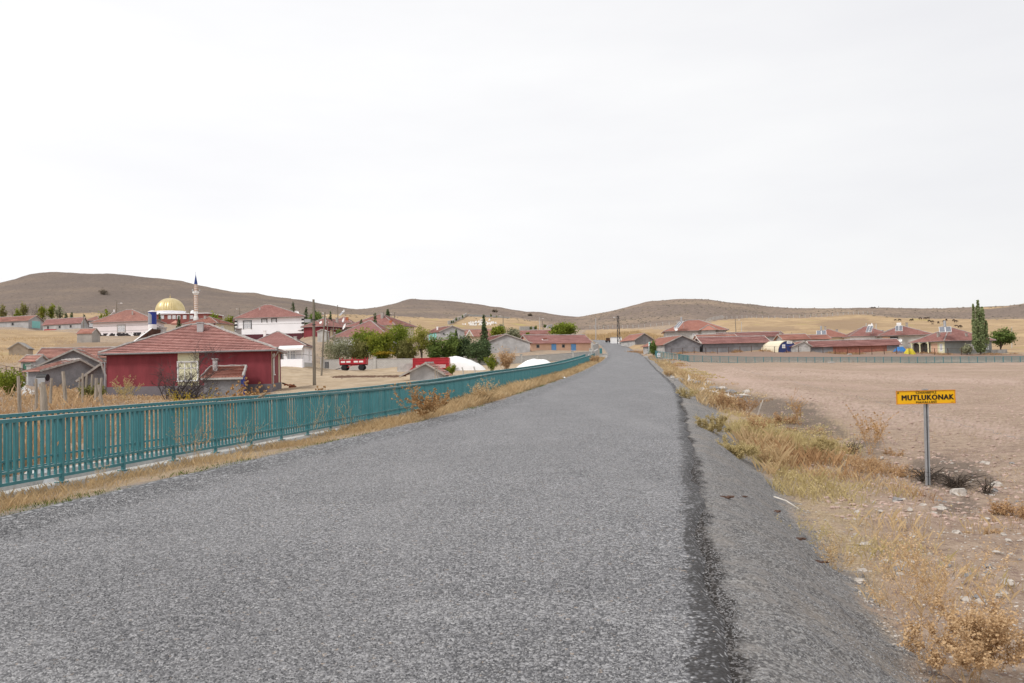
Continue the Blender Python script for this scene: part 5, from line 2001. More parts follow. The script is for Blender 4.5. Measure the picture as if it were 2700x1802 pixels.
k.bar(Vector((cx.x - 1.6, cx.y - .06, p.z + 1.12)), Vector((cx.x + 1.6, cx.y - .06, p.z + 1.12)), .04, .06)
k.bar(Vector((cx.x - .1, cx.y - .06, p.z + 1.12)), Vector((cx.x - .1, cx.y - .06, p.z)), .04, .05)
obj('door_seam', k, M['deep_blue'], ew)

p = U(1613, 904, 243)
root = thing('white_shed', 'white sheeted shed with a flat top beside the lattice pole', 'shed', p, 'farm buildings of the village')
child_box('sheet_wall', 'white_paint', root, (p + Vector((1.5, 1.5, .6)), (3.1, 3, 2.0), None))
child_box('flat_roof', 'conc', root, (p + Vector((1.5, 1.5, 1.66)), (3.4, 3.3, .1), None))
p = U(1603, 903, 250)
root = thing('farm_machine', 'rust red farm machine parked where the road vanishes', 'machine', p)
child_box('hopper', 'rust', root, (p + Vector((0, 0, 1.0)), (1.1, 1.2, .7), None), (p + Vector((-.1, 0, .55)), (1.3, 1.3, .3), None))
wheel('wheel', p + Vector((-.5, -.5, .35)), .38, .2, root, (0, 1, 0))
wheel('wheel', p + Vector((.5, -.5, .35)), .38, .2, root, (0, 1, 0))

# ------------------------------------------------------------------ mosque
mb_ = U(449, 882, 320)
root = thing('mosque', 'red walled mosque with a ribbed gold dome and a row of white windows', 'mosque', mb_)
mx0, mx1 = U(404, 880, 318).x, U(548, 880, 318).x
mz, mzt = mb_.z - 2, U(450, 829, 318).z
k = MB()
k.box(((mx0 + mx1) / 2, 326, (mz + mzt) / 2), (mx1 - mx0, 16, mzt - mz))
obj('wall', k, M['mosque_red'], root)
k = MB()
k.box(((mx0 + mx1) / 2, 326, mzt + .12), (mx1 - mx0 + 1.0, 17, .24))
obj('cornice', k, M['white_wall'], root)
for px in (428, 447, 459, 471, 487, 505):
    c = U(px, 837, 317.9)
    k = MB()
    k.box(c, (1.35, .16, 1.45))
    f = obj('window', k, M['white_paint'], root)
    k = MB()
    for s in (-.33, .33):
        k.box(c + Vector((s, -.07, 0)), (.5, .08, 1.2))
    obj('pane', k, M['curtain'], f)
dc = U(449, 822, 326)
DR = 36.2 / F * 326
k = MB()
k.lathe((dc.x, dc.y, dc.z - 1.1), [(DR * 1.03, 0), (DR * 1.03, .75), (DR * 1.07, .8), (DR * 1.07, 1.1)], 40)
obj('drum', k, M['white_wall'], root)
k = MB()
nseg = 72
base = len(k.v)
dh = (822 - 786.5) / F * 326
rows = 16
for i in range(rows + 1):
    th = PI / 2 * i / rows
    for j in range(nseg):
        ph = 2 * PI * j / nseg
        rr = DR * (math.cos(th) ** .92) * (1 + (.016 if j % 2 else -.008))
        k.v.append((dc.x + rr * math.cos(ph), dc.y + rr * math.sin(ph), dc.z + dh * math.sin(th)))
for i in range(rows):
    for j in range(nseg):
        j2 = (j + 1) % nseg
        k.f.append((base + i * nseg + j, base + i * nseg + j2, base + (i + 1) * nseg + j2, base + (i + 1) * nseg + j))
dm = obj('dome', k, M['gold'], root)
k = MB()
k.lathe((dc.x, dc.y, dc.z + dh - .1), [(.25, 0), (.12, .2), (.25, .45), (.08, .6), (.18, .85), (.05, 1.0), (.03, 1.9)], 10)
obj('finial', k, M['gold'], dm)
k = MB()
k.lathe((dc.x, dc.y, dc.z), [(DR * 1.06, -.05), (DR * 1.06, .18), (DR * .98, .25)], 40)
obj('dome_rim', k, M['gold'], dm)
c = U(463, 852, 314)
k = MB()
k.lathe((c.x, c.y, c.z - 2.6), [(1.7, 0), (1.7, 2.3), (2.1, 2.35), (0.05, 3.6)], 4, Matrix.Rotation(PI / 4, 3, 'Z'))
obj('porch_turret', k, M['roof_orange'], root)
c = U(508, 826, 321)
k = MB()
k.lathe((c.x, c.y, c.z - .2), [(.8, 0), (.85, .5), (.65, 1.0), (.3, 1.3), (.05, 1.4)], 16)
obj('small_dome', k, M['white_paint'], root)
# minaret
b0 = U(517.5, 884, 318)
tp = U(516, 716, 318)
root = thing('minaret', 'slim white and orange checked minaret with a blue pointed cap', 'minaret', b0)


def zpx(py):
    return U(516, py, 318).z


cx_, cy_ = U(516.7, 800, 318).x, 318
k = MB()
k.lathe((cx_, cy_, 0), [(1.0, b0.z - 2), (1.0, zpx(838)), (.72, zpx(834)), (.72, zpx(775))], 12)
k.lathe((cx_, cy_, 0), [(.60, zpx(775)), (.60, zpx(750))], 12)
sh = obj('shaft', k, M['white_paint'], root)
k = MB()
py = 820.0
while py > 752:
    if not 768 < py < 777:
        r_ = .78 if py > 775 else .65
        k.lathe((cx_, cy_, zpx(py) - .08), [(r_, 0), (r_, .2)], 12)
    py -= 5.6
for i in range(12):
    a = 2 * PI * (i + .5) / 12
    k.bar((cx_ + .73 * math.cos(a), cy_ + .73 * math.sin(a), zpx(822)), (cx_ + .73 * math.cos(a), cy_ + .73 * math.sin(a), zpx(778)), .07)
    k.bar((cx_ + .61 * math.cos(a), cy_ + .61 * math.sin(a), zpx(770)), (cx_ + .61 * math.cos(a), cy_ + .61 * math.sin(a), zpx(751)), .06)
obj('checked_tiles', k, M['check'], sh)
k = MB()
k.lathe((cx_, cy_, 0), [(.7, zpx(778)), (1.25, zpx(773)), (1.25, zpx(769.5)), (1.1, zpx(769.5)), (1.1, zpx(772))], 16)
obj('balcony', k, M['white_paint'], root)
k = MB()
k.lathe((cx_, cy_, 0), [(.72, zpx(750)), (.66, zpx(749)), (.06, zpx(725)), (.03, zpx(716))], 14)
obj('spire', k, M['spire'], root)
for a in (.3, 1.6, 2.9, 4.3):
    k = MB()
    c = Vector((cx_ + 1.05 * math.cos(a), cy_ + 1.05 * math.sin(a), zpx(766)))
    k.tube([c, c + Vector((math.cos(a), math.sin(a), 0)) * .6], [.08, .3], 8)
    obj('loudspeaker', k, M['steel'], root)


# ------------------------------------------------------------------ solar water heaters
def solar(label, base, size, tilt, az, tank='white', up_tank=True, group='solar water heaters on the roofs'):
    """two slanted panels with a tank over the top end; base = lower front of the panels"""
    base = Vector(base)
    root = thing('solar_water_heater', label, 'solar heater', base, group)
    R = Matrix.Rotation(az, 3, 'Z') @ Matrix.Rotation(tilt, 3, 'X')
    R0 = Matrix.Rotation(az, 3, 'Z')
    w, l = size

    def at(x, y, z=0):
        return base + R @ Vector((x, y, z))
    for s in (-.26, .26):
        k = MB()
        k.box(at(s * w, l / 2, .08), (w * .5, l, .09), R)
        f = obj('collector', k, M['white_paint'], root)
        k = MB()
        k.box(at(s * w, l / 2, .13), (w * .44, l * .94, .02), R)
        obj('glass', k, M['solar'], f)
    tpz = at(0, l, 0)
    k = MB()
    for s in (-.45, .45):
        g = at(s * w, l, .05)
        k.bar(g, Vector((g.x, g.y, base.z - .2)), .05)
        k.bar(at(s * w, .1, 0), at(s * w, .1, 0) - N_ * .4, .05)
    obj('stand', k, M['steel'], root)
    if tank == 'upright':
        k = MB()
        k.lathe(tpz + N_ * .1, [(.20, 0), (.22, .05), (.22, 1.0), (.19, 1.06)], 18)
        obj('tank', k, M['steel'], root)
    elif tank == 'double':
        for dz in (.22, .56):
            k = MB()
            k.tube([tpz + R0 @ Vector((-w * .32, .1, dz)), tpz + R0 @ Vector((w * .32, .1, dz))], .18, 14)
            obj('tank', k, M['white_paint'], root)
    else:
        k = MB()
        k.tube([tpz + R0 @ Vector((-w * .42, .1, .2)), tpz + R0 @ Vector((w * .42, .1, .2))], .18, 14)
        obj('tank', k, M['white_paint'], root)
        k = MB()
        k.lathe(tpz + R0 @ Vector((w * .2, .15, .34)), [(.13, 0), (.14, .05), (.14, .3), (.1, .36)], 14)
        obj('feed_tank', k, M['white_paint'], root)
    return root


# the big one beside the red house
bp = U(357, 902, 66.5)
root = thing('solar_water_heater', 'solar heater with a blue and grey upright tank behind the red house roof', 'solar heater', bp, 'solar water heaters on the roofs')
tpx = U(403, 868, 68.5)
kx = MB()
dirp = (tpx - bp)
side = Vector((.35, 1.9, 0))
nrm = dirp.cross(side).normalized()
if nrm.z < 0:
    nrm = -nrm
k = MB()
k.quad(bp, tpx, tpx + side, bp + side)
k.quad(bp + nrm * .1, tpx + nrm * .1, tpx + side + nrm * .1, bp + side + nrm * .1)
for a, b in ((bp, tpx), (tpx, tpx + side), (tpx + side, bp + side), (bp + side, bp)):
    k.quad(a, b, b + nrm * .1, a + nrm * .1)
k.bar(bp + nrm * .05, tpx + nrm * .05, .14, .12)
cl = obj('collector', k, M['rust'], root)
k = MB()
k.bar(bp + nrm * .06 - side * .03, tpx + nrm * .06 - side * .03, .13, .13)
obj('frame_edge', k, M['white_paint'], cl)
k = MB()
i0, i1 = bp + dirp * .04 + side * .05 + nrm * .115, tpx - dirp * .04 + side * .05 + nrm * .115
k.quad(i0, i1, i1 + side * .9, i0 + side * .9)
obj('glass', k, M['solar'], cl)
k = MB()
tb = U(402, 866, 69.2)
for dx, dy in ((-.25, 0), (.25, 0), (-.25, .9), (.25, .9)):
    k.bar(tb + Vector((dx, dy, .2)), tb + Vector((dx, dy, -1.5)), .05)
for s in (.2, .45, .7):
    c = lerp(bp, tpx, s)
    k.bar(c, c - N_ * (.25 + 1.5 * s), .04)
k.bar(tb + Vector((-.25, 0, -.5)), tb + Vector((-1.4, 0, -1.2)), .04)
obj('stand', k, M['dark_steel'], root)
k = MB()
k.lathe(tb + N_ * .05, [(.34, -.25), (.35, 0), (.35, .28)], 20)
obj('tank_base', k, M['white_paint'], root)
k = MB()
k.lathe(tb + N_ * .33, [(.33, 0), (.34, .02), (.34, 1.05), (.33, 1.07)], 24)
tk_ = obj('tank', k, M['blue_tank'], root)
k = MB()
k.lathe(tb + N_ * 1.40, [(.36, 0), (.37, .05), (.2, .12), (.03, .14)], 24)
obj('tank_lid', k, M['white_paint'], tk_)
k = MB()
n = 12
for i in range(n):
    a0, a1 = math.radians(180 + 105 * i / n), math.radians(180 + 105 * (i + 1) / n)
    k.quad(*[tb + Vector((.345 * math.cos(a), .345 * math.sin(a), .33 + z_)) for a, z_ in ((a0, .05), (a1, .05), (a1, 1.0 - .03 * (i - 5) ** 2 * .2), (a0, 1.0 - .03 * (i - 6) ** 2 * .2))])
obj('faded_face', k, M['dull_tank'], tk_)
cb_ = U(421, 890, 70)
k = MB()
k.box(cb_ + N_ * .2, (.85, .8, 1.2))
k.box(cb_ + N_ * .84, (.98, .9, .1))
tag(obj('chimney_stack', k, M['conc'], None, cb_), 'wide grey rendered stack beside the blue water tank', 'chimney')

solar('solar heater with two white tanks on the pinkish white house', U(287, 838, 192), (1.6, 1.6), .85, -1.2, 'double')
solar('solar heater with its tank on the furthest hip roof', U(896, 833, 220), (1.5, 1.4), .8, -1.0, 'single')
solar('steep white solar heater with upright tank on the big grey roadside house', U(1783, 866, 187), (1.7, 2.2), .75, -1.1, 'upright')
solar('flat pair of solar panels on the yellow house', U(2166, 884, 187), (2.1, 2.0), .55, -.35, 'upright')
solar('shiny tube solar heater on the arcaded white house', U(2290, 877, 179), (1.2, 2.2), .7, -.7, 'single')
solar('solar heater with stacked white tanks on the grey house with open porch', U(2370, 874, 173), (1.4, 1.7), .75, -.5, 'double')
solar('solar panels with grey upright tank on the columned house by the poplar', U(2493, 877, 142.5), (1.9, 1.75), .6, -.45, 'upright')


# ------------------------------------------------------------------ satellite dishes
def dish(label, c, r, face, pole=.8):
    c = Vector(c)
    root = thing('satellite_dish', label, 'satellite dish', c, 'satellite dishes')
    f = Vector(face).normalized()
    a = f.cross(N_).normalized()
    ax = Matrix((a, f.cross(a), f)).transposed()
    k = MB()
    k.lathe(c, [(.02, -.12 * r), (r * .5, -.06 * r), (r * .85, .10 * r), (r, .22 * r), (r * .98, .24 * r), (r * .5, 0), (.02, -.06 * r)], 18, ax)
    obj('bowl', k, M['white_paint'], root)
    k = MB()
    k.tube([c - f * .1, c - f * .15 - N_ * pole], .04, 6)
    k.tube([c - N_ * r * .8, c + f * r * 1.0], .02, 5)
    obj('mast', k, M['steel'], root)


for lb, pp, r, fc in (('white dish on the roof edge of the tall white house', (782, 826, 190), .55, (.2, -.9, .5)), ('white dish on the red house roof below the tall poles', (846, 851, 184), .38, (-.4, -.8, .5)),
                      ('tilted white dish left of the two chimneys', (909, 862, 186), .75, (-.9, -.5, .4)), ('tilted white dish on the roof by the thin pole', (906, 846, 200), .75, (-.9, -.5, .3)),
                      ('white dish on the roof of the big grey roadside house', (1782, 869, 186), .42, (.2, -.9, .4)), ('large white dish above the grey end of the brick barn', (2374, 898, 146), .30, (-.2, -.9, .3))):
    dish(lb, U(*pp), r, fc)


# ------------------------------------------------------------------ poles
def pole(name, label, px, pyb, pyt, d, r0, m='pole_wood', pxt=None, extra=None, base=None, group='utility poles of the village'):
    b = U(px, pyb, d)
    g = gz(b.x, b.y)
    t = U(pxt if pxt is not None else px, pyt, d)
    b.z = g
    root = thing(name, label, 'pole', b, group)
    k = MB()
    k.tube([b - N_ * .5, lerp(b, t, .5), t], [r0, r0 * .85, r0 * .65], 9)
    obj('shaft', k, M[m], root)
    if extra:
        extra(root, b, t)
    return root, b, t


def insul(root, b, t):
    k = MB()
    for i, s in enumerate((-1, 1, -1)):
        c = t - N_ * (.15 + .3 * i)
        k.bar(c, c + Vector((s * .22, 0, 0)), .03)
        k.lathe(c + Vector((s * .22, 0, 0)), [(.03, 0), (.05, .05), (.04, .14)], 8)
    obj('insulator', k, M['white_paint'], root)


def lampx(s=1):
    def f(root, b, t):
        k = MB()
        c = t - N_ * .7
        k.tube([c, c + Vector((s * .5, -.1, .2)), c + Vector((s * 1.0, -.1, .22))], .035, 6)
        arm = obj('lamp_arm', k, M['steel'], root)
        k = MB()
        k.box(c + Vector((s * 1.15, -.1, .2)), (.5, .22, .12))
        obj('lamp_head', k, M['white_paint'], arm)
    return f


def p1x(root, b, t):
    c = lerp(b, t, .745)
    k = MB()
    k.bar(c, c + Vector((-.35, 0, .03)), .05)
    k.box(c + Vector((-.5, -.05, .04)), (.5, .3, .28))
    obj('meter_box', k, M['steel'], root)
    k = MB()
    for z_ in (.70, .76):
        k.lathe(lerp(b, t, z_), [(.17, 0), (.17, .06)], 9)
    obj('clamp_band', k, M['dark_steel'], root)


POLES = [pole('utility_pole', 'thick timber pole with a grey box nearest the red house', 829, 1017, 790, 68, .145, extra=p1x, pxt=826.5),
         pole('utility_pole', 'leaning timber pole standing in the yard before the garden wall', 847, 991, 824, 98, .12, pxt=856.5, extra=insul),
         pole('utility_pole', 'dark pole just behind the leaning timber pole', 863.5, 915, 845, 150, .12, extra=insul),
         pole('utility_pole', 'tall thin dark pole before the clustered hip roofs', 892, 880, 805, 200, .14, pxt=890),
         pole('utility_pole', 'short pole against the cream walled house', 879, 885, 848, 180, .10),
         pole('utility_pole', 'distant pole with a pale lamp right of the hip roofs', 1040, 870, 823, 280, .16, extra=lampx(-1)),
         pole('utility_pole', 'distant pole standing in the yellow stubble', 1081, 880, 845, 250, .14, extra=insul),
         pole('utility_pole', 'dark pole below the graveyard with a small lamp', 1326.5, 862, 830, 300, .17, extra=lampx(-1)),
         pole('lamp_post', 'pale concrete lamp post beside the round leafy tree', 1423, 872, 837, 280, .16, 'conc', extra=lampx(1)),
         pole('utility_pole', 'dark leaning pole next to the pale lamp post', 1433.5, 872, 846, 280, .15, pxt=1430),
         pole('lamp_post', 'slender grey post where the road disappears', 1571, 899, 838, 250, .14, 'steel', base=None),
         pole('utility_pole', 'dark pole with white lamp behind the low barns', 1941, 882, 840, 240, .14, pxt=1938.5, extra=lampx(1)),
         pole('lamp_post', 'pale concrete post beside the dark lamp pole in the yellow field', 1955, 878, 849, 245, .13, 'conc'),
         pole('utility_pole', 'short pole sticking up behind the round shed', 2087.5, 898, 876, 168, .07),
         pole('utility_pole', 'grey pole left of the tube solar heater', 2284, 880, 853, 230, .2, 'conc'),
         pole('utility_pole', 'grey pole above the arcaded house roof', 2310, 876, 854, 235, .16, 'conc'),
         pole('lamp_post', 'faint grey post right of the round tree', 2668, 925, 862, 175, .09, 'conc'),
         pole('utility_pole', 'black post by the solar heater on the pinkish white house', 305, 835, 795, 196, .13, pxt=308, extra=lampx(1)),
         pole('utility_pole', 'thin dark pole in front of the barn with three windows', 221, 868, 827, 240, .12, pxt=219.5),
         pole('utility_pole', 'dark pole on the hill side of the tall white house', 632, 840, 812, 330, .2, extra=lampx(-1)),
         pole('utility_pole', 'stubby dark pole beside the gold dome', 500, 842, 816, 316, .16)]


def crossarm(root, b, t):
    k = MB()
    for i in range(3):
        c = t - N_ * (.3 + .75 * i)
        k.bar(c - Vector((.75, 0, 0)), c + Vector((.75, 0, 0)), .09)
        for s in (-.7, .7):
            k.lathe(c + Vector((s, 0, 0)), [(.05, 0), (.06, .2)], 6)
    obj('crossarm', k, M['conc'], root)


POLES.append(pole('utility_pole', 'pole with three crossarms by the columned house roof', 2488, 872, 850, 220, .12, 'conc', extra=crossarm))
# lattice mast at the bend
b = U(1632, 905, 228)
t = U(1629, 833, 228)
root = thing('lattice_pole', 'tall steel lattice pole with lamp at the bend of the road', 'pole', b, 'utility poles of the village')
k = MB()
hw0, hw1 = .42, .2
for sx_ in (-1, 1):
    for sy_ in (-1, 1):
        k.bar(b + Vector((sx_ * hw0, sy_ * hw0, -.3)), t + Vector((sx_ * hw1, sy_ * hw1, 0)), .09)
obj('leg', k, M['dark_steel'], root)
k = MB()
n = 11
for i in range(n):
    a_, c_ = lerp(b, t, i / n), lerp(b, t, (i + 1) / n)
    wa, wb = lerp(hw0, hw1, i / n), lerp(hw0, hw1, (i + 1) / n)
    for sy_ in (-1, 1):
        s = 1 if i % 2 else -1
        k.bar(a_ + Vector((-s * wa, sy_ * wa, 0)), c_ + Vector((s * wb, sy_ * wb, 0)), .06)
        k.bar(a_ + Vector((sy_ * wa, -s * wa, 0)), c_ + Vector((sy_ * wb, s * wb, 0)), .06)
        k.bar(c_ + Vector((-wb, sy_ * wb, 0)), c_ + Vector((wb, sy_ * wb, 0)), .05)
obj('bracing', k, M['dark_steel'], root)
for z_ in (.3, .9):
    k = MB()
    c = t - N_ * z_
    k.bar(c - Vector((.6, 0, 0)), c + Vector((.6, 0, 0)), .09)
    obj('crossarm', k, M['dark_steel'], root)
k = MB()
k.tube([t - N_ * .6, t + Vector((-.7, 0, -.55)), t + Vector((-1.0, 0, -.45))], .05, 6)
la = obj('lamp_arm', k, M['steel'], root)
k = MB()
k.box(t + Vector((-1.1, 0, -.45)), (.5, .25, .14))
obj('lamp_head', k, M['white_paint'], la)


def wire(label, a, b, sag=.6, r=.012):
    k = MB()
    pts = [lerp(a, b, i / 14) - N_ * (sag * 4 * (i / 14) * (1 - i / 14)) for i in range(15)]
    k.tube(pts, r, 4, cap=False)
    tag(obj('overhead_wire', k, M['dark_steel'], None, a), label, 'wire')


wire('overhead wire from the lattice pole to the slender grey post', t - N_ * .3, POLES[10][2], .5)
wire('overhead wire from the slender grey post towards the pale lamp post', POLES[10][2], POLES[8][2], .7)
wire('overhead wire between the two timber poles in the yard', POLES[0][2] - N_ * .2, POLES[1][2], .5, .008)
wire('overhead wire from the leaning pole to the dark pole behind it', POLES[1][2], POLES[2][2], .5, .008)

# ------------------------------------------------------------------ fence on the hill, iron gate
def post_fence(name, label, pts, n, hgt, r, m, wires=(0.5, .9), group=None, rm='steel'):
    pts = [Vector(p) for p in pts]
    L = [0]
    for a, b in zip(pts, pts[1:]):
        L.append(L[-1] + (b - a).length)
    P = []
    for i in range(n):
        q = i / (n - 1) * L[-1]
        c = Vector([np.interp(q, L, [p[j] for p in pts]) for j in range(3)])
        c.z = gz(c.x, c.y)
        P.append(c)
    root = thing(name, label, 'fence', P[0], group)
    proto = None
    for c in P:
        if proto is None:
            k = MB()
            k.box(c + N_ * (hgt / 2 - .15), (r, r, hgt + .3))
            proto = obj('post', k, M[m], root)
        else:
            o = proto.copy()
            COL.objects.link(o)
            o.parent = root
            o.location = c - P[0]
    k = MB()
    for a, b in zip(P, P[1:]):
        for w in wires:
            k.bar(a + N_ * (hgt * w), b + N_ * (hgt * w), .03)
    obj('wire_strands', k, M[rm], root)
    return root


post_fence('hill_fence', 'line of pale posts crossing the hillside above the yellow field', [G(1556, 400, 884), G(1660, 372, 876), G(1770, 350, 868), G(1860, 350, 852), G(1910, 400, 840), G(2000, 415, 838), G(2100, 422, 839), G(2200, 432, 834), G(2268, 440, 829), G(2300, 445, 831)], 62, 1.55, .20, 'conc')
post_fence('field_fence', 'low wire fence on dark posts in front of the long barns', [G(1770, 149, 931), G(1870, 147, 930), G(2000, 147, 930), G(2120, 143, 930), G(2250, 142, 930), G(2390, 141, 932), G(2480, 140, 935), G(2535, 139, 935)], 25, 1.15, .085, 'rust', (.95,), rm='rust')
root = post_fence('iron_fence', 'rusty iron fence and gate across the lane at the edge of the village', [G(-20, 80, 1000), G(0, 79, 1000), G(18, 78.5, 1000), G(36, 78, 1000), G(53, 77, 1000), G(76, 76.5, 1000)], 6, 1.22, .05, 'rust', (.98, .7, .3), rm='rust')
g0, g1 = G(54, 76.8, 1000), G(75, 76.5, 1000)
k = MB()
for i in range(9):
    c = lerp(g0, g1, i / 8)
    k.box(c + N_ * .62, (.03, .03, 1.15))
k.bar(g0 + N_ * 1.2, g1 + N_ * 1.2, .05)
k.bar(g0 + N_ * .1, g1 + N_ * .1, .05)
obj('gate', k, M['rust'], root)

# timber stakes of a broken fence
stakes = [(48, 53, 992, 1085, 30, .07), (95, 94, 999, 1070, 34, .065), (136, 131, 998, 1066, 36, .065), (166, 175, 980, 1067, 38, .09), (218, 217, 984, 1060, 42, .06), (229, 226, 986, 1016, 46, .07),
          (243, 241, 988, 1013, 46, .07), (254, 251, 997, 1053, 44, .10), (268, 260, 997, 1043, 45, .08), (259, 270, 1015, 1046, 43, .08), (210, 209, 995, 1010, 47, .06)]
slab = ['third grey stake from the left edge, thin and straight', 'slim grey stake just left of the thick post', 'slim stake just right of the thick post', 'pale knotty stake leaning in tan weeds before the crooked barn',
        'thin upright stake below the crooked barn', 'short pale stub beside the thin upright stake', 'bleached stub in front of the dark block shed', 'pale square stake close to the red house', 'upper of two crossed stakes by the red house',
        'lower of two crossed stakes by the red house', 'tiny stub behind the thin upright stake']
slab[0] = 'lone thin stake by the pale path at the far edge'
for (xt, xb, yt, yb, d, r), lb in zip(stakes, slab):
    t, b = U(xt, yt, d), U(xb, yb, d)
    b.z = min(b.z, gz(b.x, b.y)) - .1
    k = MB()
    mid = lerp(b, t, .55) + Vector((random.uniform(-.03, .03), 0, 0))
    k.tube([b, mid, t], [r, r * .95, r * .8], 7)
    tag(obj('fence_stake', k, M['wood'], None, b), lb, 'stake', 'stakes of the broken fence')
t, b = U(113, 1008, 21), U(122, 1150, 21)
b.z = gz(b.x, b.y) - .2
k = MB()
k.tube([b, lerp(b, t, .3), lerp(b, t, .8), t], [.11, .1, .09, .05], 8)
k.tube([lerp(b, t, .8), t + Vector((-.09, 0, -.05))], [.05, .03], 6)
tag(obj('fence_stake', k, M['wood'], None, b), 'thick split timber post right behind the railing', 'stake', 'stakes of the broken fence')
# two bent concrete posts by the heap
for i, (px, pt_, pb) in enumerate(((1218, 969, 990), (1249, 967, 988))):
    t, b = U(px, pt_, 88), U(px + 4, pb, 88)
    b.z = min(b.z, gz(b.x, b.y)) - .1
    k = MB()
    k.tube([b, U(px + 3, pt_ + 9, 88), t], .07, 6)
    tag(obj('bent_post', k, M['conc'], None, b), ('cranked concrete post in front of the white heap, nearer the trailer', 'cranked concrete post at the low end of the white heap')[i], 'post', 'cranked fence posts')
for i, (px, pt_, pb) in enumerate(((1147.5, 967, 1004), (1153.5, 967, 1004))):
    t, b = U(px, pt_, 76.3), U(px, pb, 76.3)
    k = MB()
    k.bar(b - N_ * .3, t, .1 if i == 0 else .07)
    tag(obj('shed_prop', k, M['wood'], None, b), ('thicker pale prop in front of the tiny shed', 'thinner pale prop in front of the tiny shed')[i], 'post', 'props by the tiny shed')
# wheelie bin, pipe
p = U(113, 1024, 58)
p.z = gz(p.x, p.y)
root = thing('rubbish_bin', 'grey metal rubbish bin with a rounded black lid among the weeds', 'bin', p)
child_box('bin_body', 'steel', root, (p + N_ * .42, (.64, .6, .85), None))
k = MB()
k.tube([p + Vector((-.36, 0, .86)), p + Vector((.36, 0, .86))], .26, 12)
obj('lid', k, M['black_paint'], root)
# red vehicle-like sheet by the far barn, scrap by the red house
p = U(133, 874, 248)
root = thing('red_cart', 'low red cart beside the barn with three windows', 'cart', p)
child_box('cart_bed', 'trailer_red', root, (p + N_ * .35, (3.4, 1.2, .35), None), (p + N_ * .55, (3.6, .1, .2), None))
wheel('wheel', p + Vector((-1, -.5, .15)), .3, .15, root, (0, 1, 0))
wheel('wheel', p + Vector((1, -.5, .15)), .3, .15, root, (0, 1, 0))
p = G(769, 72, 1015)
root = thing('scrap_heap', 'small pile of rusty scrap lying right of the red house', 'scrap', p)
for i in range(7):
    k = MB()
    a = p + Vector((random.uniform(-.5, .5), random.uniform(-.3, .3), .06 + .04 * i))
    k.bar(a, a + Vector((random.uniform(-.7, .7), random.uniform(-.3, .3), random.uniform(-.05, .2))), .07, .12)
    obj('scrap_piece', k, M['rust' if i % 2 else 'orange_brick'], root)
p = U(862, 972, 122.5)
root = thing('wire_bin', 'dark wire litter bin against the left end of the garden wall', 'bin', p)
child_box('bin_body', 'dark_steel', root, (p + N_ * .5, (.5, .5, 1.0), None))
k = MB()
for s in (-.2, 0, .2):
    k.box(p + Vector((s, -.26, .5)), (.05, .04, 1.05))
k.box(p + N_ * 1.03, (.56, .56, .06))
obj('bin_ribs', k, M['steel'], root)

# ------------------------------------------------------------------ graveyard
tomb = None
tl_ = [(1237, 855), (1242, 853), (1247, 853), (1252, 852.5), (1257, 852), (1262, 851), (1267, 851.5), (1283, 850), (1287, 851), (1291, 852), (1295, 850.5), (1299, 851), (1303, 850), (1308, 851), (1240, 861), (1249, 860), (1221, 858), (1226, 857), (1265, 855), (1285, 856), (1293, 856), (1272, 853), (1277, 852), (1254, 861), (1245, 857), (1290, 846)]
for i, (px, py) in enumerate(tl_):
    p = G(px, 325 + (860 - py) * 4, py)
    q = U(px, py + 2, p.y)
    if tomb is None:
        tomb = thing('gravestone', 'small white gravestone on the slope above the village', 'gravestone', p, 'gravestones')
        child_box('slab', 'tomb', tomb, (p + N_ * .2, (.6, 1.6, .4), None))
        child_box('headstone', 'tomb', tomb, (p + Vector((-.05, .8, .5)), (.5, .12, 1.0), None))
    else:
        dup(tomb, p, random.uniform(-.4, .4), scale=random.uniform(.8, 1.2))
p = G(1270, 345, 848)
root = thing('white_monument', 'taller white monument among the gravestones', 'monument', p)
child_box('shaft', 'tomb', root, (p + N_ * 1.2, (.9, .9, 2.8), None))
child_box('cap', 'tomb', root, (p + N_ * 2.7, (1.4, 1.4, .25), None))

# ------------------------------------------------------------------ leaves, blades, twigs
def leaf_quads(C, size, tint, flat=0.0):
    """C (N,3) centres -> one diamond leaf each"""
    n = len(C)
    a = RNG.normal(size=(n, 3))
    a[:, 2] *= (1 - flat)
    a /= np.linalg.norm(a, axis=1)[:, None]
    b = RNG.normal(size=(n, 3))
    b -= (b * a).sum(1)[:, None] * a
    b /= np.linalg.norm(b, axis=1)[:, None]
    s = (size * RNG.uniform(.6, 1.35, n))[:, None] if np.isscalar(size) else size[:, None]
    V = np.stack([C + a * s, C + b * s * .62, C - a * s, C - b * s * .62], 1).reshape(-1, 3)
    Fq = np.arange(n * 4).reshape(n, 4)
    return V, Fq, np.repeat(tint, 4)


def clumps(ctr, rad, nc, nl, seed, shape='round', spread=.32):
    """points gathered in uneven clumps inside an ellipsoid"""
    rg = np.random.default_rng(seed)
    d = rg.normal(size=(nc * 3, 3))
    d /= np.linalg.norm(d, axis=1)[:, None]
    r = rg.random(nc * 3) ** .42
    P = d * r[:, None]
    if shape == 'round':
        P[:, 2] = np.where(P[:, 2] < 0, P[:, 2] * .8, P[:, 2])
    keep = vn3(P * 1.6 + seed * .37) > .36
    P = P[keep][:nc]
    R = np.array(rad)
    cl = rg.random(len(P))
    K = rg.integers(0, len(P), nl)
    off = rg.normal(size=(nl, 3)) * spread * rg.uniform(.5, 1.15, len(P))[K][:, None]
    Q = (P[K] + off * np.array([1, 1, .8])) * R + np.array(ctr)
    t = np.clip(.55 * cl[K] + .45 * rg.random(nl) + .12 * off[:, 2] / spread, 0, 1)
    return Q, t, P * R + np.array(ctr)


def vn3(P):
    return np.array([.5 + .5 * mnoise.noise(Vector(p)) for p in P])


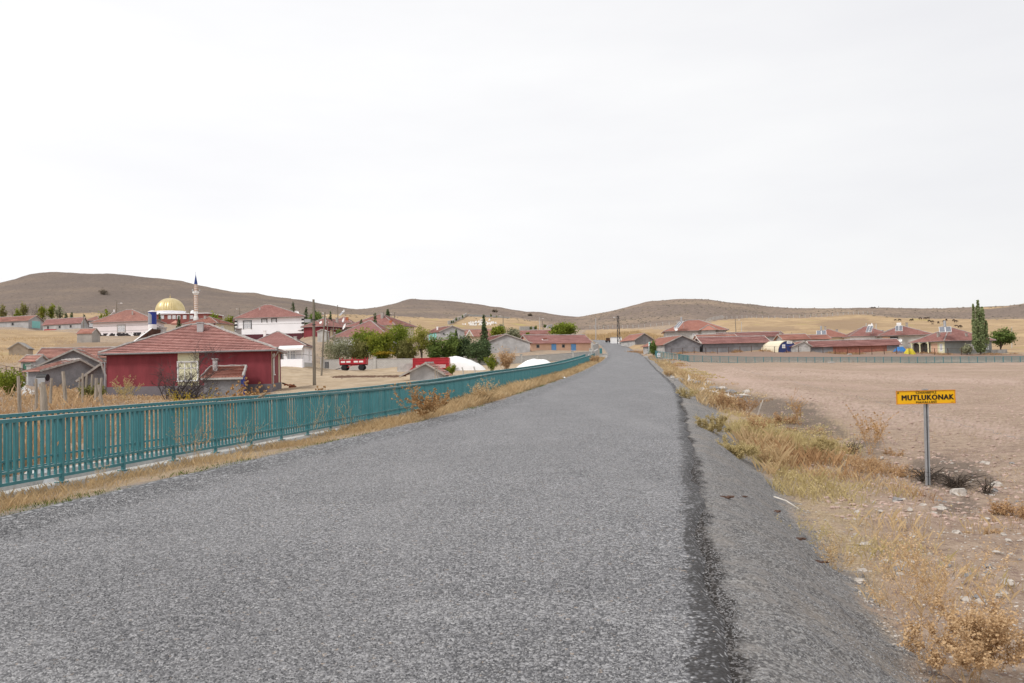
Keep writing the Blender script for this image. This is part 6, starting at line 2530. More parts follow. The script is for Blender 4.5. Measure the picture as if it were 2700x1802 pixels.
def tree(name, label, px, pyt, d, hw, m, seed, trunk_frac=.3, group='trees of the village', nl=2600, lsz=.17, shape='round', nc=46, spread=.27, cat='tree', py0=935, trunk_r=.11, squash=1.0, base=None):
    b = G(px, d, py0)
    if base:
        b.z = base
    t = U(px, pyt, d)
    H = max(1.2, t.z - b.z)
    w = hw * d / F
    root = thing(name, label, cat, b, group)
    cz = b.z + H * (trunk_frac + (1 - trunk_frac) / 2)
    rz = H * (1 - trunk_frac) / 2
    Q, tt, P = clumps((b.x, b.y, cz), (w * .9, w * .9 * squash, rz * .92), nc, nl, seed, shape, spread)
    tt = np.clip(tt, 0, 1)
    Q[:, 2] = np.maximum(Q[:, 2], b.z + .1)
    V, Fq, T = leaf_quads(Q, lsz, tt)
    obj_np('crown', V, Fq, M[m], root, tint=T)
    k = MB()
    top = Vector((b.x, b.y, b.z + H * (trunk_frac + .25)))
    k.tube([b - N_ * .3, lerp(b, top, .5) + Vector((random.uniform(-.08, .08) * w, 0, 0)), top], [trunk_r, trunk_r * .8, trunk_r * .5], 7)
    rg = random.Random(seed)
    for i in range(min(14, len(P))):
        e = Vector(P[rg.randrange(len(P))])
        s = lerp(b, top, rg.uniform(.35, .95))
        mid = lerp(s, e, .5) + Vector((0, 0, .12 * H))
        k.tube([s, mid, e], [trunk_r * .5, trunk_r * .3, trunk_r * .12], 5)
    obj('trunk', k, M['bark'], root)
    return root


def conifer(name, label, px, pyt, d, hw, seed, pyb=None, m='needles', group='conifers of the village', nb=110):
    b = G(px, d, 900)
    t = U(px, pyt, d)
    H = max(1.5, t.z - b.z)
    w = hw * d / F
    if pyb:
        vis = min(1, max(.15, (t.z - U(px, pyb, d).z) / H))
        w = w / vis ** .85
    rg = np.random.default_rng(seed)
    root = thing(name, label, 'tree', b, group)
    pts, tn = [], []
    for i in range(nb):
        f = (i + rg.random()) / nb
        L = w * (1 - f) ** .85 * rg.uniform(.55, 1.15) + .06
        a = i * 2.4 + rg.normal() * .3
        z = b.z + H * (.08 + .92 * f)
        n = max(5, int(38 * L / w))
        s = rg.random(n) ** .7
        x = b.x + np.cos(a) * L * s + rg.normal(size=n) * .07 * w
        y = b.y + np.sin(a) * L * s + rg.normal(size=n) * .07 * w
        zz = z - L * .35 * s ** 1.2 + .12 * L * s ** 3 + rg.normal(size=n) * .03 * H * .3
        pts.append(np.stack([x, y, zz], -1))
        tn.append(np.clip(rg.random() * .5 + rg.random(n) * .5, 0, 1))
    Q = np.concatenate(pts)
    V, Fq, T = leaf_quads(Q, max(.13, .08 * w + .06), np.concatenate(tn), .4)
    obj_np('crown', V, Fq, M[m], root, tint=T)
    k = MB()
    k.tube([b - N_ * .3, t - N_ * .1], [.045 * H ** .6, .01], 6)
    obj('trunk', k, M['bark'], root)


def bare_tree(name, label, base, H, spread, seed, m='bare', levels=5, r0=.07, group=None, cat='tree', lean=(0, 0, 1), first=3, sides=4, droop=.0):
    rg = random.Random(seed)
    root = thing(name, label, cat, base, group)
    kt, kb = MB(), MB()

    def grow(p, dr, L, r, lv):
        n = 4
        pts, rr = [p], [r]
        q, dd = p.copy(), dr.copy()
        for i in range(n):
            dd = (dd + Vector((rg.gauss(0, .16), rg.gauss(0, .16), rg.gauss(.03 - droop, .1)))).normalized()
            q = q + dd * (L / n)
            pts.append(q.copy())
            rr.append(r * (1 - .6 * (i + 1) / n))
        (kt if lv >= levels - 1 else kb).tube(pts, rr, 6 if lv >= levels - 1 else sides, cap=False)
        if lv <= 0:
            return
        for i in range(rg.randint(3, 4) if lv < levels else first):
            s = rg.randint(1, n) if lv < levels else rg.randint(0, n)
            a = Vector((rg.gauss(0, 1), rg.gauss(0, 1), rg.gauss(.25, .6))).normalized()
            nd = (dd * .75 + a * spread).normalized()
            grow(pts[s], nd, L * rg.uniform(.55, .8), max(.010, rr[s] * .7), lv - 1)
    for i in range(first):
        a = Vector((rg.gauss(0, .5), rg.gauss(0, .4), 0)) + Vector(lean)
        grow(Vector(base) - N_ * .05, a.normalized(), H * rg.uniform(.38, .5), r0 * rg.uniform(.7, 1.1), levels)
    obj('trunk', kt, M[m], root)
    obj('branches', kb, M[m], root)
    return root


# orchard behind the garden wall
tree('olive_bush', 'greyish olive bush at the left end of the garden wall', 890, 884, 129, 40, 'leaf_olive', 11, .05, nl=5200, lsz=.11, nc=60)
tree('garden_tree', 'brownish green bush between the olive bush and the taller green tree', 945, 893, 131, 30, 'leaf_brown', 12, .03, nl=5000, lsz=.13)
tree('garden_tree', 'tall green tree standing before the pale-ridged hip roof', 962, 861, 134, 33, 'leaf_green', 13, .1, nl=5600, lsz=.14)
tree('garden_tree', 'rich green tree with a golden patch low on its side', 1006, 875, 130, 36, 'leaf_mid', 14, .06, nl=6000, lsz=.15)
tree('garden_tree', 'tallest green tree of the orchard, right of the golden patch', 1050, 856, 135, 33, 'leaf_green', 15, .1, nl=5600, lsz=.14)
tree('garden_tree', 'dull olive bush with a dark hollow beside the yellow tree', 1068, 897, 131, 28, 'leaf_brown', 16, .03, nl=4600, lsz=.13)
tree('garden_tree', 'airy yellow-green tree showing its forked dark trunk', 1110, 860, 130, 36, 'leaf_yellow', 17, .28, nl=2600, lsz=.13, nc=50, spread=.22, trunk_r=.15)
tree('garden_tree', 'dark leafy tree right of the airy yellow tree', 1152, 888, 129, 24, 'leaf_dark', 18, .06, nl=4200, lsz=.15)
tree('garden_tree', 'dark green tree in front of the turquoise side door', 1190, 885, 130, 25, 'leaf_dark', 19, .08, nl=4400, lsz=.15)
tree('garden_tree', 'dark bushy tree in the middle of the wall, sharp leaved', 1224, 886, 131, 25, 'needles', 20, .08, nl=4400, lsz=.14)
tree('garden_tree', 'low spreading dark tree touching the grey gabled barn', 1262, 893, 128.5, 34, 'needles', 21, .03, nl=5000, lsz=.14, squash=.8)
g = G(1016, 128, 930)
Q, t_, _ = clumps((g.x, 128, U(1016, 931, 128).z), (1.5, .5, .35), 14, 420, 23, spread=.3)
V, Fq, T = leaf_quads(Q, .13, t_)
o = obj_np('golden_branch', V, Fq, M['leaf_gold'], None, org=(g.x, 128, g.z), tint=T)
tag(o, 'golden yellow branch glowing low on the rich green tree', 'branch')
# trees further back
tree('round_tree', 'round dense green tree behind the salmon farm building', 1487, 852, 215, 33, 'leaf_green', 31, .12, nl=4600, lsz=.24, nc=60, py0=885)
tree('garden_tree', 'bright green tree left of the spruce-side olive tree', 1312, 862, 205, 19, 'leaf_mid', 32, .1, nl=2400, lsz=.22, py0=890)
tree('garden_tree', 'bluish olive tree above the grey gabled barn', 1322, 856, 225, 13, 'leaf_olive', 33, .1, nl=1600, lsz=.22, py0=880)
tree('olive_bush', 'grey olive bush in front of the long peeping roof', 1352, 866, 210, 20, 'leaf_olive', 34, .05, nl=2200, lsz=.2, py0=890)
tree('garden_tree', 'small bright shrub at the end of the grey olive bush', 1392, 877, 208, 6, 'leaf_green', 35, .05, nl=700, lsz=.2, py0=890, cat='shrub')
tree('garden_tree', 'large dark round tree beyond the plain dark red house', 836, 820, 222, 22, 'leaf_dark', 36, .1, nl=5000, lsz=.24, py0=850)
tree('garden_tree', 'leafy green trees edge right of the mosque wall', 565, 829, 250, 18, 'leaf_green', 37, .08, nl=2200, lsz=.26, py0=860)
tree('garden_tree', 'bright green tree against the left end of the tall white house', 608, 832, 215, 16, 'leaf_mid', 38, .06, nl=2200, lsz=.22, py0=860)
tree('garden_tree', 'lower green shrub between mosque and tall white house', 588, 842, 220, 13, 'leaf_green', 39, .05, nl=1500, lsz=.22, py0=860)
tree('garden_tree', 'thin pale green tree beside the double solar heater', 278, 809, 235, 15, 'leaf_mid', 40, .15, nl=900, lsz=.24, nc=30, py0=840)
tree('garden_tree', 'small green shrub at the foot of the tall thin pole', 894, 868, 178, 8, 'leaf_dark', 41, .05, nl=900, lsz=.2, py0=890, cat='shrub')
tree('garden_tree', 'small bush sprouting above the low barns in the yellow field', 1954, 875, 200, 11, 'leaf_mid', 42, .05, nl=900, lsz=.2, py0=890, cat='shrub')
tree('dark_shrub', 'dark shrub against the wall beside the green and white notice', 1722, 900, 150, 9, 'leaf_dark', 43, .02, nl=1400, lsz=.14, py0=920, cat='shrub')
tree('dark_shrub', 'grey-green shrub in front of the grey wall left of the poplar', 2549, 909, 140, 13, 'leaf_olive', 44, .04, nl=1300, lsz=.14, py0=930, cat='shrub')
tree('round_tree', 'dark round tree with open crown right of the poplar', 2640, 864, 150, 32, 'leaf_dark', 45, .25, nl=3000, lsz=.17, nc=44, spread=.22, py0=920, trunk_r=.14)
far_l = [(6, 805, 270, 10, 'leaf_brown', 'dark tree cut by the left edge of the view'), (62, 797, 280, 11, 'leaf_brown', 'tallest round green tree behind the turquoise-door barn'), (46, 816, 276, 9, 'leaf_mid', 'low green tree left of the tallest round one'),
         (113, 809, 282, 10, 'leaf_mid', 'yellowish tree right of the bare trees'), (136, 805, 285, 9, 'leaf_mid', 'slender yellow-green tree with bare stem'), (157, 808, 282, 13, 'leaf_olive', 'full green tree left of the two little firs'), (101, 826, 278, 7, 'leaf_yellow', 'small pale shrub under the yellowish tree')]
for i, (px, py, d, w, m, lb) in enumerate(far_l):
    tree('village_tree', lb, px, py, d, w, m, 60 + i, .3, nl=620, lsz=.27, nc=26, py0=838, spread=.3, trunk_r=.16)
for i, (px, py, d, w, pb, lb) in enumerate([(1277, 831, 165, 11.5, 895, 'tall spiky spruce in front of the graveyard slope'), (990, 827, 165, 8, 862, 'slim spruce between two hip roofs'), (1024, 816, 225, 11, 855, 'spruce with thin top right of the hip roofs'),
                                            (872, 821, 190, 9, 870, 'dark fir next to the thin roadside poles'), (774, 797, 235, 8, 830, 'fir rising over the right end of the tall white roof'), (808, 810, 235, 8, 840, 'fir between the tall white house and the thick pole'),
                                            (829, 797, 226, 8, 845, 'tall fir behind the thick timber pole'), (472, 834, 200, 8, 868, 'bushy fir before the mosque wall'), (421, 826, 200, 5, 850, 'little fir by the blue water tank'),
                                            (174, 826, 275, 6, 842, 'left one of two little firs behind the barns'), (189, 825, 275, 6, 842, 'right one of two little firs behind the barns'), (223, 830, 270, 4, 845, 'tiny fir behind the barn gable'), (1203, 868, 185, 6, 892, 'thin young conifer before the gabled barn with turquoise side'),
                                            (953, 843, 170, 5, 862, 'small fir tip showing above the pale ridge')]):
    conifer('spruce', lb, px, py, d, w, 80 + i, pb, nb=120 if w > 10 else 70)
for i, (px, py, d, h, lb) in enumerate([(32, 803, 285, 5, 'bare grey tree left of the round green trees'), (84, 793, 283, 6.5, 'left bare tree of the tall leafless pair'), (95, 791, 285, 6.5, 'right bare tree of the tall leafless pair'), (122, 812, 287, 4.5, 'bare twiggy tree among the yellowish trees')]):
    b = G(px, d, 838)
    h = U(px, py, d).z - b.z
    bare_tree('bare_tree', lb, b, h * 1.15, .5, 100 + i, levels=3, r0=.12, first=4, group='bare trees')
# poplar
b = G(2586, 141, 935)
t = U(2582, 792, 141)
root = thing('poplar', 'tall slender poplar with several pointed tops beside the columned grey house', 'tree', b)
H = t.z - b.z
pts, tn = [], []
rg = np.random.default_rng(5)
for (ox, oy, top_, wd) in ((-.15, 0, 1.0, .62), (-.95, .1, .93, .42), (.75, .2, .88, .5), (.2, -.5, .84, .55), (1.05, -.2, .62, .42), (-1.05, -.2, .6, .45), (0.1, .6, .8, .5)):
    n = int(1100 * top_)
    f = rg.random(n) ** .85
    a = rg.random(n) * 2 * PI
    wv = wd * np.clip(f / .12, .35, 1) * np.clip(1.06 - f, 0, 1) ** .5 * (.45 + 1.1 * vnoise(f * 13 + ox * 7, a * .9 + ox * 5))
    rr = wv * rg.random(n) ** .4
    bend = np.clip(.5 + f * 1.6, 0, 1)
    pts.append(np.stack([b.x + ox * bend + np.cos(a) * rr, b.y + oy * bend + np.sin(a) * rr, b.z + .4 + (H * top_ - .4) * f], -1))
    tn.append(np.clip(.6 * vnoise(f * 9, a * .8 + ox) + .4 * rg.random(n), 0, 1))
V, Fq, T = leaf_quads(np.concatenate(pts), .15, np.concatenate(tn))
obj_np('crown', V, Fq, M['poplar'], root, tint=T)
k = MB()
k.tube([b - N_ * .3, lerp(b, t, .5), lerp(b, t, .95)], [.16, .1, .02], 7)
for ox in (-.9, .7, .3):
    k.tube([lerp(b, t, .08), lerp(b, t, .3) + Vector((ox, 0, 0)), lerp(b, t, .8) + Vector((ox, 0, 0))], [.09, .06, .02], 6)
obj('trunk', k, M['bark'], root)
# thorny leafless tree before the red house
bare_tree('bare_tree', 'dark leafless thorny tree sprawling before the cream window strip', U(452, 1066, 52), 4.9, .95, 9, levels=4, r0=.085, lean=(.75, 0, .5), first=4, sides=3)
bare_tree('bare_tree', 'smaller leafless bush leaning against the lean-to corner', U(500, 1060, 53), 2.6, .8, 17, levels=3, r0=.045, lean=(.7, 0, .5), first=3, sides=3)
bare_tree('bare_tree', 'thin grey leafless bush left of the cream window strip', U(440, 1060, 53), 2.9, .7, 27, levels=3, r0=.045, lean=(-.3, 0, .9), first=3, sides=3)


# ------------------------------------------------------------------ blades of dry grass
def blades(P, h, w, lean, tint):
    n = len(P)
    a = RNG.random(n) * 2 * PI
    d = np.stack([np.cos(a), np.sin(a), np.zeros(n)], -1)
    a2 = RNG.random(n) * 2 * PI
    l = np.stack([np.cos(a2), np.sin(a2), np.zeros(n)], -1) * (lean * RNG.random(n) * h)[:, None]
    up = np.stack([np.zeros(n), np.zeros(n), h], -1)
    wv = (w * .5)[:, None]
    V = np.stack([P - d * wv, P + d * wv, P + d * wv * .6 + up * .6 + l * .4, P + up + l], 1).reshape(-1, 3)
    return V, np.arange(n * 4).reshape(n, 4), np.repeat(tint, 4)


def tips(P, h, r, tint, share=.45):
    k = RNG.random(len(P)) < share
    Q = P[k] + np.stack([RNG.normal(size=k.sum()) * .12 * h[k], RNG.normal(size=k.sum()) * .12 * h[k], h[k] * RNG.uniform(.6, 1.05, k.sum())], -1)
    return leaf_quads(Q, np.broadcast_to(np.asarray(r, float), len(P))[k] * RNG.uniform(.6, 1.4, k.sum()), np.clip(tint[k] + .15, 0, 1))


def scatter_left(n, l0, l1, y0, y1, pw=1.0):
    """positions on the left verge, thinning with distance"""
    y = y0 * (y1 / y0) ** (RNG.random(n) ** pw)
    l = l0 + (l1 - l0) * RNG.random(n)
    x, z, h, d = road(y)
    nn = np.sqrt(1 + d * d)
    s = -(h + l)
    X, Y = x + s / nn, y - s * d / nn
    return X, Y, l, y


def stuff(name, parts, m):
    V = np.concatenate([p[0] for p in parts])
    T = np.concatenate([p[2] for p in parts])
    Fq = np.arange(len(V)).reshape(-1, 4)
    return tag(obj_np(name, V, Fq, M[m], None, tint=T), kind='stuff')


def width_for(y):
    return np.clip(.0025 + y * .00042, .004, .04)


parts = []
X, Y, l, y = scatter_left(64000, .4, 2.15, 6.0, 150, .8)
keep = fbm(X * .55, Y * .55, 61, 3) + .5 * RNG.random(len(X)) > .93 - .55 * np.clip((y - 14) / 24, 0, 1) - .06 * (l > 1.1)
X, Y, l, y = X[keep], Y[keep], l[keep], y[keep]
Zv = ground(X, Y)
hh = (.05 + .15 * RNG.random(len(X)) ** 1.5 + .36 * np.clip((y - 18) / 20, 0, 1) * RNG.random(len(X))) * (.5 + 1.0 * fbm(X * .35, Y * .35, 63, 3)) * np.clip(.45 + l / 1.6, .3, 1)
parts.append(blades(np.stack([X, Y, Zv - .01], -1), hh, width_for(y) * .75, .9, np.clip(.5 * RNG.random(len(X)) + .6 * fbm(X * .3, Y * .3, 65), 0, 1)))
stuff('verge_grass', parts, 'straw')
X, Y, l, y = scatter_left(8000, .1, .8, 8, 90, .9)
keep = fbm(X * .5, Y * .5, 71, 3) + .2 * RNG.random(len(X)) > .64
X, Y, y = X[keep], Y[keep], y[keep]
stuff('green_verge_grass', [blades(np.stack([X, Y, ground(X, Y) - .01], -1), .02 + .05 * RNG.random(len(X)), width_for(y) * 1.3, 1.0, RNG.random(len(X)))], 'grass_green')

# tan weeds in the plot behind the railings
n = 105000
yy = 7 + 53 * RNG.random(n) ** 1.1
ll = 4.0 + 40 * RNG.random(n) ** 1.6
x_, z_, h_, d_ = road(yy)
X, Y = x_ - (h_ + ll), yy
q = (X > -42) & ~((X > -33) & (X < -16) & (Y > 57))
dens = fbm(X * .22, Y * .22, 73, 4)
q &= (dens > .36 + .2 * RNG.random(n))
X, Y = X[q], Y[q]
pxs, pys, _ = proj(X, Y, ground(X, Y))
yard = (pxs > 700) & (Y > 42)
pathm = (pxs < 110) & (pys > 985) & (pys < 1045) & (Y > 38)
X, Y = X[~(yard | pathm)], Y[~(yard | pathm)]
_px = proj(X, Y, ground(X, Y))[0]
hh = (.12 + .80 * RNG.random(len(X)) ** 2.0 * np.clip((330 - _px) / 120, .22, 1)) * (.4 + 1.25 * fbm(X * .3, Y * .3, 75, 3)) * np.where(Y > 40, .7, 1)
stuff('tan_weeds', [blades(np.stack([X, Y, ground(X, Y) - .02], -1), hh, width_for(Y), .8, np.clip(.4 * RNG.random(len(X)) + .65 * fbm(X * .25, Y * .25, 77), 0, 1)), tips(np.stack([X, Y, ground(X, Y)], -1), hh, .006 + .0009 * Y, RNG.random(len(X)), .6)], 'weed')

# weeds on the right hand slope and ditch
def scatter_right(n, a0, a1, y0, y1, pw=1.0):
    y = y0 * (y1 / y0) ** (RNG.random(n) ** pw)
    a = a0 + (a1 - a0) * RNG.random(n)
    x, z, h, d = road(y)
    nn = np.sqrt(1 + d * d)
    s = h + a
    return x + s / nn, y - s * d / nn, a, y


X, Y, a, y = scatter_right(46000, 1.45, 5.0, 4.5, 130, .8)
dn = fbm(X * .6, Y * .6, 81, 3)
edgew = np.clip((a - 1.45) / .5, 0, 1) * np.clip((5.4 - a) / 2.2, 0, 1)
core = np.exp(-((y - 23) / 10) ** 2)
q = dn + .35 * RNG.random(len(X)) > .87 - .35 * core * edgew - .05 * (a < 3)
X, Y, a, y = X[q], Y[q], a[q], y[q]
c2 = np.exp(-((y - 23) / 10) ** 2)
hh = (.04 + .10 * RNG.random(len(X)) + .06 * (y > 12) * RNG.random(len(X)) + .40 * c2 * RNG.random(len(X)) * np.clip((5.2 - a) / 2.5, 0, 1)) * (.5 + fbm(X * .5, Y * .5, 83, 3))
tv = np.clip(.45 * RNG.random(len(X)) + .6 * fbm(X * .4, Y * .4, 85), 0, 1)
P = np.stack([X, Y, ground(X, Y) - .01], -1)
kind = fbm(X * .35, Y * .25, 87, 3) + (a < 2.4) * .10 * c2
g1 = kind > .56
g2 = (kind < .45) & (y > 9)
g0 = ~(g1 | g2)
stuff('ditch_straw', [blades(P[g0], hh[g0], width_for(y[g0]), .9, tv[g0]), tips(P[g0], hh[g0], .004 + .0007 * y[g0], tv[g0])], 'straw')
stuff('ditch_green_weeds', [blades(P[g1], hh[g1] * .85, width_for(y[g1]), .9, tv[g1]), tips(P[g1], hh[g1], .004 + .0008 * y[g1], tv[g1], .8)], 'greenish')
stuff('ditch_rusty_weeds', [blades(P[g2], hh[g2], width_for(y[g2]) * .8, .8, tv[g2]), tips(P[g2], hh[g2], .004 + .0008 * y[g2], tv[g2], .8)], 'weed_rust')
X, Y, a, y = scatter_right(9000, .75, 2.6, 34, 150, 1.0)
q = fbm(X * .3, Y * .3, 141, 3) + .3 * RNG.random(len(X)) > .60
X, Y, y = X[q], Y[q], y[q]
hh = .12 + .38 * RNG.random(len(X)) ** 1.5
stuff('roadside_straw', [blades(np.stack([X, Y, ground(X, Y) - .01], -1), hh, width_for(y), .9, RNG.random(len(X)))], 'straw')
# scattered tufts over the rough ground by the sign
n = 20000
X = 3.4 + 22 * RNG.random(n) ** 1.6
Y = 4.5 + 22 * RNG.random(n)
x_, z_, h_, d_ = road(Y)
q = (X - x_ - h_ > 1.6) & (fbm(X * .8, Y * .8, 91, 3) > .55) & (X < 2.2 + .47 * Y + 2)
X, Y = X[q], Y[q]
stuff('low_straw', [blades(np.stack([X, Y, ground(X, Y) - .01], -1), .02 + .07 * RNG.random(len(X)), width_for(Y) * .7, 1.2, RNG.random(len(X)))], 'straw')
# weeds along the foot of the barns across the field, and by the bend
parts = []
for (xa, ya), (xb, yb), hmax, num in ((XY(1780, 149), XY(2030, 149), .8, 2600), (XY(2030, 145), XY(2470, 143), .6, 2600), (XY(1660, 190), XY(1740, 158), .7, 1500), (XY(2470, 140), XY(2680, 141), .45, 1500), (XY(1715, 160), XY(1790, 126), .5, 700), (XY(1800, 123.5), XY(2700, 122.5), .28, 900)):
    t_ = RNG.random(num)
    X = xa + (xb - xa) * t_ + RNG.normal(size=num) * .6
    Y = ya + (yb - ya) * t_ + RNG.normal(size=num) * .5
    dn = fbm(X * .35, Y * .35, 95, 3)
    q = dn > .45
    X, Y, dn = X[q], Y[q], dn[q]
    parts.append(blades(np.stack([X, Y, ground(X, Y) - .02], -1), hmax * (.25 + .75 * RNG.random(len(X))) * np.clip((dn - .4) * 5, .2, 1), np.full(len(X), .06), .7, RNG.random(len(X))))
stuff('field_edge_weeds', parts, 'weed_rust')
# corn field at the bend
n = 9000
t_ = RNG.random(n)
X = XY(1548, 300)[0] + (XY(1760, 262)[0] - XY(1548, 300)[0]) * t_
Y = 262 + 60 * RNG.random(n) - 0 * t_
x_, z_, h_, d_ = road(Y)
q = (np.abs(X - x_) > 5)
X, Y = X[q], Y[q]
stuff('maize_stubble', [blades(np.stack([X, Y, ground(X, Y) - .02], -1), .7 + .9 * RNG.random(len(X)), np.full(len(X), .16), .5, RNG.random(len(X)))], 'straw')
# golden grass on the slope below the far barns
n = 16000
X = -95 + 62 * RNG.random(n)
Y = 98 + 125 * RNG.random(n)
q = fbm(X * .07, Y * .07, 97, 3) > .45
X, Y = X[q], Y[q]
X, Y = X * (Y / 130), Y
pxs, pys, _ = proj(X, Y, ground(X, Y))
q = (pxs < 215) & (pxs > -80)
X, Y = X[q], Y[q]
stuff('slope_grass', [blades(np.stack([X, Y, ground(X, Y) - .02], -1), .12 + .32 * RNG.random(len(X)), np.full(len(X), .09), .9, RNG.random(len(X)))], 'straw')


# ------------------------------------------------------------------ individual dry plants
class Twigs:
    def __init__(self):
        self.V, self.T = [], []

    def rib(self, a, b, w0, w1, t):
        d = (b - a)
        s = d.cross(Vector((random.gauss(0, 1), random.gauss(0, 1), random.gauss(0, .4))))
        if s.length < 1e-6:
            return
        s.normalize()
        self.V += [a - s * w0, a + s * w0, b + s * w1, b - s * w1]
        self.T += [t] * 4

    def dot(self, c, r, t):
        a = Vector((random.gauss(0, 1), random.gauss(0, 1), random.gauss(0, 1))).normalized()
        b = a.orthogonal().normalized()
        self.V += [c + a * r, c + b * r * .7, c - a * r, c - b * r * .7]
        self.T += [t] * 4

    def make(self, name, m, parent=None, org=None):
        V = np.array([v[:] for v in self.V])
        return obj_np(name, V, np.arange(len(V)).reshape(-1, 4), M[m], parent, org=org, tint=self.T)


def dry_bush(label, base, H, R, n, m='weed', leaf=.012, name='dry_bush', lv=2, wst=.003, heads=0, up=1.0, group=None, nleaf=5, cat='dry plant'):
    base = Vector(base)
    root = thing(name, label, cat, base, group)
    tw, lf = Twigs(), Twigs()

    def grow(p, d, L, w, k):
        q = p
        for i in range(4):
            d2 = (d + Vector((random.gauss(0, .18), random.gauss(0, .18), random.gauss(.05, .12)))).normalized()
            e = q + d2 * L / 4
            tw.rib(q, e, w * (1 - .15 * i), w * (.85 - .15 * i), random.uniform(.2, .7))
            if k > 0 and i > 0:
                for j in range(2):
                    a = (d2 * .7 + Vector((random.gauss(0, .6), random.gauss(0, .6), random.gauss(.2, .3)))).normalized()
                    grow(e, a, L * random.uniform(.35, .6), w * .65, k - 1)
            if k <= 1:
                for j in range(nleaf):
                    lf.dot(lerp(q, e, random.random()) + Vector((random.gauss(0, leaf * 1.2), random.gauss(0, leaf * 1.2), random.gauss(0, leaf * 1.2))), leaf * random.uniform(.5, 1.3), random.random())
            q, d = e, d2
        if heads and k <= 1:
            lf_head(q)  # seed heads are drawn into the leaf mesh

    def lf_head(c):
        for _ in range(7):
            lf.dot(c + Vector((random.gauss(0, .3), random.gauss(0, .3), random.gauss(0, .25))) * heads, heads, random.random())
    for i in range(n):
        a = random.random() * 2 * PI
        s = R * random.random() ** .6
        dr = Vector((math.cos(a) * s / H, math.sin(a) * s / H, up)).normalized()
        grow(base + Vector((math.cos(a), math.sin(a), 0)) * s * .15 - N_ * .03, dr, H * random.uniform(.65, 1.0), wst, lv)
    tw.make('stems', m, root)  # loose ribbons forming the plant's stems and twigs
    if lf.V:
        lf.make('leaves', m, root)
    return root


def gpt(px, py, d):
    p = U(px, py, d)
    return Vector((p.x, p.y, gz(p.x, p.y)))


random.seed(21)
TH = 'dry plants along the verge'
dry_bush('big straw coloured bush filling the corner of the verge beside the grey gravel slope', gpt(2425, 1760, 6.2), .75, .46, 6, 'bush_gold', .008, lv=2, wst=.004, nleaf=4)
dry_bush('orange tan bush at the bottom corner below the big straw coloured one', gpt(2560, 1850, 5.8), .5, .5, 12, 'bush_gold', .010, lv=2, wst=.003, nleaf=7)
dry_bush('loose tan tuft on the gravel edge above the big corner bush', gpt(2200, 1500, 8.8), .35, .25, 9, 'straw', .008, lv=1, wst=.003)
dry_bush('thin grey-green sprig lying on the gravel slope', gpt(2120, 1400, 10.2), .42, .5, 6, 'greenish', .009, lv=1, wst=.003, up=.5)
dry_bush('round yellow-green tumbleweed in the ditch', gpt(2170, 1212, 20), .5, .36, 13, 'greenish', .013, lv=2, wst=.004, up=.7)
dry_bush('brown feathery bush between tumbleweed and sign post', gpt(2275, 1250, 17.8), .4, .5, 12, 'weed', .014, lv=1, wst=.004, up=.6)
dry_bush('brown low bush at the right edge beyond the sign', gpt(2672, 1345, 13.0), .3, .45, 14, 'weed_rust', .016, lv=1, wst=.005, up=.6)
dry_bush('faint brown tuft in front of the sign on pink soil', gpt(2590, 1385, 11.5), .18, .5, 12, 'weed', .012, lv=1, wst=.004, up=.4)
dry_bush('tall dry stalks with round orange heads left of the sign', gpt(2295, 1178, 21), .95, .3, 9, 'thistle', .014, 'dry_thistle', lv=1, wst=.006, heads=.022)
dry_bush('single leaning stalk near the tall orange-headed stalks', gpt(2330, 1165, 22), .85, .3, 3, 'thistle', .014, 'dry_thistle', lv=1, wst=.006, heads=.02)
dry_bush('tall feathery stalks rising from the burnt patch towards the field', gpt(2110, 1078, 30), 1.1, .4, 6, 'thistle', .016, 'dry_thistle', lv=1, wst=.008, heads=.02)
dry_bush('rusty thistle clump in the middle of the burnt patch', gpt(1960, 1060, 33), .75, .7, 14, 'weed_rust', .02, 'dry_thistle', lv=1, wst=.008, heads=.025)
dry_bush('rusty thistle clump nearest the road on the burnt patch', gpt(1905, 1050, 34), .7, .6, 12, 'weed_rust', .02, 'dry_thistle', lv=1, wst=.008, heads=.025)
dry_bush('reddish twiggy clump spreading at the field side of the burnt patch', gpt(2065, 1075, 31), .45, .9, 16, 'weed_rust', .02, lv=1, wst=.007, up=.5)
dry_bush('rusty bushy clump on the ditch crest', gpt(1985, 1130, 25), .55, .6, 14, 'weed_rust', .018, lv=1, wst=.006)
dry_bush('green-yellow leafy bush hanging over the gravel slope, upper one', gpt(1885, 1150, 21.5), .42, .6, 12, 'greenish', .014, 'leafy_weed', lv=2, wst=.005, up=.5)
dry_bush('green-yellow leafy bush hanging over the gravel slope, lower one', gpt(1950, 1225, 18.3), .42, .6, 12, 'greenish', .014, 'leafy_weed', lv=2, wst=.005, up=.5)
dry_bush('pale bush sprinkled with white specks in the ditch', gpt(2040, 1215, 18.6), .42, .6, 9, 'straw', .010, 'leafy_weed', lv=2, wst=.004, up=.6)
dry_bush('yellowish weeds at the far end of the gravel slope', gpt(1815, 1058, 36), .5, .7, 12, 'greenish', .025, 'leafy_weed', lv=1, wst=.007)
dry_bush('small straw clump at the tip of the gravel slope', gpt(1762, 990, 66), .6, .8, 12, 'straw', .03, 'leafy_weed', lv=1, wst=.01)
dry_bush('big rust brown thistle clump before the railing', gpt(1125, 1092, 26.5), .8, .75, 8, 'thistle', .015, 'dry_thistle', lv=2, wst=.006, heads=.028)
dry_bush('tall lone thistle stalk standing before the railing', gpt(1085, 1090, 27), 1.25, .25, 3, 'thistle', .02, 'dry_thistle', lv=1, wst=.007, heads=.032)
dry_bush('thin bare sprig in front of the railing, branching like antlers', gpt(640, 1200, 17.2), .75, .35, 4, 'straw', .008, 'dry_sprig', lv=1, wst=.004, nleaf=2)
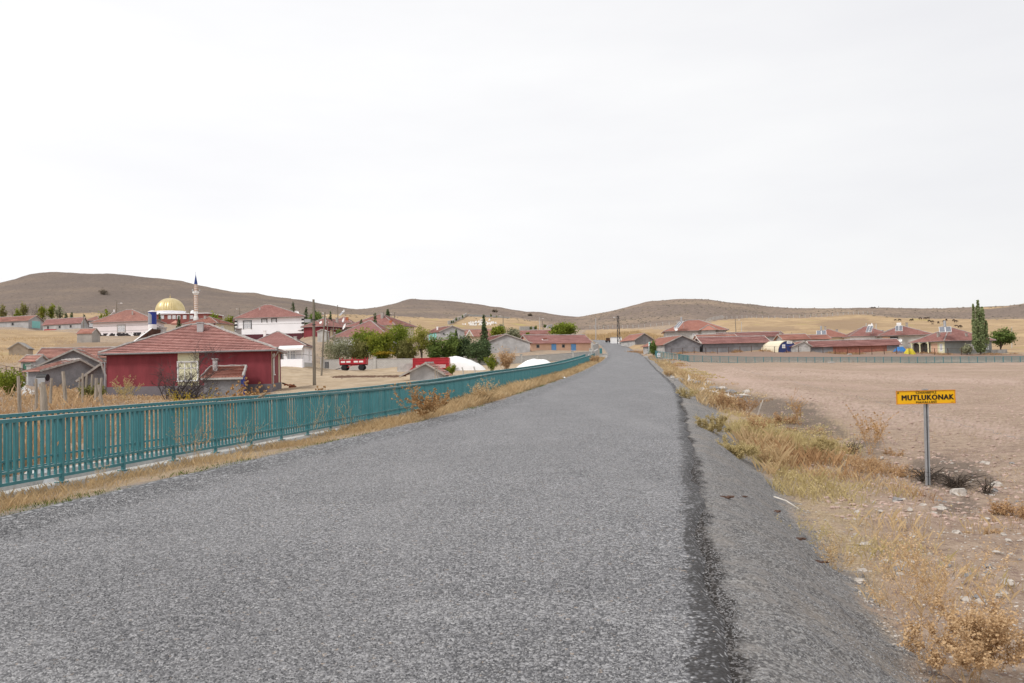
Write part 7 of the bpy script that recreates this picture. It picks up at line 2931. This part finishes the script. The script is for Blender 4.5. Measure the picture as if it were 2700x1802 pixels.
dry_bush('dry reddish sprigs at the fifth railing post', gpt(510, 1200, 15.6), .8, .4, 6, 'weed', .010, 'dry_sprig', lv=1, wst=.004, nleaf=3)
dry_bush('tall dead sprig crossing the railing bars', gpt(815, 1150, 21), 1.0, .3, 4, 'straw', .010, 'dry_sprig', lv=1, wst=.005, nleaf=2)
dry_bush('pale star shaped dead sprig against the closed railing', gpt(915, 1128, 23.5), .9, .5, 4, 'straw', .010, 'dry_sprig', lv=1, wst=.006, nleaf=2)
dry_bush('tan seed plume standing in the verge grass', gpt(1275, 1052, 36), .9, .7, 14, 'straw', .03, 'dry_sprig', lv=1, wst=.008, nleaf=4)
dry_bush('rusty weed tuft at the end of the verge by the bend', gpt(1570, 958, 122), 1.1, .9, 14, 'weed', .06, 'dry_sprig', lv=1, wst=.02, nleaf=4)
dry_bush('fine wispy sprig low on the verge near the first post', gpt(245, 1290, 11.8), .4, .2, 4, 'straw', .008, 'dry_sprig', lv=1, wst=.003, nleaf=2)
for px, py, d in ((2150, 1110, 27), (2200, 1130, 25), (2240, 1185, 21), (2180, 1160, 22.5), (2290, 1215, 19), (2350, 1180, 21), (2080, 1105, 28), (2400, 1240, 17.5), (2030, 1095, 29), (2330, 1240, 18)):
    dry_bush('low rusty scrub clump along the broken edge of the ploughed field', gpt(px, py, d), random.uniform(.12, .3), random.uniform(.3, .6), 9, random.choice(('weed_rust', 'weed_rust', 'weed')), .012, lv=1, wst=.005, up=.5, group='scrub along the field edge')
dry_bush('clustered flat topped thistles by the blue door', gpt(655, 1060, 29), 1.25, .6, 11, 'thistle', .012, 'dry_thistle', lv=1, wst=.008, heads=.05, nleaf=1)
dry_bush('flat topped thistles left of the blue door', gpt(620, 1062, 29), .9, .5, 6, 'thistle', .012, 'dry_thistle', lv=1, wst=.008, heads=.05, nleaf=1)
dry_bush('pair of flat topped thistles before the red house corner', gpt(697, 1056, 29), 1.05, .35, 4, 'thistle', .012, 'dry_thistle', lv=1, wst=.008, heads=.055, nleaf=1)
dry_bush('short thistles in the yard right of the timber pole', gpt(866, 1030, 34), .95, .5, 6, 'thistle', .02, 'dry_thistle', lv=1, wst=.01, heads=.045)
dry_bush('golden plume weeds under the leafless thorny tree', gpt(500, 1068, 27), 1.2, .7, 13, 'leaf_gold', .02, 'dry_sprig', lv=1, wst=.007)
dry_bush('yellow-green weeds at the foot of the red wall', gpt(330, 1050, 50), 1.2, .9, 10, 'greenish', .03, 'dry_sprig', lv=1, wst=.01)
dry_bush('tall tan and rust weeds growing by the garden wall between the white heaps', gpt(1335, 985, 93), 2.2, 1.0, 26, 'weed', .06, 'dry_sprig', lv=1, wst=.02, nleaf=5)
dry_bush('green and yellow flowering weed beside the tall rust weeds', gpt(1297, 985, 93), 1.7, .4, 14, 'leaf_mid', .06, 'leafy_weed', lv=1, wst=.02, nleaf=6)
dry_bush('small green bush before the white heap', gpt(1191, 990, 88), 1.0, .45, 14, 'leaf_mid', .05, 'leafy_weed', lv=1, wst=.02, nleaf=6)
dry_bush('green bush at the left edge by the pale path', gpt(22, 1032, 44), 1.2, 1.0, 22, 'leaf_mid', .05, 'leafy_weed', lv=1, wst=.012, nleaf=6)
dry_bush('dark green weeds among the stakes by the red house', gpt(243, 1045, 46), .9, .8, 18, 'leaf_brown', .05, 'leafy_weed', lv=1, wst=.012, nleaf=6)
for i, (px, py, d, lb) in enumerate([(2520, 1262, 16.0, 'charred black shrub arching right of the sign post'), (2440, 1245, 16.8, 'charred black twigs tangled behind the sign post'), (2600, 1290, 15.0, 'small charred stump at the edge of the burnt hollow'), (2250, 1172, 21, 'charred tuft below the orange-headed stalks')]):
    root = thing('charred_shrub', lb, 'burnt shrub', gpt(px, py, d), 'burnt shrubs by the sign')
    k = MB()
    b = gpt(px, py, d)
    for j in range(85 if i < 2 else 30):
        a = random.random() * 2 * PI
        R_ = random.uniform(.1, .6) * (1 if i < 2 else .5)
        e = b + Vector((math.cos(a) * R_, math.sin(a) * R_, random.uniform(.0, .32)))
        m_ = lerp(b, e, random.uniform(.35, .6)) + Vector((random.gauss(0, .06), random.gauss(0, .06), random.uniform(.02, .14)))
        k.tube([b + Vector((random.gauss(0, .05), random.gauss(0, .05), 0)), m_, e], [.007, .006, .003], 4, cap=False)
    obj('twigs', k, M['char'], root)

# ------------------------------------------------------------------ stones, rubble, litter
random.seed(33)
def rock(label, p, s, m='rock', group=None, name='stone', cat='stone'):
    k = MB()
    k.blob(p + N_ * s[2] * .3, s, random.random() * 90, 9, .3)
    return tag(obj(name, k, M[m], None, p), label, cat, group)


named = [(2525, 1290, 15.3, (.16, .12, .10), 'rock', 'tan angular rock under the charred shrub'), (2365, 1306, 14.0, (.085, .07, .06), 'rock_grey', 'round grey stone lying left below the sign post'), (2480, 1325, 13.5, (.12, .09, .05), 'rock', 'flat pale stone below the sign post'),
         (2625, 1262, 16.2, (.12, .09, .07), 'rock', 'pale stone on the pink soil right of the charred shrub'), (2622, 1284, 15.2, (.06, .05, .05), 'rock_grey', 'small grey stone in a dark hollow at the right'), (2595, 1200, 19, (.11, .08, .06), 'rock', 'white stone on the pink field right of the sign'),
         (2370, 1492, 9.2, (.06, .05, .04), 'rock_grey', 'grey stone beside the ditch straw above the corner bush'), (2558, 1668, 7.0, (.14, .07, .03), 'rock', 'long pale flat stone near the bottom edge'), (1860, 1008, 52, (.22, .16, .14), 'rock', 'round white boulder at the edge of the rubble heap')]
for px, py, d, s, m, lb in named:
    rock(lb, gpt(px, py, d), s, m)
for i in range(90):
    px, py = random.uniform(2250, 2690), random.uniform(1190, 1600)
    d = 2.45 * F / max(120, py - 946)
    p = gpt(px, py, d)
    s = random.uniform(.018, .05)
    rock('small pale stone lying loose on the rough ground below the sign', p, (s * 1.3, s, s * .7), 'rock' if random.random() < .7 else 'rock_grey', 'loose stones below the sign', 'loose_stone')
for i, (px, py, d, r) in enumerate([(1790, 995, 56, .34), (1822, 991, 58, .30), (1838, 1000, 54, .38), (1865, 995, 56, .36), (1880, 1012, 49, .45), (1905, 1005, 52, .33), (1925, 1014, 48, .40), (1850, 1018, 47, .32), (1945, 1022, 45, .28), (1968, 1012, 49, .25)]):
    rock('grey-brown stone block in the rubble heap beside the road', gpt(px, py, d), (r, r * .8, r * .55), 'rock' if i % 2 else 'rock_grey', 'rubble beside the road', 'rubble_block', 'rubble')
for i, (xa, ya, xb, yb, d, r, lb) in enumerate([(1845, 1018, 1915, 1025, 45, .10, 'long bleached log across the rubble heap'), (1895, 1032, 1935, 1026, 43, .09, 'short white branch in front of the bleached log'), (1812, 988, 1842, 992, 57, .09, 'white bleached stump tip at the top of the rubble'), (1813, 1006, 1820, 995, 53, .09, 'pale plank standing against the rubble'),
                                               (1935, 1018, 1978, 1019, 46, .07, 'thin white branch at the field side of the rubble'), (1768, 981, 1790, 978, 62, .06, 'small pale stick at the road end of the rubble'), (2125, 1175, 2160, 1178, 21, .012, 'forked pale twig left of the tumbleweed'), (1995, 1070, 2012, 1056, 33, .03, 'forked white stick on the burnt patch')]):
    k = MB()
    a, b = gpt(xa, ya, d), gpt(xb, yb, d)
    if ya - yb > 8:
        b = U(xb, yb, d)
    k.tube([a + N_ * r * .6, lerp(a, b, .45) + N_ * r * 1.4, b + N_ * r * .9], [r, r * .9, r * .5], 7)
    k.tube([lerp(a, b, .5) + N_ * r, lerp(a, b, .75) + N_ * r * 3.2 + Vector((0, .3 * r / .1, 0))], [r * .5, r * .25], 5)
    tag(obj('driftwood', k, M['drift'], None, a), lb, 'dead wood')
k = MB()
for i in range(1700):
    py = random.uniform(1200, 1850)
    px = random.uniform(2010 + (py - 1200) * .62, 2900)
    d = 2.45 * F / max(120, py - 946)
    p = U(px, py, d)
    r = random.uniform(.005, .018) * (d / 9) ** .5
    k.blob((p.x, p.y, 0), (r * 1.3, r, r * .7), i, 5, .3)
Vv = np.array(k.v)
cc = Vv.reshape(1700, -1, 3).mean(1)
zz = ground(cc[:, 0], cc[:, 1])
Vv[:, 2] += np.repeat(zz, len(Vv) // 1700)
k.v = [tuple(v) for v in Vv]
tag(obj('pebbles', k, M['rock'], None), kind='stuff')
# twig on the gravel and bits of brown bark / dung
for px, py, d, lb in [(1640 + 280, 1405, 9.9, 'reddish brown clod on the gravel slope beside the bitumen edge'), (2105, 1418, 9.7, 'brown clod at the foot of the gravel slope'), (1965, 1365, 10.7, 'flat dark brown scrap in the middle of the gravel slope'), (2160, 1480, 8.9, 'rust brown clod near the tan tuft'), (2040, 1342, 11.2, 'little brown scrap high on the gravel slope')]:
    k = MB()
    x, y = U(px, py, d)[:2]
    p = Vector((x, y, gz(x, y)))
    for j in range(5):
        k.blob(p + Vector((random.uniform(-.06, .06), random.uniform(-.04, .04), .012)), (.05, .03, .014), j + px, 7, .4)
    tag(obj('brown_clod', k, M['rust'], None, p), lb, 'clod')
k = MB()
a, b = gpt(2040, 1290, 13.2), gpt(2105, 1318, 12.6)
k.tube([a + N_ * .02, lerp(a, b, .5) + N_ * .05, b + N_ * .02], [.012, .011, .006], 6)
tag(obj('straw_stalk', k, M['drift'], None, a), 'straight pale dry stem lying along the edge of the gravel', 'dead wood')
p = gpt(1480, 992, 68)
heap('plastic_bag', 'crumpled white plastic bag in the verge grass', p + N_ * .02, .45, .3, .34, 'tarp', 12, n=14)['category'] = 'litter'
p = gpt(98, 1238, 14.6)
heap('plastic_bag', 'white and red litter bag behind the railing bars', p + N_ * .02, .28, .22, .3, 'tarp', 13, n=12)['category'] = 'litter'
for i, (px, py, d, w, lb) in enumerate([(1702, 938, 146, .9, 'pale concrete lump beside the bend'), (1763, 951, 128, .7, 'white slab lying before the mesh fence corner'), (2193, 961, 121, 1.1, 'long pale plank lying at the foot of the mesh fence'), (2240, 930, 141, .9, 'white plank leaning by the brick stretch of wall')]):
    p = gpt(px, py, d)
    k = MB()
    k.box(p + N_ * .1, (w, .35, .16), Matrix.Rotation(.2 * i, 3, 'Z'))
    k.box(p + N_ * .2 + Vector((.1, .05, 0)), (w * .5, .25, .08), Matrix.Rotation(.4, 3, 'Z'))
    tag(obj('concrete_scrap', k, M['conc'], None, p), lb, 'scrap')
p = gpt(1735, 926, 170)
heap('earth_mound', 'brown earth mound beside the roadside barn', p, 2.2, 1.6, .7, 'adobe', 15, n=18)['category'] = 'mound'
# stone chippings of the road dressing and its gravel shoulder, too many to count
def chippings(name, X, Y, Z0, r, tint, m):
    n = len(X)
    a = RNG.random(n) * 2 * PI
    ca, sa = np.cos(a), np.sin(a)
    e1, e2, e3 = r * RNG.uniform(.8, 1.3, n), r * RNG.uniform(.6, 1.0, n), r * RNG.uniform(.45, .8, n)
    tx, ty = RNG.normal(size=n) * .3, RNG.normal(size=n) * .3
    V = []
    for sx_, sy_, sz_ in ((1, 0, 0), (0, 1, 0), (-1, 0, 0), (0, -1, 0), (0, 0, 1)):
        lx, ly, lz = sx_ * e1, sy_ * e2, sz_ * e3
        V.append(np.stack([X + lx * ca - ly * sa + lz * tx, Y + lx * sa + ly * ca + lz * ty, Z0 + lz * 1.0 + (lx * tx + ly * ty) * .4 - .15 * e3], -1))
    V = np.stack(V, 1).reshape(-1, 3)
    q = (np.arange(n) * 5)[:, None]
    Fc = np.concatenate([q + np.array([[i, (i + 1) % 4, 4]]) for i in range(4)])
    return tag(obj_np(name, V, Fc, M[m], None, tint=np.repeat(tint, 5)), kind='stuff')


n = 210000
Y = 3.2 * (17 / 3.2) ** RNG.random(n)
rx, rz, rh, rd = road(Y)
nn = np.sqrt(1 + rd * rd)
xl = np.maximum(rx - (rh + .1) * nn, -.70 * Y)
xr = rx + (rh + .06) * nn
X = xl + (xr - xl) * RNG.random(n)
S = (X - rx) / nn
e = rh - S
q = (RNG.random(n) < np.where(e < .22 + .12 * (fbm(X * 3, Y * 3, 131, 3) - .5), .22, 1)) & (RNG.random(n) < .35 + .65 * np.clip((17 - Y) / 8, 0, 1))
X, Y, S, rz, rh = X[q], Y[q], S[q], rz[q], rh[q]
zc = rz + .045 * (1 - (S / rh) ** 2) - .05 * np.clip((np.abs(S / rh) - .95) / .05, 0, 1)
big = np.where(S < -rh + 1.2, 1.35, 1.0)
chippings('road_chippings', X, Y, zc, .0085 * big * RNG.uniform(.7, 1.3, len(X)), np.clip(RNG.beta(1.6, 2.2, len(X)) - .12 * (fbm(X * .5, Y * .5, 133, 3) > .55) - .16 * (S < -rh + 1.0 + 1.2 * (fbm(X, Y, 137, 3) - .5)), 0, 1), 'chips')
n = 50000
Y = 3.5 * (16 / 3.5) ** RNG.random(n)
rx, rz, rh, rd = road(Y)
nn = np.sqrt(1 + rd * rd)
a = RNG.uniform(.02, 1.75, n)
q = (fbm((rx + a) * 2.2, Y * 2.2, 135, 4) > .44) | (RNG.random(n) < .3)
X, Y, a = (rx + (rh + a) * nn)[q], Y[q], a[q]
chippings('shoulder_gravel', X, Y, ground(X, Y), .0065 * RNG.uniform(.6, 1.5, len(X)), RNG.beta(1.5, 3.0, len(X)), 'chips')
# soil clods on the ploughed field
k = MB()
cl = []
while len(cl) < 3600:
    y = 12 * (95 / 12) ** random.random()
    x = y * random.uniform(.30, .66) + 1.2
    cl.append((x, y))
cl = np.array(cl)
zz = ground(cl[:, 0], cl[:, 1])
for i, (x, y) in enumerate(cl):
    r = random.uniform(.012, .042) * (1 + y / 90)
    k.blob((x, y, zz[i]), (r * 1.3, r, r * .6), i, 5, .35)
M['clod'] = mat('soil_clod', (.42, .31, .265), var=.2, scale=.6)
tag(obj('soil_clods', k, M['clod'], None), kind='stuff')

# cushion shrubs over the hillsides
n = 5000
az = np.radians(RNG.uniform(-36, 36, n * 3))
rr = np.exp(RNG.uniform(math.log(400), math.log(860), n * 3))
X, Y = rr * np.sin(az), rr * np.cos(az)
dn = fbm(X * .012, Y * .012, 111, 4)
q = (dn > .47) & ((az > .1) | (RNG.random(n * 3) < .45))
X, Y = X[q][:n], Y[q][:n]
zz = ground(X, Y)
ppx_, ppy_, _ = proj(X, Y, zz)
yf = pip(ppx_, ppy_, [(1880, 846), (1985, 839), (2200, 836), (2313, 834), (2384, 841), (2720, 843), (2720, 960), (1700, 960), (1830, 862)]) | pip(ppx_, ppy_, [(840, 840), (1450, 850), (1450, 900), (840, 900)])
X, Y, zz = X[~yf], Y[~yf], zz[~yf]
S = RNG.uniform(.3, 1.0, len(X)) * np.where(np.arctan2(X, Y) > .1, 1.0, .8)
ang = np.arange(6) * PI / 3
VV = []
for a in range(6):
    VV.append(np.stack([X + S * np.cos(ang[a]) * RNG.uniform(.7, 1.3, len(X)), Y + S * np.sin(ang[a]), zz - .15], -1))
VV.append(np.stack([X, Y, zz + S * RNG.uniform(.35, .7, len(X))], -1))
VV = np.stack(VV, 1)
T_ = np.repeat(RNG.random(len(X)), 7)
bi = (np.arange(len(X)) * 7)[:, None]
Ft = np.concatenate([bi + np.array([[a, (a + 1) % 6, 6]]) for a in range(6)])
tag(obj_np('hillside_shrubs', VV.reshape(-1, 3), Ft, M['shrub'], None, tint=T_), kind='stuff')
for px, py, d, r, lb in ((273, 777, 640, 3.2, 'lone dark bush half way up the long hill'), (1305, 824, 620, 1.8, 'lone round bush on the flank of the middle hill'), (1397, 827, 640, 1.5, 'small dark bush near the saddle between the hills')):
    b = G(px, d, py)
    root = thing('hill_bush', lb, 'bush', b, 'lone bushes on the hills')
    Q, t_, _ = clumps((b.x, b.y, b.z + r * .5), (r, r, r * .75), 20, 420, int(px), spread=.3)
    V, Fq, T = leaf_quads(Q, .45, t_)
    obj_np('crown', V, Fq, M['shrub'], root, tint=T)
# little trees along the graveyard walls
for i, (px, d, py) in enumerate([(1190, 335, 855), (1196, 345, 852), (1203, 360, 850), (1210, 380, 846), (1219, 400, 842), (1226, 420, 838), (1295, 428, 838), (1310, 426, 839), (1400, 312, 864), (1412, 318, 862), (1424, 325, 860), (1436, 340, 854), (1440, 360, 850)]):
    b = G(px, d, py)
    if i == 0:
        gt = thing('graveyard_tree', 'little dark tree planted along the graveyard wall', 'tree', b, 'trees along the graveyard walls')
        Q, t_, _ = clumps((b.x, b.y, b.z + .8), (.35, .35, .7), 12, 160, 3, spread=.35)
        V, Fq, T = leaf_quads(Q, .2, t_)
        obj_np('crown', V, Fq, M['leaf_dark'], gt, tint=T)
    else:
        dup(gt, b, i * 1.1, scale=random.uniform(.6, 1.2))


# ------------------------------------------------------------------ cattle on the stubble
def animal_mesh(name):
    J = [((0, 0, 1.02), .34), ((.55, 0, 1.05), .33), ((-.6, 0, 1.06), .31), ((.85, 0, 1.12), .22), ((1.12, 0, .92), .14), ((1.3, 0, .58), .13), ((1.42, 0, .38), .08),
         ((.58, .2, .6), .11), ((.58, .2, .02), .06), ((.58, -.2, .6), .11), ((.62, -.2, .02), .06), ((-.62, .2, .66), .14), ((-.66, .2, .02), .06), ((-.62, -.2, .66), .14), ((-.58, -.2, .02), .06), ((-.9, 0, 1.0), .05), ((-.95, 0, .45), .03), ((1.2, .18, .74), .03), ((1.2, -.18, .74), .03)]
    E = [(0, 1), (0, 2), (1, 3), (3, 4), (4, 5), (5, 6), (1, 7), (7, 8), (1, 9), (9, 10), (2, 11), (11, 12), (2, 13), (13, 14), (2, 15), (15, 16), (5, 17), (5, 18)]
    me = bpy.data.meshes.new(name)
    me.from_pydata([j[0] for j in J], E, [])
    me.update()
    o = bpy.data.objects.new(name, me)
    COL.objects.link(o)
    sk = o.modifiers.new('skin', 'SKIN')
    for i, s in enumerate(me.skin_vertices[0].data):
        s.radius = (J[i][1], J[i][1])
        s.use_root = i == 0
    o.modifiers.new('smooth', 'SUBSURF').levels = 1
    bpy.context.view_layer.update()
    m2 = bpy.data.meshes.new_from_object(o.evaluated_get(bpy.context.evaluated_depsgraph_get()))
    o.modifiers.clear()
    bpy.data.objects.remove(o)
    m2.name = name
    m2.materials.clear()
    m2.materials.append(M['cow'])
    return m2


cm = animal_mesh('cow')
cpx = [(575, 392), (640, 390), (790, 395), (820, 382), (925, 378), (985, 373), (1028, 373), (1048, 412), (1085, 412), (1172, 432), (1095, 453), (1245, 410), (1282, 390), (1385, 400), (1410, 410), (1420, 478), (1467, 485)]
for i, (zx, zy) in enumerate(cpx):
    px, py = 2250 + zx / 5.222, 770 + zy / 5.222
    best = None
    for d in range(300, 560, 4):
        q = G(px, d, py)
        _, yy_, _ = proj(np.array([q.x]), np.array([q.y]), np.array([q.z]))
        e = abs(yy_[0] - (py + 2))
        if best is None or e < best[0]:
            best = (e, q)
    o = bpy.data.objects.new('cow', cm)
    COL.objects.link(o)
    o.location = best[1]
    o.rotation_euler = (0, 0, [0, PI, .3, 1.2, 3.0, .1, 2.9, 3.3, .2, 1.4, 2.8, .4, 1.5, 1.8, -.1, 2.6, .2][i])
    s = .62 if i in (0, 10, 15) else .82
    o.scale = (s, s, s)
    tag(o, 'dark cow grazing on the yellow stubble slope far behind the village', 'cow', 'cattle grazing on the slope')
for i, (px, lb, rz_) in enumerate(((2298.5, 'dark animal with raised head standing on the bare ridge', .2), (2305, 'grazing dark animal on the bare ridge line', .05))):
    b = G(px, 640, 811)
    o = bpy.data.objects.new('donkey', cm)
    COL.objects.link(o)
    o.location = b
    o.rotation_euler = (0, 0, rz_)
    tag(o, lb, 'donkey', 'animals on the ridge')
b = G(2317, 645, 811)
k = MB()
k.tube([b - N_ * .3, b + N_ * 1.7], [.22, .18], 6)
tag(obj('ridge_post', k, M['conc_dark'], None, b), 'single post standing on the bare ridge', 'post')

# ------------------------------------------------------------------ a small bird on the railing
rp = road_path(5, 60, 2.30, .1)
px_, py_, _ = proj(rp[:, 0], rp[:, 1], rp[:, 2] + 1.0)
i = int(np.argmin(np.abs(px_ - 691)))
b = Vector(rp[i]) + N_ * .997
J = [((0, 0, .05), .03), ((.035, 0, .075), .026), ((.055, 0, .10), .019), ((.082, 0, .10), .005), ((-.04, 0, .035), .018), ((-.10, 0, .012), .007), ((0, .012, .015), .004), ((.004, .012, 0), .003), ((0, -.012, .015), .004), ((.004, -.012, 0), .003)]
me = bpy.data.meshes.new('bird')
me.from_pydata([j[0] for j in J], [(0, 1), (1, 2), (2, 3), (0, 4), (4, 5), (0, 6), (6, 7), (0, 8), (8, 9)], [])
o = bpy.data.objects.new('bird', me)
COL.objects.link(o)
sk = o.modifiers.new('skin', 'SKIN')
for i, s in enumerate(me.skin_vertices[0].data):
    s.radius = (J[i][1], J[i][1])
    s.use_root = i == 0
o.modifiers.new('smooth', 'SUBSURF').levels = 2
me.materials.append(M['bird'])
o.location = b
o.scale = (1.25, 1.25, 1.25)
o.rotation_euler = (0, 0, .5)
tag(o, 'small brown bird perched on the top rail of the teal railing', 'bird')
